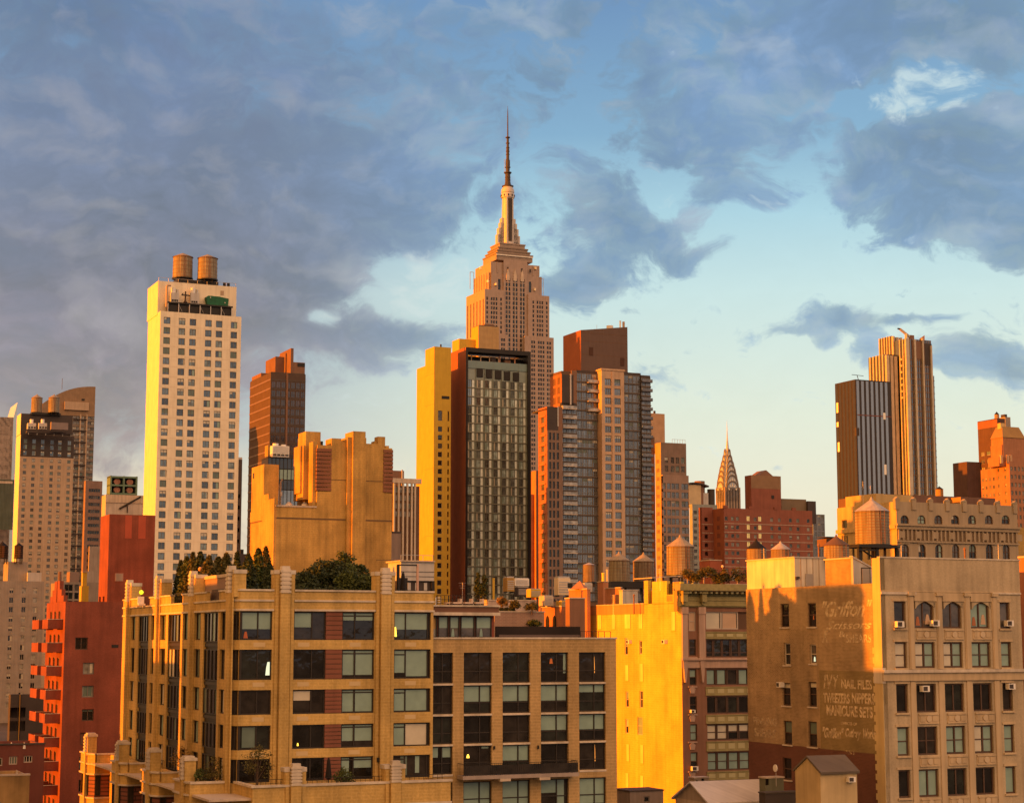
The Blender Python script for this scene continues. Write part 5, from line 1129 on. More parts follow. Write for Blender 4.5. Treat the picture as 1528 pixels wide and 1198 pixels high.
# lower terrace block in front and to the left
ZT = 13.5
t = J.p('terrace_wall'); t.box(.45, 19.0, -5.5, -5.2, 0, ZT - .2, YBRICK); t.box(.45, .75, -5.2, .8, 0, ZT - .2, YBRICK); t.box(-3.5, .45, .8, 1.1, 0, ZT - .2, YBRICK)
J.p('terrace_floor').box(-3.3, 19.0, -5.1, 48.5, ZT - 1.3, ZT - 1.1, CONC); t.box(18.7, 19.0, -5.2, 0, 0, ZT - .2, YBRICK); t.box(-1.3, -1.0, 1.1, 48.4, 0, ZT - .2, YBRICK)
s_ = J.p('terrace_coping'); 
for z, e_ in ((ZT - .2, .14), (ZT - 2.15, .10)):
    s_.box(.45 - e_, 19.0 + e_, -5.5 - e_, -5.2 if z > 12 else -5.45, z, z + .2, STONE); s_.box(.45 - e_, .75, -5.2, .8, z, z + .2, STONE); s_.box(-3.5, .45 - e_, .8 - e_, 1.1, z, z + .2, STONE)
for (x0, x1) in ((3.4, 4.6), (15.6, 18.4), (6.5, 13.2), (1.0, 2.8)): J.p('terrace_window').box(x0, x1, -5.53, -5.5, 8, ZT - 2.2, G_D[0])
finial(J, 'F', 4.3, 15.0, 13.4, 0); finial(J, 'F', 13.6, 15.0, 13.4, 0)
for ch in list(J.e.children):
    if ch.name.startswith('pier') and ch.data.vertices[0].co.z < 1:
        ch.location = (0, -5.5, 0)
for n_, c in enumerate((3.0, 16.7, 31.0, 48.0)):
    y0, y1 = c - (2.0 if n_ else 1.9), c + 3.6; q = J.p('terrace_bay|%d' % n_)
    pl = [(-3.5, y0 + .9), (-3.0, y0), (-.9, y0), (-.9, y1), (-3.5, y1)]
    q.prism(pl, 11.2, ZT - 1.0, YBRICK); q.box(-3.5, -3.2, y0 + 1.0, y1, ZT - 1.0, ZT - .2, YBRICK); q.box(-2.8, -.9, y0, y0 + .3, ZT - 1.0, ZT - .2, YBRICK); q.prism([(-3.5, y0 + .9), (-3.0, y0), (-2.8, y0 + .3), (-3.2, y0 + 1.0)], ZT - 1.0, ZT - .2, YBRICK); cp = J.p('bay_coping|%d' % n_); cp.box(-3.66, -3.15, y0 + .98, y1 + .1, ZT - .2, ZT - .04, STONE); cp.box(-2.82, -.8, y0 - .14, y0 + .34, ZT - .2, ZT - .04, STONE); cp.prism([(-3.66, y0 + .85), (-3.08, y0 - .14), (-2.82, y0 + .34), (-3.15, y0 + 1.0)], ZT - .2, ZT - .04, STONE); q.prism(pl, 6.9, 8.6, YBRICK); q.prism([(-3.42, y0 + .95), (-2.95, y0 + .1), (-.9, y0 + .1), (-.9, y1 - .05), (-3.42, y1 - .05)], 8.6, 11.2, REDP); q.prism(pl, 0, 4.5, YBRICK); q.prism([(-3.42, y0 + .95), (-2.95, y0 + .1), (-.9, y0 + .1), (-.9, y1 - .05), (-3.42, y1 - .05)], 4.5, 6.9, REDP)
    for z in (12.2, 11.1, 8.5): q.prism([(-3.66, y0 + .85), (-3.08, y0 - .14), (-.8, y0 - .14), (-.8, y1 + .1), (-3.66, y1 + .1)], z, z + .16, STONE)
    for y in (y0 + 1.1, y0 + 3.6): near_window(J, 'L', -3.44, y, y + 1.3, 8.8, 11.1, (), g=n_ % 3)
    near_window(J, 'F', y0 + .085, -2.9, -2.3, 8.8, 11.1, (), g=1, fw=.08)
    m = MB(); m.box(-3.8, -3.52, c - .4, c + .4, 0, ZT + .2, YBRICK); m.box(-3.6, -2.6, c - .7, c + .7, ZT - .4, ZT + 1.75, YBRICK); o = m.obj('pier', J.e)
    m = MB()
    for i in range(5): z = ZT + .1 + i*.36; m.box(-3.88, -3.55, c - .45, c + .45, z, z + .22, STONE); m.box(-3.8, -3.55, c - .36, c + .36, z + .22, z + .36, STONE)
    m.box(-3.7, -2.5, c - .78, c + .78, ZT + 1.75, ZT + 2.0, STONE); m.box(-3.6, -2.7, c - .55, c + .55, ZT + 2.0, ZT + 2.15, STONE); m.obj('finial', o)
r = J.p('terrace_railing')
for (x0, x1) in ((.9, 3.3), (5.6, 12.6), (14.8, 18.5)):
    for k in range(int((x1 - x0) / .45) + 1): x = x0 + k*.45; r.bar((x, -4.9, ZT - 1.1), (x, -4.9, ZT + .42), .022, BLACK, 4)
    r.bar((x0, -4.9, ZT + .42), (x1, -4.9, ZT + .42), .035, BLACK, 4); r.bar((x0, -4.9, ZT + .1), (x1, -4.9, ZT + .1), .025, BLACK, 4)
for y0, y1 in ((7, 14), (20.8, 28)):
    for k in range(12): y = y0 + (y1 - y0) * k / 11; r.bar((-1.15, y, ZT - .3), (-1.15, y, ZT + .6), .03, BLACK, 4)
    r.bar((-1.15, y0, ZT + .6), (-1.15, y1, ZT + .6), .04, BLACK, 4)
for (x, z) in ((13.9, 15.05), (3.55, 14.6)): J.p('wall_lamp|%d' % int(x)).cyl(x, -.18, z - .2, z + .2, .13, .13, BLACK, 8)
J.done()

# ================================================================== flat brick wing to its right
p = J.hit(646, 953, 1, .5); q = J.l2w(*p)
K = Bld('dark_window_wing', 'flat tan brick wing with large black windows and a hanging balcony', 'building', 646, 953, q.y)
fx, fz = K.fx, K.fz; KW = fx(919.5, v=1000); KT = K.top
KR = [(973, 1018), (1021, 1063), (1066, 1107), (1110, 1151), (1163, 1205), (1209, 1250)]
KC = [(639, 676), (692, 734), (750, 791), (807, 848), (864, 903.5)]
KX = [(fx(a, v=1010), fx(c, v=1010)) for a, c in KC]; KZ = [(fz(c, 780), fz(a, 780)) for a, c in KR]
ops = [((a+c)/2, z0, c-a, z1-z0) for a, c in KX for z0, z1 in KZ]
KB = {0: [0, 0, 0, 'p', 'l'], 1: [0, 'b', 'b', 'b', 's'], 2: [0, 0, 0, 'b', 'b'], 3: ['t', 'm', 'b', 0, 'l'], 4: [0, 'f', 'f', 'h', 'f'], 5: [0]*5}
K.p('wall').facade('F', 0, -.6, KW, 0, KT, ops, .35, KBRICK); K.p('wall').facade('R', KW, 0, 15, 0, KT, [], .2, KBRICK); K.p('wall').quad((-.6, 15, 0), (KW, 15, 0), (KW, 15, KT), (-.6, 15, KT), KBRICK); K.p('wall').box(-.6, KW, .02, .4, KT - .3, KT - .02, KBRICK)
K.p('roof').quad((-.6, .4, KT - .3), (KW, .4, KT - .3), (KW, 15, KT - .3), (-.6, 15, KT - .3), TAR); K.p('coping').box(-.6, KW + .08, -.1, .5, KT, KT + .16, STONE)
for i, (z0, z1) in enumerate(KZ):
    for j, (a, c) in enumerate(KX):
        t = KB[i][j]; bl = {'b': [(0, .6, .58, BLINDG), (.6, 1, .58, BLINDG)], 's': [(0, .6, .30, BLINDG), (.6, 1, .30, BLINDG)], 'f': [(0, .6, .93, BLINDG), (.6, 1, .93, BLINDG)], 'h': [(0, .6, .5, BLINDG), (.6, .9, .93, BLINDG)], 't': [(.1, .48, .4, BLINDG), (.55, 1, .4, BLINDG)], 'm': [(.66, .95, .12, BLINDG)], 'p': [(.84, .98, .7, BLINDG)]}.get(t, [])
        ex = {'l': [(.62, .3, .14, 1.6, mat('orange_glow', (.9, .4, .1), emis=((1, .38, .06), .4)), 'lamp')], 'm': [(.2, .55, .3, .35, LAMP, 'lamp')], 'p': [(.42, .62, .35, .5, mat('orange_art', (.55, .18, .06)), 'lamp')]}.get(t, [])
        near_window(K, 'F', .33, a, c, z0, z1, (.6,), bars=[(0, 1, .38)], blinds=bl, g=(i + j) % 3, extra=ex)
        if z0 > 3 and i != 4 and not (i == 3 and 1 <= j <= 3): K.p('sill|%d%d' % (i, j)).box(a, c, -.06, .33, z0 - .2, z0 - .02, STONE)
x0, x1 = fx(689.5, -1.3, 1150), fx(863, -1.3, 1150); zb = fz(1160, 780, -1.3)
q = K.p('balcony'); q.box(x0, x1, -1.5, -.01, zb, zb + .35, mat('grey_slab', (.33, .28, .26), streak=.15)); q.box(fx(745, -1.3, 1150), fx(761, -1.3, 1150), -1.5, -.01, zb - .25, zb, CONC); q.box(fx(804, -1.3, 1150), fx(820, -1.3, 1150), -1.5, -.01, zb - .25, zb, CONC)
r = K.p('balcony_rail'); n = 60
for i in range(n + 1): x = x0 + .1 + (x1 - x0 - .2) * i / n; r.bar((x, -1.42, zb + .35), (x, -1.42, zb + 1.45), .016, BLACK, 4)
for x in (x0 + .1, x1 - .1):
    for k in range(5): r.bar((x, -1.42 + k*.34, zb + .35), (x, -1.42 + k*.34, zb + 1.45), .016, BLACK, 4)
    r.bar((x, -1.42, zb + 1.45), (x, -.02, zb + 1.45), .035, BLACK, 4)
r.bar((x0 + .1, -1.42, zb + 1.45), (x1 - .1, -1.42, zb + 1.45), .035, BLACK, 4); r.box(x0 + .1, x1 - .1, -1.40, -1.38, zb + .4, zb + 1.3, glass('smoked_rail_glass', (.03, .025, .02), .2, .5))
for (u, v) in ((737.5, 1115), (803, 1114)): K.p('wall_lamp|%d' % u).cyl(fx(u, -.1, v), -.12, fz(v + 2.5, u), fz(v - 2.5, u), .1, .1, BLACK, 8)
# penthouse, roof fence
yp = 1.6; xa, xb = fx(630, yp, 930), fx(739, yp, 930); z0, z1, z2 = KT, fz(918, 690, yp), fz(905, 690, yp)
q = K.p('penthouse'); q.box(xa, xb, yp + .3, yp + 7, KT - .3, z2, RED); q.box(xa, xb + .25, yp - .3, yp + 7.3, z1 + .3, z2, mat('penthouse_fascia', (.16, .085, .06))); q.box(xa, xb + .35, yp - .45, yp + .3, z1, z1 + .3, STONE); q.box(xa, xb + .35, yp - .45, yp + 7.3, z2, z2 + .16, STONE)
us = (644, 654, 671, 687.5, 710, 735.5)
for i in range(5): near_window(K, 'F', yp + .25, fx(us[i] + .7, yp, 935), fx(us[i+1] - .7, yp, 935), KT + .12, z1 - .05, (), blinds=[(0, 1, .55, BLINDG)] if i else [(0, 1, .6, mat('ochre_blind', (.36, .24, .10)))], g=5 if i else 4, extra=[(.35, 0, .35, .85, BLINDG, 'curtain')] if i in (2, 4) else [])
r = K.p('roof_railing')
for k in range(14): x = fx(652 + 75 * k / 13, yp + 1, 895); r.bar((x, yp + 1, z2), (x, yp + 1, z2 + 1.1), .035 if k % 3 else .06, BLACK, 4)
for h in (.35, .7, 1.1): r.bar((fx(652, yp + 1, 895), yp + 1, z2 + h), (fx(727, yp + 1, 895), yp + 1, z2 + h), .03, BLACK, 4)
q = K.p('roof_fence'); q.box(fx(740, 3, 940), fx(866, 3, 940), 3, 3.2, KT - .3, fz(934.5, 800, 3), mat('black_fence', (.022, .016, .015), var=.3)); q.box(fx(745, 1.2, 950), fx(866, 1.2, 950), 1.2, 1.35, KT, KT + .42, mat('fence_foot', (.12, .09, .085)))
r = K.p('roof_railing')
for k in range(6): x = fx(866 + 45 * k / 5, 1, 950); r.bar((x, 1, KT), (x, 1, KT + .75), .035, BLACK, 4)
r.bar((fx(866, 1, 950), 1, KT + .75), (fx(911, 1, 950), 1, KT + .75), .035, BLACK, 4)
K.done()

# ================================================================== tan brick block with fins, behind the cream building
b = Bld('tan_finned_block', 'tan brick block with stepped pilasters and red striped corners behind the roof garden', 'building', 474, 662, 275)
fx, fz = b.fx, b.fz; W = fx(584.5, v=760); T = fz(665, 500); zl = fz(756.5, 440); x0 = fx(411.5, v=780); D = b.ly(444, v=700)
w = b.p('wall'); Y2 = YBRICK2
w.box(0, W, 0, D, zl - 1, T, Y2); w.box(x0, W, -.02, D + 4, 0, zl, Y2); xf = x0; yf = b.hit(374, 800, 0, x0).y
w.box(x0, -.03, D + 4, yf, 0, zl - 1.5, Y2)
b.p('ledge').box(x0 - .1, -.05, -.15, 0, zl - .0, zl + .25, CONC); b.p('ledge').box(x0 - .1, x0 + .2, -.15, 6, zl, zl + .25, CONC)
CR = mat('dark_joint', (.14, .09, .05))
for v in (776, 0): 
    if v: b.p('joint').box(x0 + .05, W - .02, -.06, -.02, fz(v, 500), fz(v, 500) + .22, CR); b.p('joint').box(x0 - .04, x0, .0, yf, fz(v, 500), fz(v, 500) + .2, CR)
b.p('joint').box(0, W, -.03, 0, fz(717, 520), fz(717, 520) + .1, CR); b.p('joint').box(fx(560), W, -.03, -.02, fz(835, 520), fz(835, 520) + .1, CR)
# pilaster in the middle of the front
xa, xb = fx(523, v=760), fx(541.5, v=760); zp = fz(644.5, 532)
b.p('pilaster|a').box(xa, xb, -.9, 3, 0, zp, Y2); b.p('pilaster|a').box(xa - .75, xa - .02, -.45, 2.5, 0, zp - .9, Y2); b.p('pilaster|a').box(xb, xb + .3, -.4, 2.5, 0, zp - .9, Y2)
# tops of the parapet
for (u0, u1, v, y1) in ((491, 506, 653.5, 3), (543, 561, 661.5, .5), (506, 523, 658.5, .5)): b.p('parapet|%d' % u0).box(fx(u0), fx(u1), .05, y1, T - .2, fz(v, u0), Y2)
for (u0, u1, v, y0, y1) in ((563, 574, 650.5, .6, 2.2), (574, 579, 664.5, .3, 2.0), (559, 563, 657, 1.0, 2.5)): b.p('parapet|%d' % u0).box(fx(u0), fx(u1), y0, y1, T - .3, fz(v, u0), Y2)
b.p('roof_box').box(fx(470, 4, 660), fx(482, 4, 660), 4, 7, T - .5, fz(658, 475, 4), BLACK)
# striped red corners
def stripes(part, x0, x1, y0, y1, z0, z1, n):
    q = b.p(part); dz = (z1 - z0) / n
    for i in range(n): q.box(x0, x1, y0, y1, z0 + dz*i + .12, z0 + dz*(i+1), mat('corner_red', (.21, .095, .06), streak=.08)); q.box(x0 + .12, x1 - .05, y0 + .12, y1 - .05, z0 + dz*i, z0 + dz*i + .12, BLACK)
zs0, zs1 = fz(733, 480), fz(669, 480); stripes('striped_corner|l', -.14, fx(491), -.12, b.ly(470.5, v=700), zs0, zs1, 11)
stripes('striped_corner|r', fx(569.3), W + .12, -.12, 3, fz(735.5, 577), fz(671, 577), 11)
stripes('striped_corner|b', -.14, .6, b.ly(449, v=700), D + .1, b.lz(738, 446), b.lz(676, 446), 11)
# tall fins on the lit side
ya, yb = b.ly(464.5, v=700), b.ly(449.5, v=700)
b.p('side_fin').box(-1.2, -.02, ya + .25, yb, zl + 1.5, b.lz(668, 455), Y2); b.p('side_fin').box(-1.5, -1.2, ya + .9, yb - .9, zl + 2.5, b.lz(668, 455), Y2); b.p('side_fin').box(-.9, 1.5, ya + .2, yb - 1.2, b.lz(690, 455), b.lz(645.5, 460), Y2); b.p('side_fin').box(-.5, 2.0, yb - 1.6, yb + .3, b.lz(690, 455), b.lz(651, 460), Y2)
b.p('side_fin').box(-.6, -.02, b.ly(473.5, v=700) + .4, ya - .6, zl + .2, b.lz(660, 470), Y2)
# rear left tower of the block
yr = D + 6; 
b.p('rear_tower').box(x0 + .02, x0 + 2.4, b.ly(392, x0, 800), yf + .05, zl - 2, b.lz(695.5, 384, x0), Y2); b.p('rear_tower').box(x0 - .25, x0 + .02, b.ly(402, x0, 800), b.ly(393, x0, 800), 0, b.lz(738, 398, x0), Y2)
b.p('side_pier').box(x0 - .3, x0 - .02, b.ly(411.5, x0, 790) + .1, b.ly(400.5, x0, 790), 0, b.lz(745, 405, x0), Y2)
y = b.ly(378.5, x0, 700); b.p('slot_window').box(x0 - .03, x0, y - .3, y + .3, b.lz(714, 378, x0), b.lz(706, 378, x0), BLACK)
b.done()
b2 = b
# glass service tower and machines on its lower roof
b = Bld('black_glass_service_tower', 'black glass service tower between the striped brown tower and tan finned block', 'building', 400, 683, 330)
W = b.fx(446, v=700); D = b.ly(390, v=700); T = b.top; b.p('wall').box(0, W, 0, D, 0, T, BLACK); GS = glass('service_glass', (.02, .018, .02), .06, .9)
k = 330 / FPX
for i in range(9): b.p('mullion').box(W*i/8 - .06, W*i/8 + .06, -.12, 0, 10, T, FR_B)
for (v0, v1, m_) in ((684, 699, GS), (700.5, 715, BLINDG), (716.5, 730, GS), (731.5, 756, G_CW[1])): b.p('glazing|%d' % v0).box(.05, W, -.06, 0, b.fz(v1, 420), b.fz(v0, 420), m_)
b.p('roof_edge').box(-.1, W + .1, -.2, D, T, T + .3, DGREY); b.done()
def cooling(u, v, Y, wpx, hpx, label, stack=True, group='white rooftop cooling units'):
    e, k = small('cooling_unit', label, 'cooling unit', u, v, Y, group=group); w_, h_ = wpx*k, hpx*k
    m = MB(); m.box(-w_/2, w_/2, 0, w_*.5, h_*.28, h_, WHITEM); m.box(-w_/2, w_/2, 0, w_*.5, 0, h_*.08, STEEL)
    for i in range(5): x = -w_/2 + (w_ - .15) * i / 4; m.box(x, x + .15, .02, w_*.48, h_*.08, h_*.28, STEEL)
    m.obj('casing', e); q = MB(); [q.box(-w_/2 + w_*.05, w_/2 - w_*.05, -.04, 0, h_*(.38 + .1*i), h_*(.43 + .1*i), STEEL) for i in range(6)]; q.obj('louvre', e)
    if stack: q = MB(); q.cyl(-w_*.25, w_*.25, h_, h_*1.22, w_*.17, w_*.17, WHITEM, 14); q.cyl(w_*.22, w_*.25, h_, h_*1.15, w_*.15, w_*.15, WHITEM, 14); q.obj('fan_stack', e)
    return e
cooling(419, 682, 330, 26, 17, 'white cooling unit on top of the black glass service tower')
e, k = small('roof_cabin', 'orange lit cabin at left of the white cooling unit on the service tower', 'cabin', 404, 682, 332); m = MB(); m.box(-4.5*k, 2.5*k, 0, 2, 0, 17*k, YBRICK2); m.obj('wall', e); m = MB(); m.box(-4.8*k, 2.8*k, -.1, 2.1, 17*k, 17.6*k, TAN); m.obj('roof', e)
e, k = small('exhaust_flue', 'tall pale twin exhaust flue on the tan block lower roof', 'flue', 412, 758, 283); m = MB(); m.cyl(0, 0, 0, 38*k, .16, .16, CONC, 8); m.cyl(6*k, 0, 0, 37*k, .22, .2, CONC, 8); m.bar((6*k, 0, 37*k), (9*k, 0, 44*k), .14, CONC); m.obj('pipe', e); m = MB(); m.box(5*k, 8*k, -.4, .4, 18*k, 24*k, WHITEM); m.obj('fan_box', e)
for (u, lab) in ((431, 'white roof fan on the tan block lower roof below the service glass'), (455, 'white roof fan between the sunlit side fins of the tan block')):
    e, k = small('roof_fan', lab, 'roof fan', u, 757, 279, group='roof fans on the tan block'); m = MB(); m.cyl(0, 0, 0, 5*k, 5.5*k, 5*k, WHITEM, 14); m.obj('housing', e); m = MB(); m.cyl(0, 0, 5*k, 8*k, 4*k, 2.5*k, LGREY, 14); m.obj('hood', e)
b = Bld('grey_flank_building', 'plain grey flank building squeezed beside the tan finned block', 'building', 583, 795, 300); shell(b, 0, b.fx(598, v=820), 0, 12, 0, b.top, mat('mauve_flank', (.25, .195, .17), streak=.12)); b.p('roof_edge').box(-.1, b.fx(598, v=820) + .1, -.1, .4, b.top, b.top + .25, DGREY); b.done()
b = Bld('columned_office_block', 'brown office block with tall pale columns behind the tan finned block', 'building', 582, 719, 520); W = b.fx(626, v=740); T = b.top; k = 520 / FPX
b.p('wall').box(0, W, 0, 16, 0, T - 1, DBROWN); b.p('cornice').box(-1, W + .3, -.8, .5, b.fz(721, 600), b.fz(714, 600), CONC)
for u in (585.5, 592.3, 599, 605.5, 612, 617): b.p('column|%d' % u).box(b.fx(u - 1.1), b.fx(u + 1.1), -.7, 0, 0, b.fz(721, 600), CONC)
for u in (588.7, 595.4, 602, 608.6, 614.5):
    for v in (735, 747, 759, 771): b.win('F', -.05, b.fx(u), b.fz(v, 600), 1.0, 1.6, 'res')
b.p('rear_block').box(b.fx(580, 5, 705), b.fx(603, 5, 705), 5, 14, T - 2, b.fz(702, 590, 5), BROWN); b.p('flue').box(b.fx(599, 4.9, 705), b.fx(601, 4.9, 705), 4.6, 4.9, T - 2, b.fz(701, 600, 5), CONC); b.done()
b = Bld('pale_sunlit_factory', 'pale yellow sunlit factory wall left of the ochre tower', 'building', 622, 747, 640); D = b.ly(595.5, v=800); k = 640 / FPX
opl = [(D * f, b.lz(v, 610), D * .05, 1.3) for f in (.2, .34, .5, .66, .82) for v in (785, 797, 809, 821, 833)]
for o_ in opl: b.win('L', .2, *o_, 'brickup')
b.p('wall').facade('L', 0, 0, D, 0, b.lz(768, 608), opl, .2, mat('peeling_yellow', (.55, .38, .15), stain=.3, streak=.25)); b.p('wall').box(.25, 8, .3, D, 0, b.lz(768, 608), TAN); b.p('stair_tower').box(-.05, 2, 0, D * .32, 0, b.top + .2, mat('peeling_yellow', (.55, .38, .15))); b.p('wall').quad((0, 0, 0), (8, 0, 0), (8, 0, b.lz(768, 608)), (0, 0, b.lz(768, 608)), TAN); b.done()

# ================================================================== red brick buildings, left
b = Bld('red_slab_tower', 'windowless dark red slab with one grey vent and an orange lit edge', 'building', 163.5, 767, 290)
W, D, T = b.fx(231, v=800), b.ly(149.5, v=800), b.top; shell(b, 0, W, 0, D, 0, T, RED, par=.4); zv = b.fz(859, 177); b.p('vent_frame').box(b.fx(171.5, v=860), b.fx(184, v=860), -.08, 0, b.fz(867, 177), b.fz(855, 177), mat('pink_frame', (.34, .2, .16))); b.p('vent').box(b.fx(172.6, v=860), b.fx(182.8, v=860), -.11, -.08, b.fz(866, 177), b.fz(856, 177), GREY)
for (u0, u1, v0) in ((182, 192, 803), (202, 213, 803)): b.p('reflected_light_patch|%d' % u0).box(b.fx(u0), b.fx(u1), -.02, 0, b.fz(v0, 190), b.fz(769, 190), mat('painted_reflected_light', (.36, .085, .05)))  # lighter rectangles painted as light reflected onto the wall
for y in (D * .3, D * .72): b.p('side_pier|%d' % y).box(-.25, 0, y, y + .35, 0, b.fz(889, 160), mat('side_slit', (.12, .03, .02)))
b.done()
b = Bld('red_balcony_building', 'red brick apartment house with a stepped gable and sunlit balconies', 'building', 98, 897, 245)
fx, fz, k = b.fx, b.fz, 245 / FPX; W, D, T = fx(188, v=930), b.ly(69, v=930), b.top; ph = 34.6 * k
wi = [(121.5, 960, 18, 18), (132, 997, 16, 17), (131, 1031.5, 17, 17), (131, 1066.5, 17, 17), (129, 1102, 18, 18), (127, 1138, 17, 18), (126, 1172, 17, 18)]
ops = []
for n_, (u, v, w_, h_) in enumerate(wi):
    a, z = fx(u, v=v), fz(v + h_/2, u); ops.append((a, z, w_*k*1.02, h_*k))
b.p('wall').facade('F', 0, 0, W, 0, T, ops, .3, RED)
for n_, (a, z, w_, h_) in enumerate(ops): near_window(b, 'F', .28, a - w_/2, a + w_/2, z, z + h_, (.5,), blinds=[[], [(.62, .95, .9, BLINDW)], [(.1, .9, .9, BLINDD)], [(0, 1, .2, BLINDD)], [(0, 1, 1, mat('brown_board', (.16, .075, .05)))], [(0, 1, .9, BLINDD)], []][n_], g=(0, 3, 3, 0, 0, 1, 0)[n_], fr=FR_G if n_ in (2, 1) else FR_BR)
ys = [D * f for f in (.30, .52, .74)]; zf = [T - 3.40 - ph * i for i in range(9)]
opl = [(y, z, D * .10, 2.15) for y in ys for z in zf if z > 1]
for o_ in opl: b.win('L', .25, *o_, 'plain')
b.p('wall').facade('L', 0, 0, D, 0, T, opl, .25, RED); b.p('wall').quad((W, 0, 0), (W, D, 0), (W, D, T), (W, 0, T), RED); b.p('roof').quad((0, 0, T - .3), (W, 0, T - .3), (W, D, T - .3), (0, D, T - .3), TAR); b.p('vent').box(fx(166.5, v=963), fx(176.5, v=963), -.05, 0, fz(966, 170), fz(961.5, 170), BLACK)
c = D * .46; q = b.p('gable')
for (hw, z1) in ((D * .36, 1.0), (D * .24, 2.0), (D * .14, 3.4)): q.box(-.02 - hw*.001, .5, c - hw, c - .25, T, T + z1*.85, RED); q.box(-.02 - hw*.001, .5, c + .25, c + hw, T, T + z1*.85, RED)
q.box(.1, .5, c - .25, c + .25, T, T + 2.4, RED); b.p('gable_finial').cyl(.3, c, T + 2.4, T + 4.2, .28, .2, DBROWN, 8)
for i in range(9):
    z = T - 3.55 - ph * i
    if z < 0: break
    for n_, (y0, y1, x) in enumerate(((D * .10, D * .40, -2.0), (D * .60, D * .97, -2.0))):
        q = b.p('balcony|%d%d' % (i, n_)); q.box(x, -.01, y0, y1, z - .1, z + .12, RED); q.box(x, x + .14, y0, y1, z + .12, z + 1.15, RED); q.box(x + .14, -.01, y0, y0 + .14, z + .12, z + 1.15, RED); q.box(x + .14, -.01, y1 - .14, y1, z + .12, z + 1.15, RED); q.box(x - .04, -.01, y0 - .04, y0 + .2, z + 1.15, z + 1.22, STONE)
b.done()
b = Bld('yellow_stub_tower', 'thin sunlit yellow chimney stack between the red slab and red gable', 'chimney', 124, 860, 300); b.p('stack').box(-.2, 1.0, 0, 1.8, 0, b.fz(874, 121), OCHRE); b.p('stack').box(0, .7, .3, 1.3, 0, b.top + .7, OCHRE); b.p('cap').box(-.1, .8, .2, 1.4, b.top + .7, b.top + .9, TAN); b.done()
b = Bld('grey_rear_block', 'low grey block with small dark windows behind the red gable', 'building', 92, 868, 420); W = b.fx(158, v=880); ops = [(b.fx(u), b.fz(v, 110), 1.1, 1.6) for u in (97, 103, 112) for v in (882, 894, 906)]
for o_ in ops: b.win('F', .25, *o_, 'plain')
shell(b, 0, W, 0, 14, 0, b.top, mat('dim_grey', (.22, .18, .155), streak=.1), ops); b.p('roof_box').box(b.fx(104, 1, 865), b.fx(118, 1, 865), 1, 5, b.top - .5, b.fz(853, 110, 1), mat('mauve_box', (.2, .14, .12))); b.p('roof_box|b').box(b.fx(126, 1, 865), b.fx(146, 1, 865), 1, 5, b.top - .5, b.fz(852, 136, 1), GREY); b.done()
b = Bld('dark_gap_building', 'almost black building in the gap behind the red balconies', 'building', 16, 1036, 330); shell(b, 0, b.fx(70, v=1050), 0, 2.2, 0, b.top, DGREY, [(b.fx(u), b.fz(v, 40), 1.4, 1.8) for u in (24, 36) for v in (1070, 1090)]); b.p('water_pipe').bar((b.fx(33), -.2, 0), (b.fx(33), -.2, b.top), .1, BLACK); b.done()
b = Bld('low_red_house', 'low dark red brick house with two pale sash windows at lower left', 'house', -20, 1112, 230); k = 230 / FPX; W = b.fx(66, v=1130); T = b.top
ops = [(b.fx(26), b.fz(1140, 26), 12*k, 12*k), (b.fx(48), b.fz(1137, 48), 12.5*k, 10*k), (b.fx(4), b.fz(1142, 4), 12*k, 12*k)]
for n_, (a, z, w_, h_) in enumerate(ops): near_window(b, 'F', .2, a - w_/2, a + w_/2, z, z + h_, (.33, .66), blinds=[(0, 1, .9, BLINDD)] if not n_ else [], g=0, fr=FR_W)
shell(b, 0, W, 0, 10, 0, T, mat('maroon_brick2', (.15, .05, .04), streak=.1), ops, rec=.2); b.p('roof_edge').box(-.1, W + .1, -.1, .3, T, T + .2, TAR); b.done()
for (u, lab) in ((17, 'flat white skylight on the low red house roof'), (36, 'white domed vent on the low red house roof')):
    e, k = small('roof_vent', lab, 'roof vent', u, 1113, 232); m = MB(); m.cyl(0, 0, -.3, 3*k, 2.6*k, 2.2*k, WHITEM, 12); m.cyl(0, 0, 3*k, 5*k, 2.2*k, .6*k, WHITEM, 12); m.obj('housing', e); m = MB(); m.cyl(0, 0, 5*k, 6*k, 1*k, .4*k, STEEL, 8); m.obj('cap', e)
b = Bld('ochre_round_wall', 'stained ochre rendered parapet in the lower left corner of the view', 'building', -12, 1158, 190); W = b.fx(44, v=1170); shell(b, 0, W, 0, 8, 0, b.top, mat('stained_ochre', (.40, .26, .11), stain=.45, streak=.3), par=.5, roof=CONC); b.p('coping').box(-.05, W + .05, -.05, .5, b.top, b.top + .18, CONC); b.done()
e, k = small('roof_clutter', 'small heap of sunlit roof gear on the stained ochre parapet', 'roof gear', 27, 1158, 194); m = MB(); m.prof('F', [(-2*k, 0), (5*k, 0), (4*k, 3*k), (0, 3*k), (-1*k, 9*k)], 0, 1, CONC); m.obj('canvas', e); m = MB(); [m.box(x*k, (x + 2)*k, -.6, -.2, 0, 3.5*k, TAN) for x in (-12, -6, 6, 10)]; m.obj('crate', e)

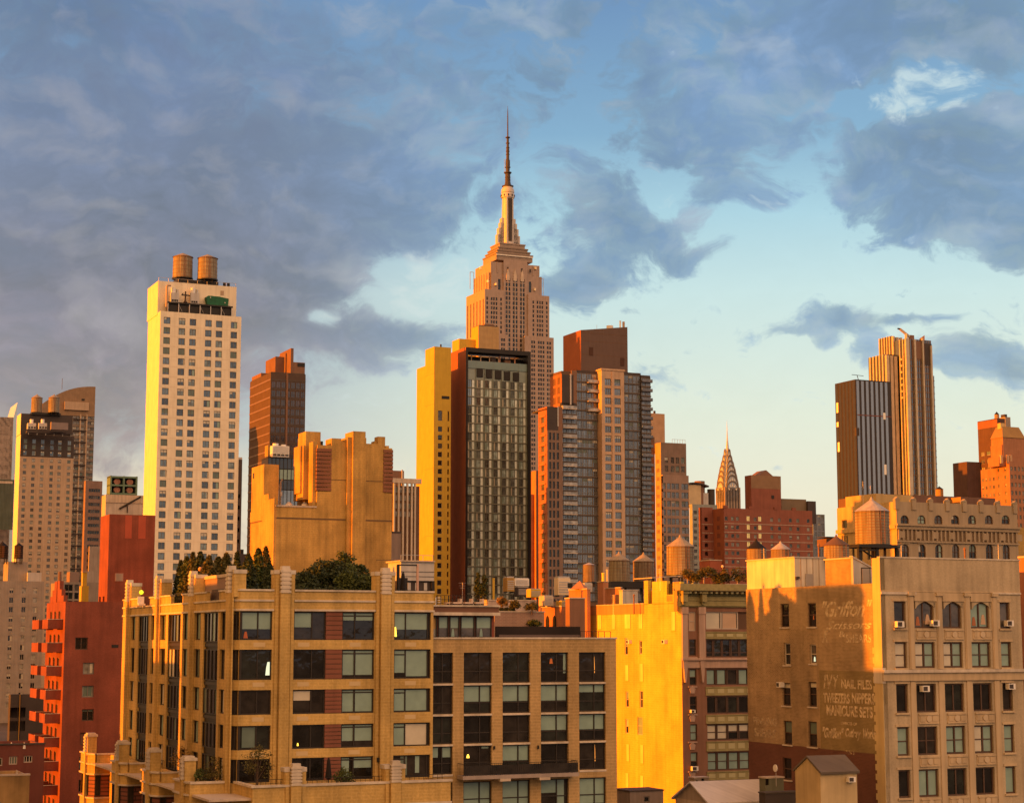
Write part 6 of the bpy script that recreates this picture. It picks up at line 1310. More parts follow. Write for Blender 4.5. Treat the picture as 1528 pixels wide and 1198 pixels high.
# ================================================================== yellow wall building with a green cornice
C_ = Bld('green_cornice_building', 'brick loft with a green cornice and a blank wall glowing yellow', 'building', 1016, 873, 240)
b = C_; fx, fz, k = b.fx, b.fz, 240 / FPX; W = fx(1125, v=950); D = b.ly(872, v=960); T = fz(868, 1060); Tr = b.lz(902, 890)
YW = mat('yellow_party_wall', (.56, .40, .07), stain=.11, streak=.12, fine=.06, brick=(.9, .3, (.53, .37, .06), (.57, .42, .08))); TB = mat('orange_brick_band', (.40, .22, .08), streak=.1)
wl = b.p('wall')
us = [(933, 957, 982), (955.5, 957, 982)]
opl = []
def lop(u, v0, v1, wpx, st):
    y = b.ly(u, 0, (v0 + v1)/2); y2 = b.ly(u - wpx, 0, (v0 + v1)/2); z0, z1 = b.lz(v1, u), b.lz(v0, u); w_ = abs(y2 - y); opl.append((y, z0, w_, z1 - z0)); b.win('L', .18, y, z0, w_, z1 - z0, st)
for (u, v0, v1, wp) in ((934.5, 951, 977, 4.5), (956, 955, 976, 4), (936, 1031, 1055, 4.5), (957, 1030, 1056, 5), (935.5, 1072, 1094, 4.5), (955, 1069, 1096, 8)): lop(u, v0, v1, wp, 'sash')
for (u, v0, v1, wp) in ((895, 915, 938, 5), (915.5, 914, 938, 4.5), (936.5, 913, 937, 8), (956, 912, 937, 5), (1005, 912.5, 940, 5.5), (935.5, 992, 1015, 4.5), (957, 990, 1016, 5), (937, 1110, 1135, 4), (958, 1111, 1138, 4), (936, 1153, 1174, 4), (958, 1157, 1178, 4)): y_, y2_ = b.ly(u, 0, (v0+v1)/2), b.ly(u - wp, 0, (v0+v1)/2); b.p('blind_window|%d%d' % (u, v0)).box(-.035, 0, y_ - abs(y2_-y_)/2, y_ + abs(y2_-y_)/2, b.lz(v1, u), b.lz(v0, u), STY['brickup']['glass'][0]); b.p('blind_window|%d%d' % (u, v0)).box(-.05, 0, y_ - abs(y2_-y_)/2 - .1, y_ + abs(y2_-y_)/2 + .1, b.lz(v1, u) - .14, b.lz(v1, u), YW); b.p('blind_window|%d%d' % (u, v0)).box(-.02, 0, y_ - abs(y2_-y_)/2 - .09, y_ - abs(y2_-y_)/2, b.lz(v1, u), b.lz(v0, u), TB)  # thin darker strip beside each infill is a painted shade line
zc0, zc1 = b.lz(915.5, 960), b.lz(901, 960)
wl.facade('L', 0, 0, D, 0, zc1, opl, .18, YW)
b.p('brick_band').box(-.05, 0, b.ly(961, v=905), D, zc0, zc1, TB); b.p('brick_band').box(-.05, 0, D - 1.2, D, b.lz(960, 880), zc0, TB)
b.p('brick_band').box(-.06, 0, b.ly(1013.5, v=900) , b.ly(1006, v=900), b.lz(912, 1006), T, TB); b.p('coping').box(-.1, .35, b.ly(961, v=900), D, zc1, zc1 + .12, CONC)
# raised wall piece, chimney with a dark opening
ya, yb = b.ly(995, v=890), b.ly(973, v=890); yc = b.ly(1004, v=880)
wl.box(0, .5, ya, yb, zc1 - .1, b.lz(867, 985), YW); wl.box(0, .5, b.ly(967, v=890), b.ly(961, v=890), zc1 - .1, b.lz(866, 964), YW); wl.box(.5, 1.2, yb, b.ly(967, v=890), zc1 - .1, b.lz(880, 970), DBROWN)
wl.box(0, .5, .02, yc, zc1 - .1, b.lz(868, 1008), YW); wl.box(0, .5, yc, ya, zc1 - .1, b.lz(887, 1000), YW); b.p('dark_opening').box(.3, .6, yc, ya, b.lz(887, 1000), b.lz(870, 1000), BLACK)
for i in range(4): y = yc + (ya - yc) * (i + .3) / 4; b.p('brick_slots').box(-.03, 0, y, y + .3, b.lz(897, 1000), b.lz(888, 1000), TB)
wl.box(.5, W, .35, D, 0, zc1 - .6, DBROWN); b.p('roof').box(.5, W, .4, D, zc1 - .6, zc1 - .5, TAR)
# front: corner pilasters, green cornice, ribbon windows
FB = mat('dark_red_front', (.23, .12, .08), streak=.12); GR = GREEN
xs0, xs1, xp0, xp1, xr0 = fx(1025.5, v=930), fx(1041, v=930), fx(1041.5, v=930), fx(1050.5, v=930), fx(1051.5, v=930)
zr = [(912.5, 938.5), (953.5, 980), (998, 1021.5), (1038.5, 1064), (1080, 1103.5), (1121.5, 1148.5), (1165, 1190)]
op = []
for n_, (v0, v1) in enumerate(zr):
    z0, z1 = fz(v1, 1080), fz(v0, 1080); op.append(((xr0 + W)/2 + .1, z0, W - xr0 - .2, z1 - z0)); nn = 3 if n_ == 0 else 5 if n_ == 1 else 4; xw0 = xr0; ww = (fx(1115.5, v=950) - xr0 + (1.3 if n_ == 0 else .1)) / nn
    for i in range(nn + 1):
        a0 = xw0 + ww*i
        if a0 + ww > W: break
        bl = {0: [(.06, .94, .95, (BLINDW, mat('peach_curtain', (.50, .36, .26)), BLINDG, BLINDG)[min(i, 3)])], 2: [(.1, .9, .95, BLINDG)] if i != 2 else [], 3: [], 4: [(.05, .95, .9 if i < 2 else .45, BLINDW)], 5: [(.06, .94, .93, BLINDG)], 1: [], 6: [(.1, .9, .9, BLINDG)]}[n_]
        near_window(b, 'F', .25, a0 + .03, a0 + ww - .03, z0, z1, () , blinds=bl, g=(i + n_) % 3, fw=.14, fr=FR_W if n_ == 0 else FR_BR, bars=[(0, 1, .5)] if n_ in (4, 5) else [(0, 1, .25)] if n_ == 1 else [])
for n_, (v0, v1) in enumerate(((912.5, 941), (953.5, 978), (998, 1022), (1038.5, 1064), (1080, 1105), (1122, 1149), (1165, 1185))):
    z0, z1 = fz(v1, 1033), fz(v0, 1033); a0, a1 = fx(1028, v=940) + (.0 if n_ > 1 else .0), fx(1038.5, v=940); op.append(((a0 + a1)/2, z0, a1 - a0, z1 - z0)); near_window(b, 'F', .22, a0, a1, z0, z1, (), bars=[(0, 1, .5)], blinds=[[(.05, .95, .95, mat('peach_curtain', (.50, .36, .26)))], [], [(0, 1, .5, BLINDG)], [], [(0, 1, .92, BLINDG)], [(0, 1, .5, BLINDG)], []][n_], g=n_ % 3, fr=FR_W if n_ == 0 else FR_BR)
wl.facade('F', 0, 0, W, 0, fz(905, 1060), op, .3, FB)
q = b.p('green_frieze'); z9, z10 = fz(905.5, 1060), fz(871, 1060); q.box(-.3, W, -.25, .35, z9, fz(889, 1060), GR); q.box(-.35, W, -.4, .35, fz(904, 1060), fz(901.5, 1060), GR); q.box(-.35, W, -.35, .3, fz(896, 1060), fz(894.5, 1060), GR)
q = b.p('green_cornice'); q.box(-.4, W, -.45, .35, fz(889, 1060), fz(882, 1060), mat('green_soffit', (.13, .125, .06))); q.box(-.95, W, -1.5, .35, fz(881.5, 1060), fz(877, 1060), GR); q.box(-.75, W, -1.2, .35, fz(877, 1060), fz(871.5, 1060), GR)
n = 14
for i in range(n): x = -.1 + W * i / n; b.p('bracket').box(x, x + .34, -1.1, -.46, fz(885.6, 1060), fz(882, 1060), mat('green_bracket', (.42, .39, .22)))
for x in (fx(1017.5, v=890), fx(1046, v=890)): q = b.p('console|%d' % x); q.box(x - .35, x + .35, -1.0, -.26, fz(898, 1050), fz(886, 1050), GR); q.box(x - .45, x + .45, -1.2, -.26, fz(886, 1050), fz(880, 1050), GR); q.box(x - .2, x + .2, -.7, -.26, fz(902, 1050), fz(898, 1050), GR)
for n_, (v0, v1) in enumerate(((942, 953), (1024, 1037), (1065.5, 1079), (1105, 1120), (1150, 1163))):
    z0, z1 = fz(v1, 1080), fz(v0, 1080); q = b.p('green_panel|%d' % n_); q.box(xr0, W, -.06, .05, z0, z1, GR); q.box(xr0, W, -.14, -.06, z0, z0 + .12, GR); q.box(xr0, W, -.14, -.06, z1 - .12, z1, GR)
    for i in range(5): x = xr0 + (W - xr0) * (i + .5) / 5; q.box(x - .5, x + .5, -.1, -.06, z0 + .3, z1 - .3, mat('green_bracket', (.42, .39, .22)))
q = b.p('stone_pilaster'); z0, z1 = fz(981, 1030), fz(905.5, 1030)
for (a0, a1) in ((fx(1016.6, v=940), xs0 - .1), (xp0, xp1)): q.box(a0, a1, -.35, .02, z0, z1, PINK); q.box(a0 - .08, a1 + .08, -.45, -.02, z1 - .9, z1, PINK); q.prof('F', [(a0, z0), (a1, z0), ((a0 + a1)/2 + .1, z0 - 3.2), ((a0 + a1)/2 - .1, z0 - 3.2)], -.4, .0, PINK)
q = b.p('stone_cornice'); q.box(-.2, W, -.55, .02, fz(984.5, 1060), fz(981, 1060), PINK); q.box(-.1, W, -.25, .02, fz(996, 1060), fz(984.5, 1060), PINK)
for n_, v in enumerate((1034, 1076, 1118, 1160)): z = fz(v, 1033); a = fx(1033, v=v); b.p('keystone|%d' % n_).prof('F', [(a - .3, z), (a + .3, z), (a + .45, z + .6), (a + .2, z + .8), (a, z + 1.0), (a - .2, z + .8), (a - .45, z + .6)], -.12, 0, PINK)
for n_, v in enumerate((980, 1023.5, 1065, 1106, 1150)): z = fz(v, 1033); b.p('sill|%d' % n_).box(fx(1026.5, v=v), fx(1040, v=v), -.14, 0, z - .16, z, PINK)
b.done()
def ac(b, face, a, z, label, w=.7, h=.45, off=0., group='window air conditioners'):
    p = b.l2w(a, off - .28, z) if face == 'F' else b.l2w(off - .28, a, z); e = empty('air_conditioner', label, 'air conditioner', p, b.th + (0 if face == 'F' else ROTL), group)
    m = MB(); m.box(-w/2, w/2, -.22, .34, 0, h, WHITEM); m.obj('casing', e); m = MB(); m.box(-w*.42, w*.18, -.24, -.22, h*.14, h*.86, DGREY); m.obj('grille', e)
ac(b, 'L', b.ly(941, v=957), b.lz(960, 941), 'air conditioner in the upper left window of the glowing yellow wall', .8, .5); ac(b, 'L', b.ly(994, v=957), b.lz(960, 994), 'air conditioner through the middle of the glowing yellow wall', .8, .5)
ac(b, 'F', fx(1032, v=1062), fz(1063, 1032), 'air conditioner in the narrow brick window under the green cornice', .6, .4); ac(b, 'F', fx(1035, v=1147), fz(1149, 1035), 'air conditioner in the lowest narrow brick window beside ribbon windows', .9, .55)

# ================================================================== loft building with the painted wall sign, right
DDB = Bld('painted_sign_loft', 'tan loft building whose brown brick side wall carries faded painted lettering', 'building', 1313, 832, 183)
b = DDB; fx, fz, k = b.fx, b.fz, 183 / FPX; W = fx(1524, v=930); T = b.top; D = b.ly(1114.5, v=960)
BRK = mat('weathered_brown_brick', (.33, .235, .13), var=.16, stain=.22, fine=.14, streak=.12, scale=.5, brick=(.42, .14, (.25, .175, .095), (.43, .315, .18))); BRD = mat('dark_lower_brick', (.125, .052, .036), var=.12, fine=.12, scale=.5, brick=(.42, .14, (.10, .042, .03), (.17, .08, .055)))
SGN = mat('painted_sign_ground', (.235, .175, .08), var=.12, stain=.18, fine=.12, scale=.5, brick=(.42, .14, (.19, .14, .062), (.29, .215, .10)))
FT = mat('tan_loft_front', (.42, .345, .235), streak=.18, var=.1, fine=.1, stain=.16); FS = mat('tan_loft_stone', (.47, .37, .24), streak=.2, var=.1)
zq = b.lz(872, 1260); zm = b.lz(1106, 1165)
opl = []
for (u, v0, v1, wp, bl) in ((1171, 900.5, 935.5, 12.5, 0), (1211.5, 899.5, 935, 12.5, 0), (1174.5, 959, 992, 9.5, 1), (1213, 961, 990, 10, 2), (1173.5, 1018.5, 1052.5, 12, 3), (1212.5, 1017, 1054, 12, 3), (1175.5, 1075, 1110.5, 12.5, 4), (1212.5, 1076, 1114, 13, 4), (1174.5, 1130, 1163, 13, 0), (1212, 1134, 1170, 13, 0)):
    vm = (v0 + v1)/2; y, y0, y1 = b.ly(u, v=vm), b.ly(u + wp/2, v=vm), b.ly(u - wp/2, v=vm); z0, z1 = b.lz(v1, u), b.lz(v0, u); opl.append((y, z0, y1 - y0, z1 - z0))
    near_window(b, 'L', .25, y0, y1, z0, z1, (), bars=[(0, 1, .5)], g=(0, 2, 5, 0, 1)[bl], blinds=[[], [], [], [(0, 1, .22, BLINDW)], [(0, 1, .48, BLINDD)]][bl], fr=FR_W if bl in (1, 2) else FR_BR, extra=[(.5, .12, .3, .5, LITW, 'lamp')] if bl == 2 else [(.5, .3, .2, .6, mat('orange_art', (.55, .18, .06)), 'picture')] if (bl == 0 and u > 1200 and v0 < 950) else [])
    b.p('stone_sill|%d%d' % (u, v0)).box(-.12, .0, y0 - .15, y1 + .15, z0 - .14, z0, STONE)
zmid = b.lz(1110, 1165); ysg0, ysg1 = b.ly(1310.5, v=960), b.ly(1221, v=960); zs0, zs1 = b.lz(1118, 1240), b.lz(890, 1240)
wl = b.p('side_wall'); xq = b.ly(1304.6, v=960)
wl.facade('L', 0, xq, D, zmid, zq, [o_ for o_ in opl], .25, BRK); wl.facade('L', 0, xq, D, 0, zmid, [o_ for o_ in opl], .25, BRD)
b.p('painted_ground').quad((-.008, xq + .02, zs0), (-.008, ysg1, zs0), (-.008, ysg1, b.lz(1000, 1240)), (-.008, xq + .02, b.lz(1000, 1240)), SGN)
q = b.p('corner_pilaster'); q.box(-.06, .5, 0, xq, 0, T, mat('pale_yellow_brick', (.52, .40, .20), streak=.12)); 
for i in range(18): z = b.lz(975, 1300) - .62*i*1.55; q.box(-.055, 0, xq, xq + .28, z, z + .62, mat('pale_yellow_brick', (.52, .40, .20)))
b.p('pilaster_block').box(-.1, .3, -.06, xq + .1, b.lz(1019, 1308), b.lz(996, 1308), STONE)
# painted words
PA = bpy.data.materials.new('faded_sign_paint'); PA.use_nodes = True
def _paint():
    nt = PA.node_tree; N = nt.nodes; L = nt.links; bs = N['Principled BSDF']; bs.inputs['Base Color'].default_value = (.66, .53, .34, 1); bs.inputs['Roughness'].default_value = .9
    tc = N.new('ShaderNodeTexCoord'); g = N.new('ShaderNodeNewGeometry'); n = N.new('ShaderNodeTexNoise'); L.new(g.outputs['Position'], n.inputs['Vector']); n.inputs['Scale'].default_value = 2.2; n.inputs['Detail'].default_value = 8; n.inputs['Roughness'].default_value = .62
    r = N.new('ShaderNodeMapRange'); L.new(n.outputs[0], r.inputs[0]); r.inputs[1].default_value = .38; r.inputs[2].default_value = .62; r.inputs[3].default_value = .42; r.inputs[4].default_value = 1.0
    L.new(r.outputs[0], bs.inputs['Alpha'])
_paint()
PF = PA.copy(); PF.name = 'very_faded_sign_paint'; [setattr(n.inputs[4], 'default_value', .75) for n in PF.node_tree.nodes if n.type == 'MAP_RANGE']; [setattr(n.inputs[3], 'default_value', .12) for n in PF.node_tree.nodes if n.type == 'MAP_RANGE']
def words(t, u0, u1, vb, vt, m=PA, shear=0., bold=.0, v_ref=None):
    """paint a line of lettering on the side wall between picture columns u0 and u1, cap height vb..vt"""
    vm = (vb + vt)/2; y0, y1 = b.ly(u0, v=vm), b.ly(u1, v=vm); z0, z1 = b.lz(vb, (u0 + u1)/2), b.lz(vt, (u0 + u1)/2)
    cu = bpy.data.curves.new('lettering', 'FONT'); cu.body = t; cu.size = 1.0; cu.shear = shear; cu.offset = bold + .022; cu.extrude = 0.0
    o = bpy.data.objects.new('painted_lettering', cu); COL.objects.link(o); o.parent = b.e; cu.materials.append(m)
    bpy.context.view_layer.update(); wd, hd = max(o.dimensions.x, .01), .70
    o.location = (-.016, y0, z0); o.rotation_euler = (R(90), 0, R(-90)); o.scale = (abs(y0 - y1) / wd, (z1 - z0) / hd, 1)
    o2 = bpy.data.objects.new('painted_lettering', bpy.data.meshes.new_from_object(o.evaluated_get(bpy.context.evaluated_depsgraph_get()))); COL.objects.link(o2); o2.parent = b.e; o2.location = o.location; o2.rotation_euler = o.rotation_euler; o2.scale = o.scale
    bpy.data.objects.remove(o); return o2
words('"Griffon"', 1222, 1297, 919, 897, PA, .45, .0); words('Scissors', 1232, 1300, 938, 926, PA, .45, -.006); words('&', 1252, 1262, 950, 941, PA); words('K', 1226, 1240, 958, 938, PF, .5); words('SHEARS', 1262, 1300, 958, 946, PA, 0, -.005)
words('NAIL FILES', 1255, 1301, 1027, 1014, PA, 0, .01); words('TWEEZERS', 1229, 1268, 1048, 1034, PA, 0, .01); words('NIPPERS', 1271, 1305, 1049, 1034, PA, 0, .01); words('MANICURE SETS', 1233, 1302, 1068, 1053, PA, 0, .012); words('OFFICES OF', 1255, 1279, 1081, 1077, PA)
words('"Griffon"', 1226, 1258, 1100, 1086, PA, .35, .02); words('Cutlery', 1261, 1284, 1099, 1087, PA, .25, .015); words('Works', 1287, 1306, 1101, 1087, PA, .3, .015); words('151', 1261, 1273, 1125, 1119, PF)
words('PINKING', 1124, 1159, 1081, 1070, PF, 0, .02); words('SHEARS', 1126, 1158, 1099, 1087, PF, 0, .02); words('IVY', 1228, 1252, 1027, 1006, PF, .2)
b.p('painted_border').box(-.014, -.009, ysg1 - .06, ysg1, zs0, b.lz(1000, 1230), mat('sign_border', (.36, .25, .12)))
# front
FCOL = [(1336.6, 1354, 'loft1'), (1366.6, 1396, 'loft'), (1409, 1437.5, 'loft'), (1451, 1479, 'loft'), (1495, 1510, 'loft1')]; FROW = [(897.5, 937), (957.5, 996), (1019.5, 1062), (1083, 1125.5), (1146.5, 1188), (1208, 1250)]
ZR = [(fz(c, 1400), fz(a, 1400)) for a, c in FROW]; fo = []
rg = random.Random(11)
for j, (u0, u1, st) in enumerate(FCOL):
    a0, a1 = fx(u0, v=1000), fx(u1, v=1000)
    for i, (z0, z1) in enumerate(ZR):
        fo.append(((a0 + a1)/2, z0, a1 - a0, z1 - z0)); wide = st == 'loft'
        bl = []; hv = (i == 1) or (i == 3 and j != 1) or (rg.random() < .18)
        if hv: bl = [(0, .48, .93, (BLINDG, BLINDG, BLINDG, BLINDW)[rg.randrange(4)]), (.52, 1, .93, BLINDG)] if wide else [(0, 1, .95, BLINDG if i != 1 or j else BLINDW)]
        near_window(b, 'F', .32, a0, a1, z0, z1, (.5,) if wide else (), blinds=bl, g=(i*3 + j) % 3 if i else (5 if rg.random() < .5 else 1), bars=[(0, 1, .5)] if i in (1, 3) else [], fw=.16, fr=FR_BR, extra=[] if i else ([(.25, .1, .5, .9, mat('painted_rusty_reflection', (.36, .14, .07)), 'curtain'), (.75, .15, .6, 1.0, mat('peach_curtain', (.50, .36, .26)), 'curtain')] if j in (1, 3) else []))  # the rust coloured curtain piece is a painted reflection in the glass
        if not wide: b.p('sill|%d%d' % (i, j)).box(a0 - .15, a1 + .15, -.16, .0, z0 - .2, z0, FS); b.p('lintel|%d%d' % (i, j)).box(a0 - .2, a1 + .2, -.07, .0, z1 + .02, z1 + .26, FS)
wl2 = b.p('front_wall'); wl2.facade('F', 0, 0, W, 0, T, fo, .35, FT); wl2.box(0, W, .02, .4, T - .5, T - .02, FT); wl2.box(.02, .4, xq, D, zq - .5, zq - .03, BRK)
wl2.quad((W, 0, 0), (W, D, 0), (W, D, T), (W, 0, T), FT); b.p('roof').quad((.4, .4, zq - .5), (W, .4, zq - .5), (W, D, zq - .5), (.4, D, zq - .5), TAR)
b.p('parapet_coping').box(-.06, W + .1, -.08, .45, T, T + .14, STONE)
xa, xb = fx(1363, v=930), fx(1482, v=930); 
for i in range(3):
    a0, a1 = fx(FCOL[i+1][0], v=930), fx(FCOL[i+1][1], v=930); c = (a0 + a1)/2; hw = (a1 - a0)/2; z1 = ZR[0][1]
    for s_ in (-1, 1): b.p('arch|%d%d' % (i, s_ + 1)).prof('F', [(c + s_*hw, z1 - .75), (c + s_*hw, z1 + .02), (c + s_*hw*.05, z1 + .02), (c + s_*hw*.35, z1 - .12), (c + s_*hw*.75, z1 - .38)], .0, .34, FT)
    z9 = fz(884.5, 1400); b.p('arch_hood|%d' % i).box(a0 - .15, a1 + .15, -.1, 0, z1 + .04, z9, FS)
    for n_ in range(5):
        za, zb = ZR[n_+1][1] + .25, ZR[n_][0] - .12
        if n_ == 1: continue
        q = b.p('carved_panel|%d%d' % (i, n_)); q.box(a0, a1, -.05, 0, za, zb, FS); q.box(a0, a1, -.14, -.05, zb - .16, zb, FS); q.box(a0, a1, -.12, -.05, za, za + .12, FS); zc = (za + zb)/2; q.cyl(c, 0, 0, 0.001, .01, .01, FS, 4)
        q.prof('F', [(c + .32*math.cos(t*.5236), zc + .32*math.sin(t*.5236)) for t in range(12)], -.14, -.05, mat('carved_rosette', (.50, .41, .29))); [q.prof('F', [(c + s_*(.45), zc - .28), (c + s_*hw*.88, zc - .28), (c + s_*hw*.88, zc + .28), (c + s_*.45, zc + .28)], -.10, -.05, FS) for s_ in (-1, 1)]
for u in (1360.5, 1402.5, 1444, 1485): a = fx(u, v=960); q = b.p('pier|%d' % u); q.box(a - .32, a + .32, -.08, 0, fz(998, 1400), fz(886, 1400), FS); q.box(a - .2, a + .2, -.12, -.08, fz(998, 1400), fz(889, 1400), FS); q.box(a - .32, a + .32, -.08, 0, 0, fz(1016, 1400), FS); q.box(a - .42, a + .42, -.28, 0, fz(889, 1400), fz(884, 1400), FS)
q = b.p('cornice'); q.box(-.15, W + .1, -.45, 0, fz(1003, 1400), fz(998.5, 1400), STONE); q.box(-.1, W + .05, -.22, 0, fz(1015, 1400), fz(1003, 1400), FS); q.box(-.05, fx(1366, v=885), -.15, 0, fz(886.5, 1340), fz(883, 1340), STONE); q.box(fx(1480, v=885), W, -.15, 0, fz(886.5, 1500), fz(884, 1500), STONE); q.box(0, W, -.05, 0, fz(883.5, 1400), fz(881.5, 1400), FS)
b.done()
Zr = [z for z, _ in ZR]
for (u, v, lab) in ((1340, 935.5, 'air conditioner low in the top left window of the tan loft front'), (1393, 934, 'air conditioner at the corner of the leftmost arched window'), (1378, 1031.5, 'air conditioner high in a dark wide window below the tan cornice'), (1503.5, 934, 'sunlit air conditioner in the top right window of the tan loft front'), (1506, 1028, 'air conditioner high in the right narrow window below the cornice')): ac(b, 'F', fx(u, v=v), fz(v, u), lab, .85, .6)
ac(b, 'L', b.ly(1167, v=1022), b.lz(1025, 1167), 'air conditioner poking out of the brown brick side wall', .8, .55)
# white sheds and brick bulkhead on its roof
def shed(name, label, u0, uc, u1, vt, Y, zb, m, door=None, par=None, th=TH):
    s_ = Bld(name, label, 'rooftop shed', uc, vt, Y, th); D_ = s_.ly(u0, v=vt + 20); W_ = s_.fx(u1, v=vt + 20); s_.e.location.z = zb; h = s_.top - zb
    q = s_.p('wall'); q.box(0, W_, 0, D_, 0, h, m)
    s_.p('roof_edge').box(-.12, W_ + .12, -.12, D_ + .1, h, h + .14, LGREY); return s_, W_, D_, h
s_, W_, D_, h = shed('rooftop_shed', 'long white rooftop shed with a grey door above the brown brick wall', 1114.5, 1185.5, 1231, 832, 198, zq - 1.2, mat('white_corrugated', (.62, .56, .46), streak=.22, stain=.12))
k = 198 / FPX; s_.p('door').box(s_.fx(1201.5, v=865), s_.fx(1213, v=865), -.08, 0, .2, s_.fz(856, 1207) - s_.e.location.z, mat('grey_door', (.33, .30, .28)))
for x in range(1, 5): s_.p('seam|%d' % x).box(W_*x/5 - .04, W_*x/5 + .04, -.05, 0, 0, h, mat('rust_streak', (.42, .33, .25), streak=.3))
s_.p('wall_box').box(s_.fx(1186.5, v=861), s_.fx(1192, v=861), -.2, 0, s_.fz(863.5, 1189) - s_.e.location.z, s_.fz(860, 1189) - s_.e.location.z, DGREY); s_.done()
s_, W_, D_, h = shed('brick_bulkhead', 'brown brick stair bulkhead beside the slanted white roof shed', 1231.5, 1272, 1275, 833, 191, zq - 1.0, BRK); s_.done()
s_, W_, D_, h = shed('slanted_shed', 'pale blue grey roof shed with sloping top and a grey door', 1270, 1272.6, 1315, 831, 190.2, zq - 1.0, mat('blue_white_metal', (.47, .46, .46), streak=.2)); s_.p('door').box(s_.fx(1286, v=855), s_.fx(1297, v=855), -.08, 0, .1, s_.fz(848, 1290) - s_.e.location.z, mat('grey_door', (.33, .30, .28))); s_.p('door_frame').box(s_.fx(1285, v=855), s_.fx(1298.3, v=855), -.06, 0, .1, s_.fz(846.5, 1290) - s_.e.location.z, FR_B)
q = s_.p('wall'); q.v = [(x, y, z - (1.7 * max(0, x) / W_ if z > 1 else 0)) for x, y, z in q.v]; q = s_.p('roof_edge'); q.v = [(x, y, z - 1.7 * max(0, x) / W_) for x, y, z in q.v]; s_.done()

# ================================================================== ornate hall behind the painted sign loft
b = Bld('arcaded_stone_building', 'pale arcaded stone building with arched windows and a columned gallery', 'building', 1337, 748, 310)
fx, fz, k = b.fx, b.fz, 310 / FPX; W = fx(1519, v=800); D = b.ly(1249.5, v=790); T = b.top; ST = mat('arcade_stone', (.335, .27, .19), streak=.14, var=.08); STY_ = mat('arcade_yellow', (.46, .33, .15), streak=.14)
us = [1350 + 25.1 * i for i in range(7)]; op = []
def arch(a, z0, z1, w_, part, face='F'):
    r = w_/2; zc = z1 - r; pts = [(a - r, zc), (a - r, z1 + .01), (a, z1 + .01)] ; cv = [(a + r*math.cos(t), zc + r*math.sin(t)) for t in [math.pi/2 + math.pi/2*i/6 for i in range(7)]]
    b.p(part).prof(face, [(a - r, zc), (a - r, z1 + .01)] + cv, .0, .28, ST if face == 'F' else STY_); b.p(part).prof(face, [(2*a - x, z) for x, z in [(a - r, zc), (a - r, z1 + .01)] + cv], .0, .28, ST if face == 'F' else STY_)
for n_, u in enumerate(us):
    a = fx(u, v=775); z0, z1 = fz(782, u), fz(768.5, u); op.append((a, z0, 15*k, z1 - z0)); b.win('F', .28, a, z0, 15*k, z1 - z0, 'loft', n_); arch(a, z0, z1, 15*k, 'arch|a%d' % n_)
    a = fx(u + .8, v=820); z0, z1 = fz(836, u), fz(812, u); op.append((a, z0, 13.5*k, z1 - z0)); b.win('F', .28, a, z0, 13.5*k, z1 - z0, 'loft', n_ + 2); arch(a, z0, z1, 13.5*k, 'arch|b%d' % n_)
    b.p('archivolt|%d' % n_).box(a - 8*k, a + 8*k, -.12, 0, z1 + .05, z1 + .3, ST)
y1, y2, y3_ = b.ly(1260, v=783), b.ly(1262, v=812), 0
opl = [(y1, b.lz(788, 1260), 1.6, 1.5)] + [(b.ly(u, v=805), b.lz(811, u), .5, 1.4) for u in (1257, 1260.5, 1264)] + [(b.ly(u, v=822), b.lz(835, u), .9, 2.4) for u in (1273, 1285, 1296, 1306)]
for o_ in opl: b.win('L', .28, *o_, 'plain')
b.p('wall').facade('F', 0, 0, W, 0, T, op, .3, ST); b.p('wall').facade('L', 0, 0, D, 0, T, opl, .3, STY_); b.p('wall').quad((W, 0, 0), (W, D, 0), (W, D, T), (W, 0, T), ST); b.p('wall').box(.3, W, .35, D, T - 1.5, T - 1, TAR)
q = b.p('cornice'); q.box(-.3, W + .2, -.7, 0, fz(786, 1400), fz(783, 1400), ST); q.box(-.2, W + .1, -.4, 0, fz(791, 1400), fz(786, 1400), ST); q.box(-.2, W + .1, -.3, 0, fz(810, 1400), fz(807.5, 1400), ST); q.box(-.4, 0, 0, D, b.lz(791, 1310), b.lz(785, 1310), STY_)
q = b.p('gallery'); q.box(.05, W - .05, -.04, 0, fz(807, 1400), fz(791.5, 1400), mat('painted_gallery_shadow', (.17, .125, .085)))  # dark strip painted for the shade behind the gallery columns
for i in range(29): a = fx(1341 + 6.25*i, v=800); q.box(a - .16, a + .16, -.25, -.04, fz(807, 1400), fz(791.5, 1400), ST)
for i in range(8): a = fx(1345 + 25*i, v=800); b.p('roundel|%d' % i).box(a - .55, a + .55, -.28, -.04, fz(804, 1400), fz(794, 1400), ST)
for i in range(9): a = fx(1338.5 + 25.1*i, v=760); b.p('parapet_pier|%d' % i).box(a - .45, a + .45, -.2, .5, fz(762, 1400), T + .35, ST); b.p('pier_cap|%d' % i).prof('F', [(a - .5, T + .35), (a + .5, T + .35), (a, T + .85)], -.25, .5, ST)
yb1, yb2 = b.ly(1299, 0, 750), b.ly(1259, 0, 750); b.p('rear_block').box(.4, 9, yb1, yb2, T - 1, b.lz(739.5, 1275), STY_); b.p('rear_block').box(.3, 2.0, b.ly(1305, 0, 745), b.ly(1300, 0, 745), T - 1, b.lz(736.5, 1302), STY_)
q = b.p('long_roof'); q.box(fx(1318, 12, 745), fx(1485, 12, 745), 12, 26, T - 1, fz(740, 1400, 12), mat('maroon_roof', (.15, .085, .065), streak=.1)); q.box(fx(1434, 9, 750), fx(1463, 9, 750), 9, 12, T - 1, fz(742.5, 1450, 9), mat('maroon_roof', (.15, .085, .065))); q.box(fx(1434, 9, 750) - .05, fx(1434, 9, 750), 9, 20, T - 1, fz(742, 1450, 9), TB)
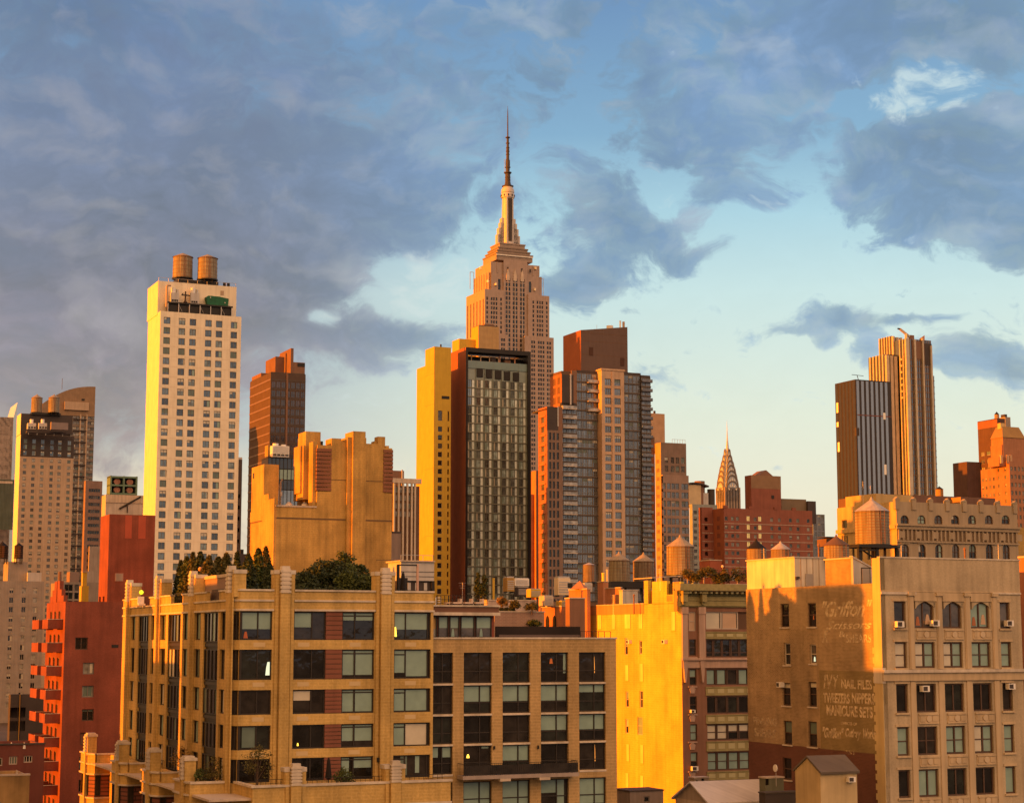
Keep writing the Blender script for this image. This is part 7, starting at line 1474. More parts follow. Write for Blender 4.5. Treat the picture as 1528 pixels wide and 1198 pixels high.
b.p('side_extension').box(W, W + 4, 3, 14, 0, fz(787, 1522, 3), YBRICK2)
b.done()
water_tank(1402, 741, 335, 5.8, 11, 'small orange roof tank on the long maroon roof of the arcaded building', wood=YBRICK2, cone=DWOOD, coneh=.5, stand=.8)
b = Bld('orange_neighbour_wall', 'orange brick neighbour wall at the right picture edge beside the tan loft', 'building', 1530, 832, 205); D = b.ly(1520, v=850); b.p('wall').box(0, 4, 0, D, 0, b.top, mat('orange_neighbour', (.40, .16, .08), streak=.1)); b.p('coping').box(-.1, 4.1, -.1, D, b.top, b.top + .2, CONC); b.done()

# ================================================================== plants
def leafmat(name, col, var=.45):
    m = mat(name, col, rough=.7, var=var, scale=1.3, fine=.3); return m
LF_D = leafmat('dark_evergreen', (.042, .056, .020)); LF_G = leafmat('green_leaves', (.065, .085, .022)); LF_O = leafmat('olive_leaves', (.085, .075, .02)); LF_Y = leafmat('autumn_leaves', (.22, .13, .03)); BARK = mat('bark', (.07, .045, .03), var=.3, scale=3)
def plant(name, label, cat, p, h, r, kind='bush', lm=None, n=1600, leaf=.16, seed=1, group=None, trunk=True):
    rg = random.Random(seed); e = empty(name, label, cat, p, 0, group); m = MB(); lm = lm or LF_G
    clumps = []
    if kind == 'cone':
        for i in range(80): t = (i + rg.random()) / 80; t = t ** 1.15; a = i * 2.4 + rg.random(); rr = r * (1 - t) ** .75 * (.35 + .45 * rg.random()); clumps.append((rr*math.cos(a), rr*math.sin(a), h * (.04 + .95*t), r * (.46 * (1 - t) ** .6 + .07)))
    elif kind == 'column':
        for i in range(30): t = rg.random(); a = rg.random() * 6.283; rr = r * (.6 - .4*t) * rg.random(); clumps.append((rr*math.cos(a), rr*math.sin(a), h * (.05 + .9*t), r * .5 * (1.1 - t*.8)))
    elif kind == 'hedge':
        for i in range(40): clumps.append((r * (rg.random()*2 - 1), (rg.random() - .5) * r * .25, h * (.25 + .6*rg.random() ** .8), h * (.22 + .2*rg.random())))
    else:
        for i in range(34):
            a = rg.random() * 6.283; t = rg.random(); ph = math.acos(1 - 1.5*t); rr = .82 * (.55 + .45 * rg.random()); clumps.append((r*rr*math.sin(ph)*math.cos(a), r*rr*math.sin(ph)*math.sin(a), h * (.5 + .44*rr*math.cos(ph)), r * (.22 + .16*rg.random())))
    per = n // len(clumps)
    for (cx, cy, cz, cr) in clumps:
        for i in range(per):
            v = Vector((rg.gauss(0, 1), rg.gauss(0, 1), rg.gauss(0, 1))).normalized() * cr * rg.random() ** .4; c = Vector((cx, cy, max(.03, cz))) + v
            s = leaf * (.5 + .9 * rg.random()); a = Vector((rg.gauss(0, 1), rg.gauss(0, 1), rg.gauss(0, .7))).normalized(); b_ = a.orthogonal().normalized(); b_ = (b_ * math.cos(i) + a.cross(b_) * math.sin(i))
            m.quad(c - a*s*.5, c + b_*s*.28, c + a*s*.5, c - b_*s*.28, lm)
    m.obj('crown', e)
    t = MB(); t.bar((0, 0, -.3), (0, 0, h * .6), max(.05, r*.06), BARK, 6)
    for i in range(5): a = i*1.3; t.bar((0, 0, h*(.25 + .07*i)), (r*.5*math.cos(a), r*.5*math.sin(a), h*(.5 + .07*i)), max(.02, r*.025), BARK, 4)
    t.obj('trunk', e); return e
def at_roof(u, v, Y, zr=29.4): p = pt(u, v, Y); return Vector((p.x, p.y, zr)), p.z - zr
EV = [(270, 836, 193, 1.0), (279, 830, 191, 1.2), (288, 824, 189, 1.2), (299, 823, 186, 1.3), (312, 829, 183, 1.5), (326, 831, 187, 1.6), (338, 825, 184, 1.4), (354, 823, 178, .9), (371, 827, 177, 1.3), (386, 818, 180, 1.25), (397, 815, 183, .95), (402, 840, 175, 1.2)]
ELAB = ['thin evergreen at the left end of the roof garden', 'second evergreen from the left on the cream roof', 'pointed evergreen third from left in the roof garden', 'tall evergreen behind the second stone finial', 'broad olive evergreen left of the mauve roof room', 'bushy evergreen behind the mauve roof room', 'evergreen rising above the mauve roof room right end', 'slim evergreen just left of the corner stone finial', 'rounded evergreen right of the corner stone finial', 'tall twin peaked evergreen before the sunlit tan block', 'tallest narrow evergreen before the sunlit tan block', 'low evergreen tucked against the front stone finial']
for i, (u, v, Y, r) in enumerate(EV):
    p, h = at_roof(u, v, Y); plant('evergreen_tree', ELAB[i], 'evergreen', p, h, r, 'cone', (LF_D, LF_G, LF_O, LF_D)[i % 4] if i not in (4, 5) else LF_O, 5600, .30, 10 + i, 'evergreens on the cream roof')
BU = [(455, 850, 176, 1.5, LF_D), (470, 832, 179, 1.6, LF_D), (494, 822, 181, 1.9, LF_D), (512, 813, 183, 1.7, LF_G), (530, 834, 178, 1.7, LF_G), (541, 853, 175, 1.5, LF_G), (519, 846, 174, 1.5, LF_G), (446, 866, 173, 1.0, LF_D)]
BLAB = ['dark round bush near the left of the central roof clump', 'dark leafy tree at left in the central roof clump', 'big dark tree in the middle of the central roof clump', 'tallest tree of the central roof clump with ragged top', 'lighter green tree at right in the central roof clump', 'sloping green bush beside the second front finial', 'front green bush with feathery tips in the central clump', 'low dark shrub right of the first front finial']
for i, (u, v, Y, r, lm) in enumerate(BU):
    p, h = at_roof(u, v, Y); plant('roof_tree' if h > 3 else 'roof_bush', BLAB[i], 'tree' if h > 3 else 'bush', p, h, r, 'bush', lm, 4000, .30, 40 + i, 'trees in the central roof clump')
p, h = at_roof(480, 872, 171); plant('hedge', 'low dark hedge along the front parapet of the cream roof', 'hedge', p, 1.5, 3.6, 'hedge', LF_D, 4200, .24, 71)
p, h = at_roof(378, 870, 170.5); plant('hedge', 'dark low planting between the two stone finials at the corner', 'hedge', p, 1.6, 1.8, 'hedge', LF_D, 3000, .24, 72)
def terrace_y(u, v, off): q = J.hit(u, v, 1, off); return J.l2w(*q).y
def umbrella(u, v, Y, hpx, label, zr):
    p = pt(u, v, Y); k = Y / FPX; e = empty('closed_umbrella', label, 'umbrella', (p.x, p.y, zr), 0, 'closed garden umbrellas'); h = p.z - zr + hpx*k*0
    m = MB(); m.lathe(0, 0, [(.05, h), (.14, h*.93), (.24, h*.62), (.3, h*.45), (.16, h*.4)], DWOOD, 10); m.obj('canopy', e); m = MB(); m.cyl(0, 0, 0, h*.95, .04, .04, BLACK, 8); m.cyl(0, 0, 0, .08, .3, .3, BLACK, 12); m.obj('pole', e)
umbrella(365, 849, 170.5, 30, 'closed black umbrella in front of evergreens by the corner finial', 29.4); umbrella(601.5, 853, 172, 30, 'closed black umbrella beside the pipe rack at the right roof end', 29.4); umbrella(490.5, 1130, terrace_y(490.5, 1130, -3.4), 40, 'closed dark umbrella on the terrace below the red panels', 12.4)
TP = [(385, 1096, terrace_y(385, 1096, -3.2), 1.5, LF_O, 'airy small tree in a pot on the front terrace', 'tree', 900), (320, 1120, terrace_y(320, 1120, 1.9), 1.1, LF_O, 'wispy leafy shrub at the left corner of the front terrace', 'shrub', 800), (513, 1142, terrace_y(513, 1142, -3.6), 1.1, LF_G, 'round bush beside the dark umbrella on the terrace', 'bush', 1300), (272, 1105, 176, 1.4, LF_Y, 'yellowing young tree on the side terrace between finials', 'tree', 420), (300, 1140, terrace_y(300, 1140, 2.2), .8, LF_G, 'low green shrub near the fourth side finial', 'shrub', 700)]
for i, (u, v, Y, r, lm, lab, cat, n) in enumerate(TP):
    p = pt(u, v, Y); plant('potted_tree' if cat == 'tree' else 'terrace_shrub', lab, cat, (p.x, p.y, 12.4), p.z - 12.4, r, 'bush', lm, n, .17, 90 + i)
# lit globes and figures of the roof terrace
for (u, v, Y, lab, lm) in ((211, 883.5, 196, 'lit yellow green globe lamp at the left end of the roof terrace', LAMPG), (320.5, 878, 176, 'small lit roof lamp in front of the mauve roof room', LAMP), (299, 849, 184, 'amber globe lamp among the evergreens', mat('amber_globe', (.7, .35, .12), rough=.4))):
    p = pt(u, v, Y); e = empty('terrace_lamp', lab, 'lamp', (p.x, p.y, 29.4), 0, 'terrace lamps'); h = p.z - 29.4; m = MB(); m.cyl(0, 0, 0, h - .12, .04, .03, BLACK, 6); m.obj('post', e); m = MB(); r_ = .24; m.lathe(0, 0, [(.02, h - r_), (r_*.7, h - r_*.7), (r_, h), (r_*.7, h + r_*.7), (.02, h + r_)], lm, 12); m.obj('globe', e)
p = pt(211, 897, 195); e = empty('terrace_chair', 'pale cushion chair beside the yellow green globe lamp', 'chair', (p.x, p.y, 29.4), TH); m = MB(); m.box(-.35, .35, -.35, .35, .3, .5, WHITEM); m.box(-.35, .35, .25, .38, .5, 1.25, WHITEM); m.obj('seat', e); m = MB(); [m.box(x, x + .06, y, y + .06, 0, .3, BLACK) for x in (-.33, .27) for y in (-.33, .27)]; m.obj('frame', e)

# shed and pipe rack at the right end of the cream roof
e, k = small('metal_shed', 'pale metal clad roof shed with dark openings behind the right finial', 'shed', 598, 884, 195); m = MB(); m.box(0, 53*k, 0, 4, 18*k, 46*k, LGREY); m.box(0, 53*k, .3, 4, 0, 18*k, DGREY); m.box(0, 53*k, -.06, 0, 24*k, 24.6*k, DGREY); m.box(0, 53*k, -.06, 0, 31*k, 31.6*k, DGREY); m.box(49*k, 53.5*k, -.1, 4, 0, 18*k, BLACK); m.obj('wall', e); m = MB(); m.box(-.2, 53.6*k, -.25, 4.2, 46*k, 48*k, CONC); m.obj('roof', e); m = MB(); [m.box(x*k, (x + 5)*k, .2, .3, 4*k, 15*k, LGREY) for x in (12, 24, 38)]; m.obj('door', e); m = MB(); [m.bar((x*k, .2, 48*k), (x*k, .2, 56*k), .035, STEEL, 4) for x in (1, 18, 36, 52)]; m.bar((1*k, .2, 56*k), (52*k, .2, 56*k), .035, STEEL, 4); m.obj('railing', e)
e, k = small('pipe_rack', 'black pipe frame with one pink lit post before the metal roof shed', 'pipe rack', 593, 884, 174); m = MB(); m.box(0, 3.4*k, 0, .3, 0, 41*k, BLACK); m.box(0, 32*k, 0, .2, 40*k, 42*k, BLACK); m.box(0, 1, -.1, .1, 0, 22*k, BLACK); m.obj('frame', e); m = MB(); m.box(31*k, 33.5*k, -.05, .2, 0, 43*k, mat('pink_post', (.55, .36, .30))); m.obj('post', e)
e, k = small('white_trellis', 'white roof trellis where the cream roof meets the penthouse', 'trellis', 650, 902, 178); m = MB(); [m.box(x*k, (x + 1)*k, 0, .08, 0, 11*k, WHITEM) for x in (0, 8)]; [m.box(0, 9*k, 0, .08, z*k, (z + .8)*k, WHITEM) for z in (3, 6.5, 10.2)]; m.obj('slats', e)
e, k = small('lounge_table', 'pale table behind the penthouse roof railing', 'table', 667, 903, 176); m = MB(); m.box(-3*k, 3*k, -.4, .4, 3*k, 4.6*k, mat('pale_table_top', (.6, .42, .28))); m.obj('top', e); m = MB(); [m.box(x*k, (x + .7)*k, -.3, .3, 0, 3*k, TAN) for x in (-2.5, 1.8)]; m.obj('leg', e)  # table top in one plain pale tan
for (u, lab, w_) in ((683, 'left pale lounger on the penthouse roof', 14), (700, 'middle pale lounger on the penthouse roof', 13), (716, 'right pale lounger on the penthouse roof', 13)):
    e, k = small('lounger', lab, 'lounger', u, 902, 177, group='loungers on the penthouse roof'); m = MB(); m.box(-w_*.5*k, w_*.5*k, 0, .7, 1.5*k, 4*k, mat('lounger_cloth', (.55, .43, .36))); m.box(w_*.3*k, w_*.5*k, .0, .7, 4*k, 9*k, mat('lounger_cloth', (.55, .43, .36))); m.obj('cushion', e); m = MB(); [m.box(x*w_*k, x*w_*k + .08, .05, .6, 0, 1.5*k, BLACK) for x in (-.45, .4)]; m.obj('legs', e)

# ================================================================== rooftops between the wing and the towers
def block(name, label, cat, u0, uc, u1, vt, vb, Y, m, top=CONC, extra=None, windows=()):
    q = Bld(name, label, cat, uc, vt, Y); D_ = max(1.2, q.ly(u0, v=(vt + vb)/2)) if u0 < uc else 2.; W_ = q.fx(u1, v=(vt + vb)/2); z0 = q.fz(vb, uc); q.e.location.z = 0
    ops = []
    for (u, v, wp, hp, st) in windows: k = Y / FPX; ops.append((q.fx(u, v=v), q.fz(v + hp/2, u), wp*k, hp*k)); q.win('F', .15, *ops[-1], st)
    q.p('wall').facade('F', 0, 0, W_, 0, q.top, ops, .15, m); q.p('wall').facade('L', 0, 0, D_, 0, q.top, [], .15, m); q.p('wall').quad((W_, 0, 0), (W_, D_, 0), (W_, D_, q.top), (W_, 0, q.top), m); q.p('wall').quad((0, D_, 0), (W_, D_, 0), (W_, D_, q.top), (0, D_, q.top), m)
    q.p('roof').box(-.08, W_ + .08, -.08, D_ + .08, q.top, q.top + .15, top)
    if extra: extra(q, W_, D_, q.top)
    q.done(); return q
PB = mat('pink_brick_parapet', (.30, .19, .15), streak=.1, brick=(.5, .18, (.27, .165, .13), (.34, .25, .2)))
block('pink_parapet_building', 'low pink brick roof parapet with planters behind the black fence', 'building', 730, 738, 812, 913, 960, 215, PB)
block('pale_parapet_building', 'pale grey rooftop parapet behind the pink brick parapet planters', 'building', 725, 728, 800, 896, 960, 222, mat('pale_parapet', (.42, .34, .30), streak=.2))
OBK = mat('painted_lit_brick', (.40, .17, .085), streak=.12, fine=.08)  # orange brick with the sunlight put into its colour
def arch_win(q, W_, D_, T_):
    for y in (D_ * .35, D_ * .7): q.p('arched_window|%d' % (y*10)).prof('L', [(y - .5, T_ - 3.2), (y + .5, T_ - 3.2), (y + .5, T_ - 1.6), (y + .3, T_ - 1.2), (y, T_ - 1.05), (y - .3, T_ - 1.2), (y - .5, T_ - 1.6)], -.05, .05, DWOOD)
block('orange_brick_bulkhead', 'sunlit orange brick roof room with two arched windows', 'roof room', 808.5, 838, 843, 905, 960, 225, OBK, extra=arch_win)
block('brown_brick_chimney', 'tall shaded brown brick stack right of the arched orange roof room', 'chimney', 848, 850, 873, 893, 960, 222, mat('painted_shaded_brick', (.22, .12, .08), streak=.15))  # stack brick coloured darker in place of shade
block('orange_roof_house', 'orange brick roof house with a small pyramid cap', 'roof room', 849, 876, 881, 879, 930, 262, OBK, extra=lambda q, W_, D_, T_: q.p('pyramid').cyl(W_*.3, D_*.45, T_ + .1, T_ + 1.3, 1.5, .05, OBK, 4))
block('orange_brick_pier', 'narrow orange brick pier at left of the twin tank platform', 'roof room', 892, 900, 908, 868, 930, 300, OBK)
block('orange_roof_cabin', 'square orange roof cabin below the twin wooden tanks', 'roof room', 903, 926, 928, 877, 930, 290, OBK)
block('white_roof_cabin', 'pale roof cabin under the right wooden tank', 'roof room', 927, 929, 952, 881, 930, 288, mat('white_cabin', (.50, .47, .43), streak=.25))
e, k = small('tank_platform', 'black steel platform carrying the twin wooden tanks', 'platform', 902, 877, 322); m = MB(); m.box(0, 80*k, -2.4, 3, 0, 9*k, BLACK); m.obj('beam', e); m = MB(); [m.box(x*k, x*k + .3, -1, -.7, -9*k, 0, BLACK) for x in (4, 30, 56, 78)]; m.obj('legs', e)
block('long_low_roof', 'long low dark roof running under the tanks and pale roof machines', 'building', 806, 812, 1010, 897, 960, 330, mat('low_roof_wall', (.22, .15, .11), streak=.15), top=TAR)
water_tank(924, 867.5, 330, 15.8, 31, 'left wooden tank of the twin pair before the glass brick tower', coneh=.5)
water_tank(960.5, 867.5, 334, 16.0, 29.5, 'right shaded wooden tank of the twin pair before the glass brick tower', coneh=.5, wood=WOOD2)
water_tank(1015.5, 858, 275, 20.8, 42, 'large sunlit wooden tank above the glowing yellow wall', coneh=.5, hoops=10)
water_tank(879.5, 868, 420, 9.6, 25, 'grey wooden tank with a flat lid left of the yellow post', coneh=.25, wood=WOOD2, cone=CONEG, finial=False)
water_tank(1129, 836, 225, 14.8, 17, 'rusty tank with a dark cone at left on the white shed roof', coneh=.6, cone=DWOOD, stand=.6)
water_tank(1165, 834, 212, 14.6, 14, 'sunlit tank with a zinc cone at right on the white shed roof', coneh=.5, cone=CONEG, stand=.6)
water_tank(1302, 812.5, 212, 25.5, 49, 'big wooden tank on a black stand behind the tan loft parapet', coneh=.5, hoops=12, cone=CONEG, stand=2.2)
water_tank(1248.5, 836, 200, 19, 22, 'wooden tank with a dark cone behind the brown brick bulkhead', coneh=.5, cone=mat('brown_cone', (.13, .075, .05)), stand=.6)
e, k = small('tank_platform', 'black steel platform under the big wooden tank right of the bulkhead', 'platform', 1268, 822, 209); m = MB(); m.box(0, 74*k, -1.9, 1.9, 5*k, 9.5*k, BLACK); m.box(0, 30*k, -1.8, -1.5, 0, 2*k, BLACK); m.obj('beam', e); m = MB(); [m.box(x*k, x*k + .35, -1.5, -1.1, -18*k, 5*k, BLACK) for x in (3, 34, 70)]; m.bar((4*k, -1.3, 5*k), (34*k, -1.3, -12*k), .1, BLACK); m.obj('legs', e)
e, k = small('dark_roof_tank', 'dark gable roofed tank house behind the cone of the bulkhead tank', 'tank house', 1240, 815, 330); m = MB(); m.prof('F', [(-8*k, 0), (14*k, 0), (14*k, 10*k), (8*k, 14*k), (-8*k, 11*k)], 0, 3, mat('maroon_roof', (.15, .085, .065))); m.obj('wall', e); m = MB(); m.box(-8.2*k, 9*k, -.1, 3.1, 13.6*k, 14.4*k, DGREY); m.obj('roof', e)
# machines
def machine(name, label, cat, u, v, Y, wpx, hpx, m_, det=STEEL, depth=1.6):
    e, k = small(name, label, cat, u, v, Y); w_, h_ = wpx*k, hpx*k; m = MB(); m.box(-w_/2, w_/2, 0, depth, h_*.08, h_*.92, m_); m.box(-w_*.46, w_*.46, .1, depth - .1, h_*.92, h_, det); m.obj('casing', e); m = MB(); [m.box(-w_*.42, w_*.42, -.05, 0, h_*(.2 + .12*i), h_*(.26 + .12*i), det) for i in range(5)]; m.obj('louvre', e); m = MB(); [m.box(x - .05, x + .05, .1, depth - .1, 0, h_*.08, BLACK) for x in (-w_*.42, w_*.42)]; m.obj('feet', e); return e
machine('air_handler', 'white louvred air handler on a frame before the black framed hotel', 'machine', 779, 875, 300, 23, 13, WHITEM); machine('air_handler', 'grey machine base under the white louvred air handler', 'machine', 781, 890, 299, 19, 15, DGREY); machine('air_handler', 'yellow box painted as the sunlit left side of the white air handler', 'machine', 762, 884, 297, 12, 24, YBRICK2); machine('roof_cabinet', 'bright yellow roof cabinet right of the louvred air handler', 'cabinet', 799.5, 892, 285, 17, 14, OCHRE); machine('condenser', 'sunlit ribbed condenser on the arched orange roof room', 'machine', 819, 905, 226, 15, 17, CONC); machine('condenser', 'small yellow condenser right of the ribbed one', 'machine', 842, 904.5, 226, 9, 9, OCHRE)  # yellow box carries the white unit's sunlit side in its colour
machine('cooling_unit', 'cream cooling unit on a table frame left of the grey tank', 'cooling unit', 842, 890, 300, 20, 30, mat('cream_metal', (.66, .56, .40))); machine('cooling_unit', 'pale cooling unit between the slanted panel and grey tank', 'cooling unit', 878, 884, 290, 13, 15, LGREY); machine('roof_cabinet', 'dark solar panel frame slanting beside the cream cooling unit', 'cabinet', 860, 877, 295, 15, 8, BLACK)
for (u, v, hp, r_, m_, lab) in ((736.5, 894, 30, 1.7, OCHRE, 'tall bright yellow vent pipe before the black framed hotel'), (900, 867, 11, 2., mat('yellow_pipe', (.75, .6, .08)), 'short bright yellow post beside the twin tanks'), (906.5, 867, 16, 1.8, CONC, 'pale post left of the twin wooden tanks')):
    e, k = small('vent_pipe', lab, 'vent pipe', u, v, 290); m = MB(); m.cyl(0, 0, 0, hp*k, r_*k, r_*k, m_, 12); m.obj('pipe', e); m = MB(); m.cyl(0, 0, hp*k, hp*k + .15, r_*k*1.3, r_*k*1.1, m_, 12); m.obj('cap', e)
for i, (u, v, hp, r_, kd, lm, lab, cat) in enumerate(((713.5, 892, 38, .8, 'column', LF_D, 'left dark slim cypress in front of the hotel glass', 'cypress'), (723, 892, 36, 1.0, 'column', LF_D, 'right dark slim cypress in front of the hotel glass', 'cypress'))):
    p = pt(u, v, 230); plant('cypress', lab, cat, p, hp*230/FPX, r_*1.05, kd, lm, 2400, .26, 120 + i, 'cypresses before the hotel')
for i, (u, v, hp, r_, kd, lm, lab, cat) in enumerate(((749, 913.5, 27, .7, 'bush', LF_Y, 'golden leafy shrub on the pink brick parapet', 'shrub'), (768, 913.5, 20, .75, 'bush', LF_O, 'spreading green shrub right of the golden one', 'shrub'), (794, 913.5, 16, .9, 'bush', LF_O, 'low grey green shrub at the right of the parapet', 'shrub'), (797, 936, 11, .9, 'bush', LF_G, 'small green bush peeking over the black fence', 'bush'), (757, 914, 7, .8, 'hedge', LF_D, 'dark clipped planter hedge between the two parapet shrubs', 'hedge'))):
    p = pt(u, v, 216.6); plant('parapet_' + cat, lab, cat, p, hp*216/FPX, r_*1.05, kd, lm, 1800, .17, 130 + i, 'shrubs on the pink parapet' if v < 930 else None)
# canopy and hedge of the green cornice roof
e, k = small('roof_canopy', 'flat pale canopy slab under the large sunlit tank', 'canopy', 965, 863, 262); m = MB(); m.prof('F', [(0, 0), (52*k, 4*k), (52*k, 5*k), (0, 1.4*k)], -1.5, 4, CONC); m.obj('slab', e); m = MB(); [m.box(x*k, x*k + .2, 0, .2, -8*k, 2*k, BLACK) for x in (10, 40)]; m.obj('post', e)
p = pt(1070, 872, 246); plant('roof_hedge', 'long green hedge along the roof above the green cornice', 'hedge', p, 2.1, 4.4, 'hedge', LF_O, 7000, .22, 150)
p = pt(1030, 870, 247); plant('roof_hedge', 'golden leafy corner shrub above the green cornice', 'shrub', p, 1.9, 1.2, 'bush', LF_Y, 1500, .18, 151)
e, k = small('pergola', 'thin sunlit pergola beams behind the roof hedge', 'pergola', 1024, 870, 250); m = MB(); m.box(0, 90*k, 0, .12, 10*k, 11*k, CONC); m.box(0, 90*k, 2, 2.12, 10*k, 11*k, CONC); m.obj('beam', e); m = MB(); [m.box(x*k, x*k + .12, 0, .12, 0, 10*k, TAN) for x in (2, 30, 60, 88)]; m.obj('post', e)
e, k = small('globe_lamp_post', 'slim lamp post with a round pale globe above the roof hedge', 'lamp', 1078.5, 870, 249); m = MB(); m.cyl(0, 0, 0, 23*k, .04, .03, TAN, 6); m.obj('post', e); m = MB(); m.lathe(0, 0, [(.02, 22.5*k), (.16, 23.5*k), (.2, 25*k), (.14, 26.5*k), (.02, 27*k)], mat('pale_globe', (.75, .5, .32), rough=.4), 10); m.obj('globe', e)
block('red_roof_box', 'small red roof box with a dark side above the hedge', 'roof room', 1044, 1059.5, 1077, 836, 870, 300, mat('red_render', (.30, .085, .045)))
# ================================================================== yard roofs at the lower right
b = Bld('gabled_tan_shed', 'tan gabled shed with a dark metal roof below the painted sign', 'shed', 1224, 1153, 176); k = 176 / FPX; W = b.fx(1279, v=1170); D = b.ly(1187, v=1170); T = b.top; SH = mat('tan_shed_wall', (.47, .37, .21), streak=.18, stain=.12)
rise = 20*k; b.p('wall').prof('L', [(0, 0), (D, 0), (D, T), (D/2, T + rise), (0, T)], 0, W, SH)
q = b.p('roof'); RM = mat('dark_seam_roof', (.12, .10, .08), streak=.1, rough=.6); q.prof('L', [(-.25, T - .12), (D/2, T + rise + .02), (D/2, T + rise + .22), (-.3, T + .1)], -.12, W + .15, RM); q.prof('L', [(D + .25, T - .12), (D/2, T + rise + .02), (D/2, T + rise + .22), (D + .3, T + .1)], -.12, W + .15, RM); b.done()
ac(b, 'F', b.fx(1267.5, v=1163), b.fz(1166, 1267), 'air conditioner under the eave of the gabled tan shed', .8, .5)
b = Bld('grey_gabled_roof_house', 'low house with a broad pale grey metal gable roof at the bottom edge', 'house', 1058, 1196, 195); k = 195 / FPX; W = b.fx(1196, v=1196); D = b.ly(1008, v=1200); T = b.top; b.p('wall').box(0, W, 0, D, 0, T - .1, CONC); q = b.p('roof'); GRF = mat('pale_seam_roof', (.60, .58, .56), streak=.12, rough=.5); rz = 24*k
q.prof('L', [(-.4, T - .3), (D/2, T + rz), (D/2, T + rz + .15), (-.4, T - .1)], -.3, W, GRF); q.prof('L', [(D + .4, T - .3), (D/2, T + rz), (D/2, T + rz + .15), (D + .4, T - .1)], -.3, W, GRF); b.p('gable').prof('L', [(0, T - .1), (D, T - .1), (D/2, T + rz - .05)], .0, .2, mat('corrugated_gable', (.36, .31, .27), streak=.2)); b.done()
block('yard_lean_to', 'small grey lean-to with a dark roof at the foot of the yellow wall', 'shed', 918, 940, 990, 1181, 1230, 205, mat('lean_to_wall', (.26, .22, .20), streak=.2), top=TAR, windows=((965, 1192, 10, 9, 'plain'),))
block('vent_shaft', 'pale grey vent shaft with two dark openings before the red brick strip', 'shaft', 1034, 1036, 1058, 1161, 1230, 215, mat('vent_shaft_wall', (.34, .28, .22), streak=.2), windows=((1049, 1164, 5, 6, 'dark'), (1032 + 8, 1166, 4, 4, 'dark')))
block('dark_yard_roof', 'dark low yard roof between the grey gable and tan shed', 'shed', 1138, 1142, 1192, 1184, 1230, 186, DGREY, top=TAR)
block('green_hatch', 'pale green roof hatch beside the dark low yard roof', 'hatch', 1139, 1142, 1170, 1161, 1230, 192, mat('green_hatch_wall', (.14, .15, .11), streak=.2), windows=((1145, 1166, 6, 10, 'dark'),))
e, k = small('satellite_dish', 'white satellite dish on a short pole by the brown wall', 'satellite dish', 1158, 1158, 192); m = MB(); m.cyl(0, 0, -1, 11*k, .04, .04, STEEL, 6); m.obj('pole', e); m = MB(); m.prof('L', [(.38*math.cos(t*.5236), 12*k + .38*math.sin(t*.5236)) for t in range(12)], -.12, -.02, WHITEM); m.obj('dish', e)
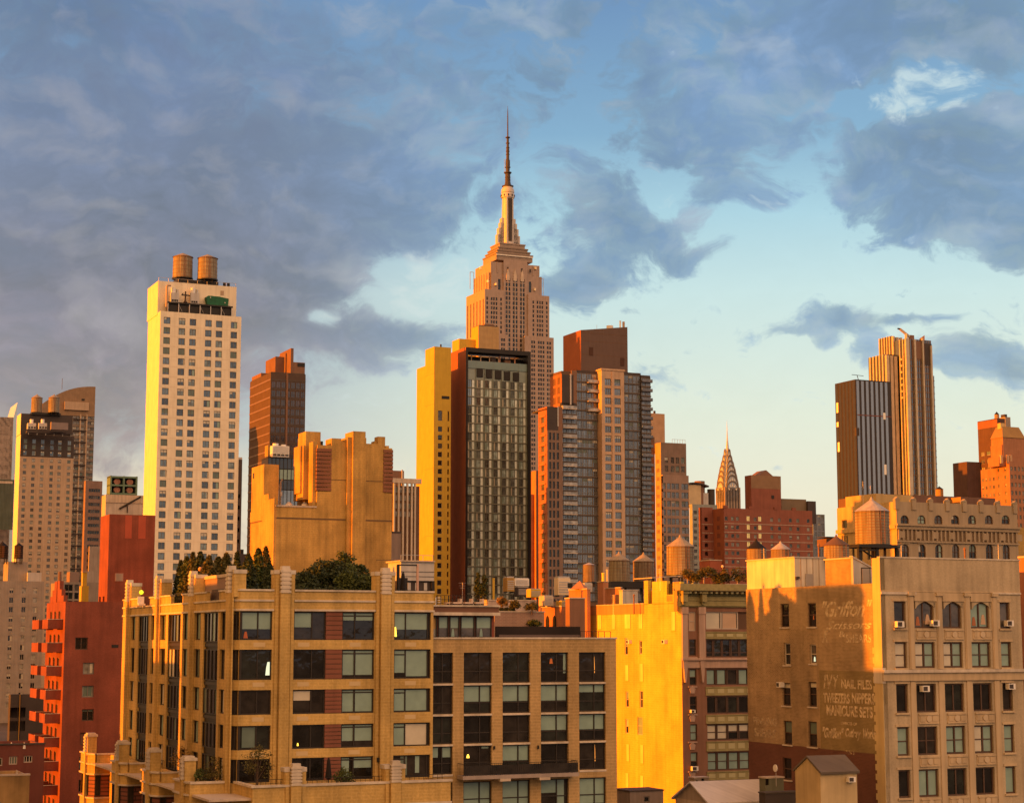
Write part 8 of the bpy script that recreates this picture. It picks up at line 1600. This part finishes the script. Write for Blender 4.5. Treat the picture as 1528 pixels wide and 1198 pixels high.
# ================================================================== unseen row added west of the view to shade the side walls
def west(name, label, x0, x1, y0, y1, T, m):
    q = Bld(name, label, 'building', 350, 880, 165); p = J.l2w(x0, y0, 0); q.x0, q.y0 = p.x, p.y; q.e.location = p; W_, D_ = x1 - x0, y1 - y0
    cols = lerp(1.6, W_ - 1.6, max(2, int(W_ / 3.2))); zs = [z for z in [T - 3.2 - 3.6*i for i in range(9)] if z > 2]; ops = q.grid('F', 0, cols, zs, 1.3, 2.0, 'sash', rec=.25); oR = q.grid('R', W_, lerp(1.5, max(1.6, D_ - 1.5), max(2, int(D_ / 3.4))), zs, 1.3, 2.0, 'sash', rec=.25)
    shell(q, 0, W_, 0, D_, 0, T, m, ops, opsR=oR); q.p('cornice').box(-.2, W_ + .2, -.35, 0, T - .6, T - .2, STONE); q.done()
west('west_shade_loft', 'brick loft standing west of the cream apartment building', -64, -46, -14, -.35, 29.3, RED); west('west_shade_tower', 'tallest tan loft just west of the cream apartment building', -64, -46, -.3, 11.6, 38.0, KBRICK); west('west_shade_studio', 'mid height tan studio block west of the cream building', -64, -46, 11.65, 21.3, 34.0, TAN); west('west_shade_house', 'low house in the row west of the cream building', -64, -46, 22.6, 35.0, 26.3, OCHRE); west('west_shade_flats', 'brick flats at the far end of the row west of the cream building', -64, -46, 35.05, 46.2, 32.3, RED)  # added out of view for their shadows; heights set the shadow edges

# aerials, stacks and cables on the middle roofs
for i, (u, v, Y, hp, kind, lab) in enumerate(((815, 896, 300, 26, 0, 'thin aerial mast left of the cream cooling unit'), (868, 905, 232, 22, 1, 'slim flue pipe on the brown brick stack'), (915, 904, 250, 17, 0, 'short aerial on the brick band of the glowing yellow wall'), (946, 903, 250, 14, 1, 'stubby vent stack on the yellow wall roof'), (985, 868, 244, 20, 0, 'aerial on the raised piece of the yellow wall'), (1140, 834, 204, 16, 0, 'aerial between the two tanks of the white shed roof'), (1222, 834, 203, 20, 1, 'rusty flue at the right end of the white shed roof'), (1345, 832, 190, 18, 0, 'aerial behind the tan loft parapet left end'), (1440, 832, 196, 12, 1, 'stub flue behind the tan loft parapet'), (1490, 832, 199, 20, 0, 'thin aerial behind the tan loft parapet right end'), (690, 893, 205, 24, 0, 'thin aerial behind the penthouse roof lounge'), (560, 884, 178, 26, 1, 'thin flue beside the second front finial'), (1288, 742, 316, 24, 0, 'wire aerial on the arcaded building rear block'), (1299, 742, 318, 18, 0, 'second wire aerial on the arcaded building rear block'))):
    e, k = small('aerial' if not kind else 'flue', lab, 'aerial' if not kind else 'flue', u, v, Y, group='small roof aerials and flues'); h = hp * k; m = MB(); m.cyl(0, 0, -1.2, h, .035 if not kind else .11, .02 if not kind else .11, STEEL if not kind else RUSTST, 6); m.obj('mast' if not kind else 'pipe', e)
    m = MB()
    if kind: m.cyl(0, 0, h, h + .25, .2, .08, RUSTST, 8); m.obj('cap', e)
    else:
        for z in (.96, .8, .66): m.bar((-.5 * z, 0, h*z), (.5 * z, .12, h*z), .015, STEEL, 4)
        m.obj('crossbars', e)
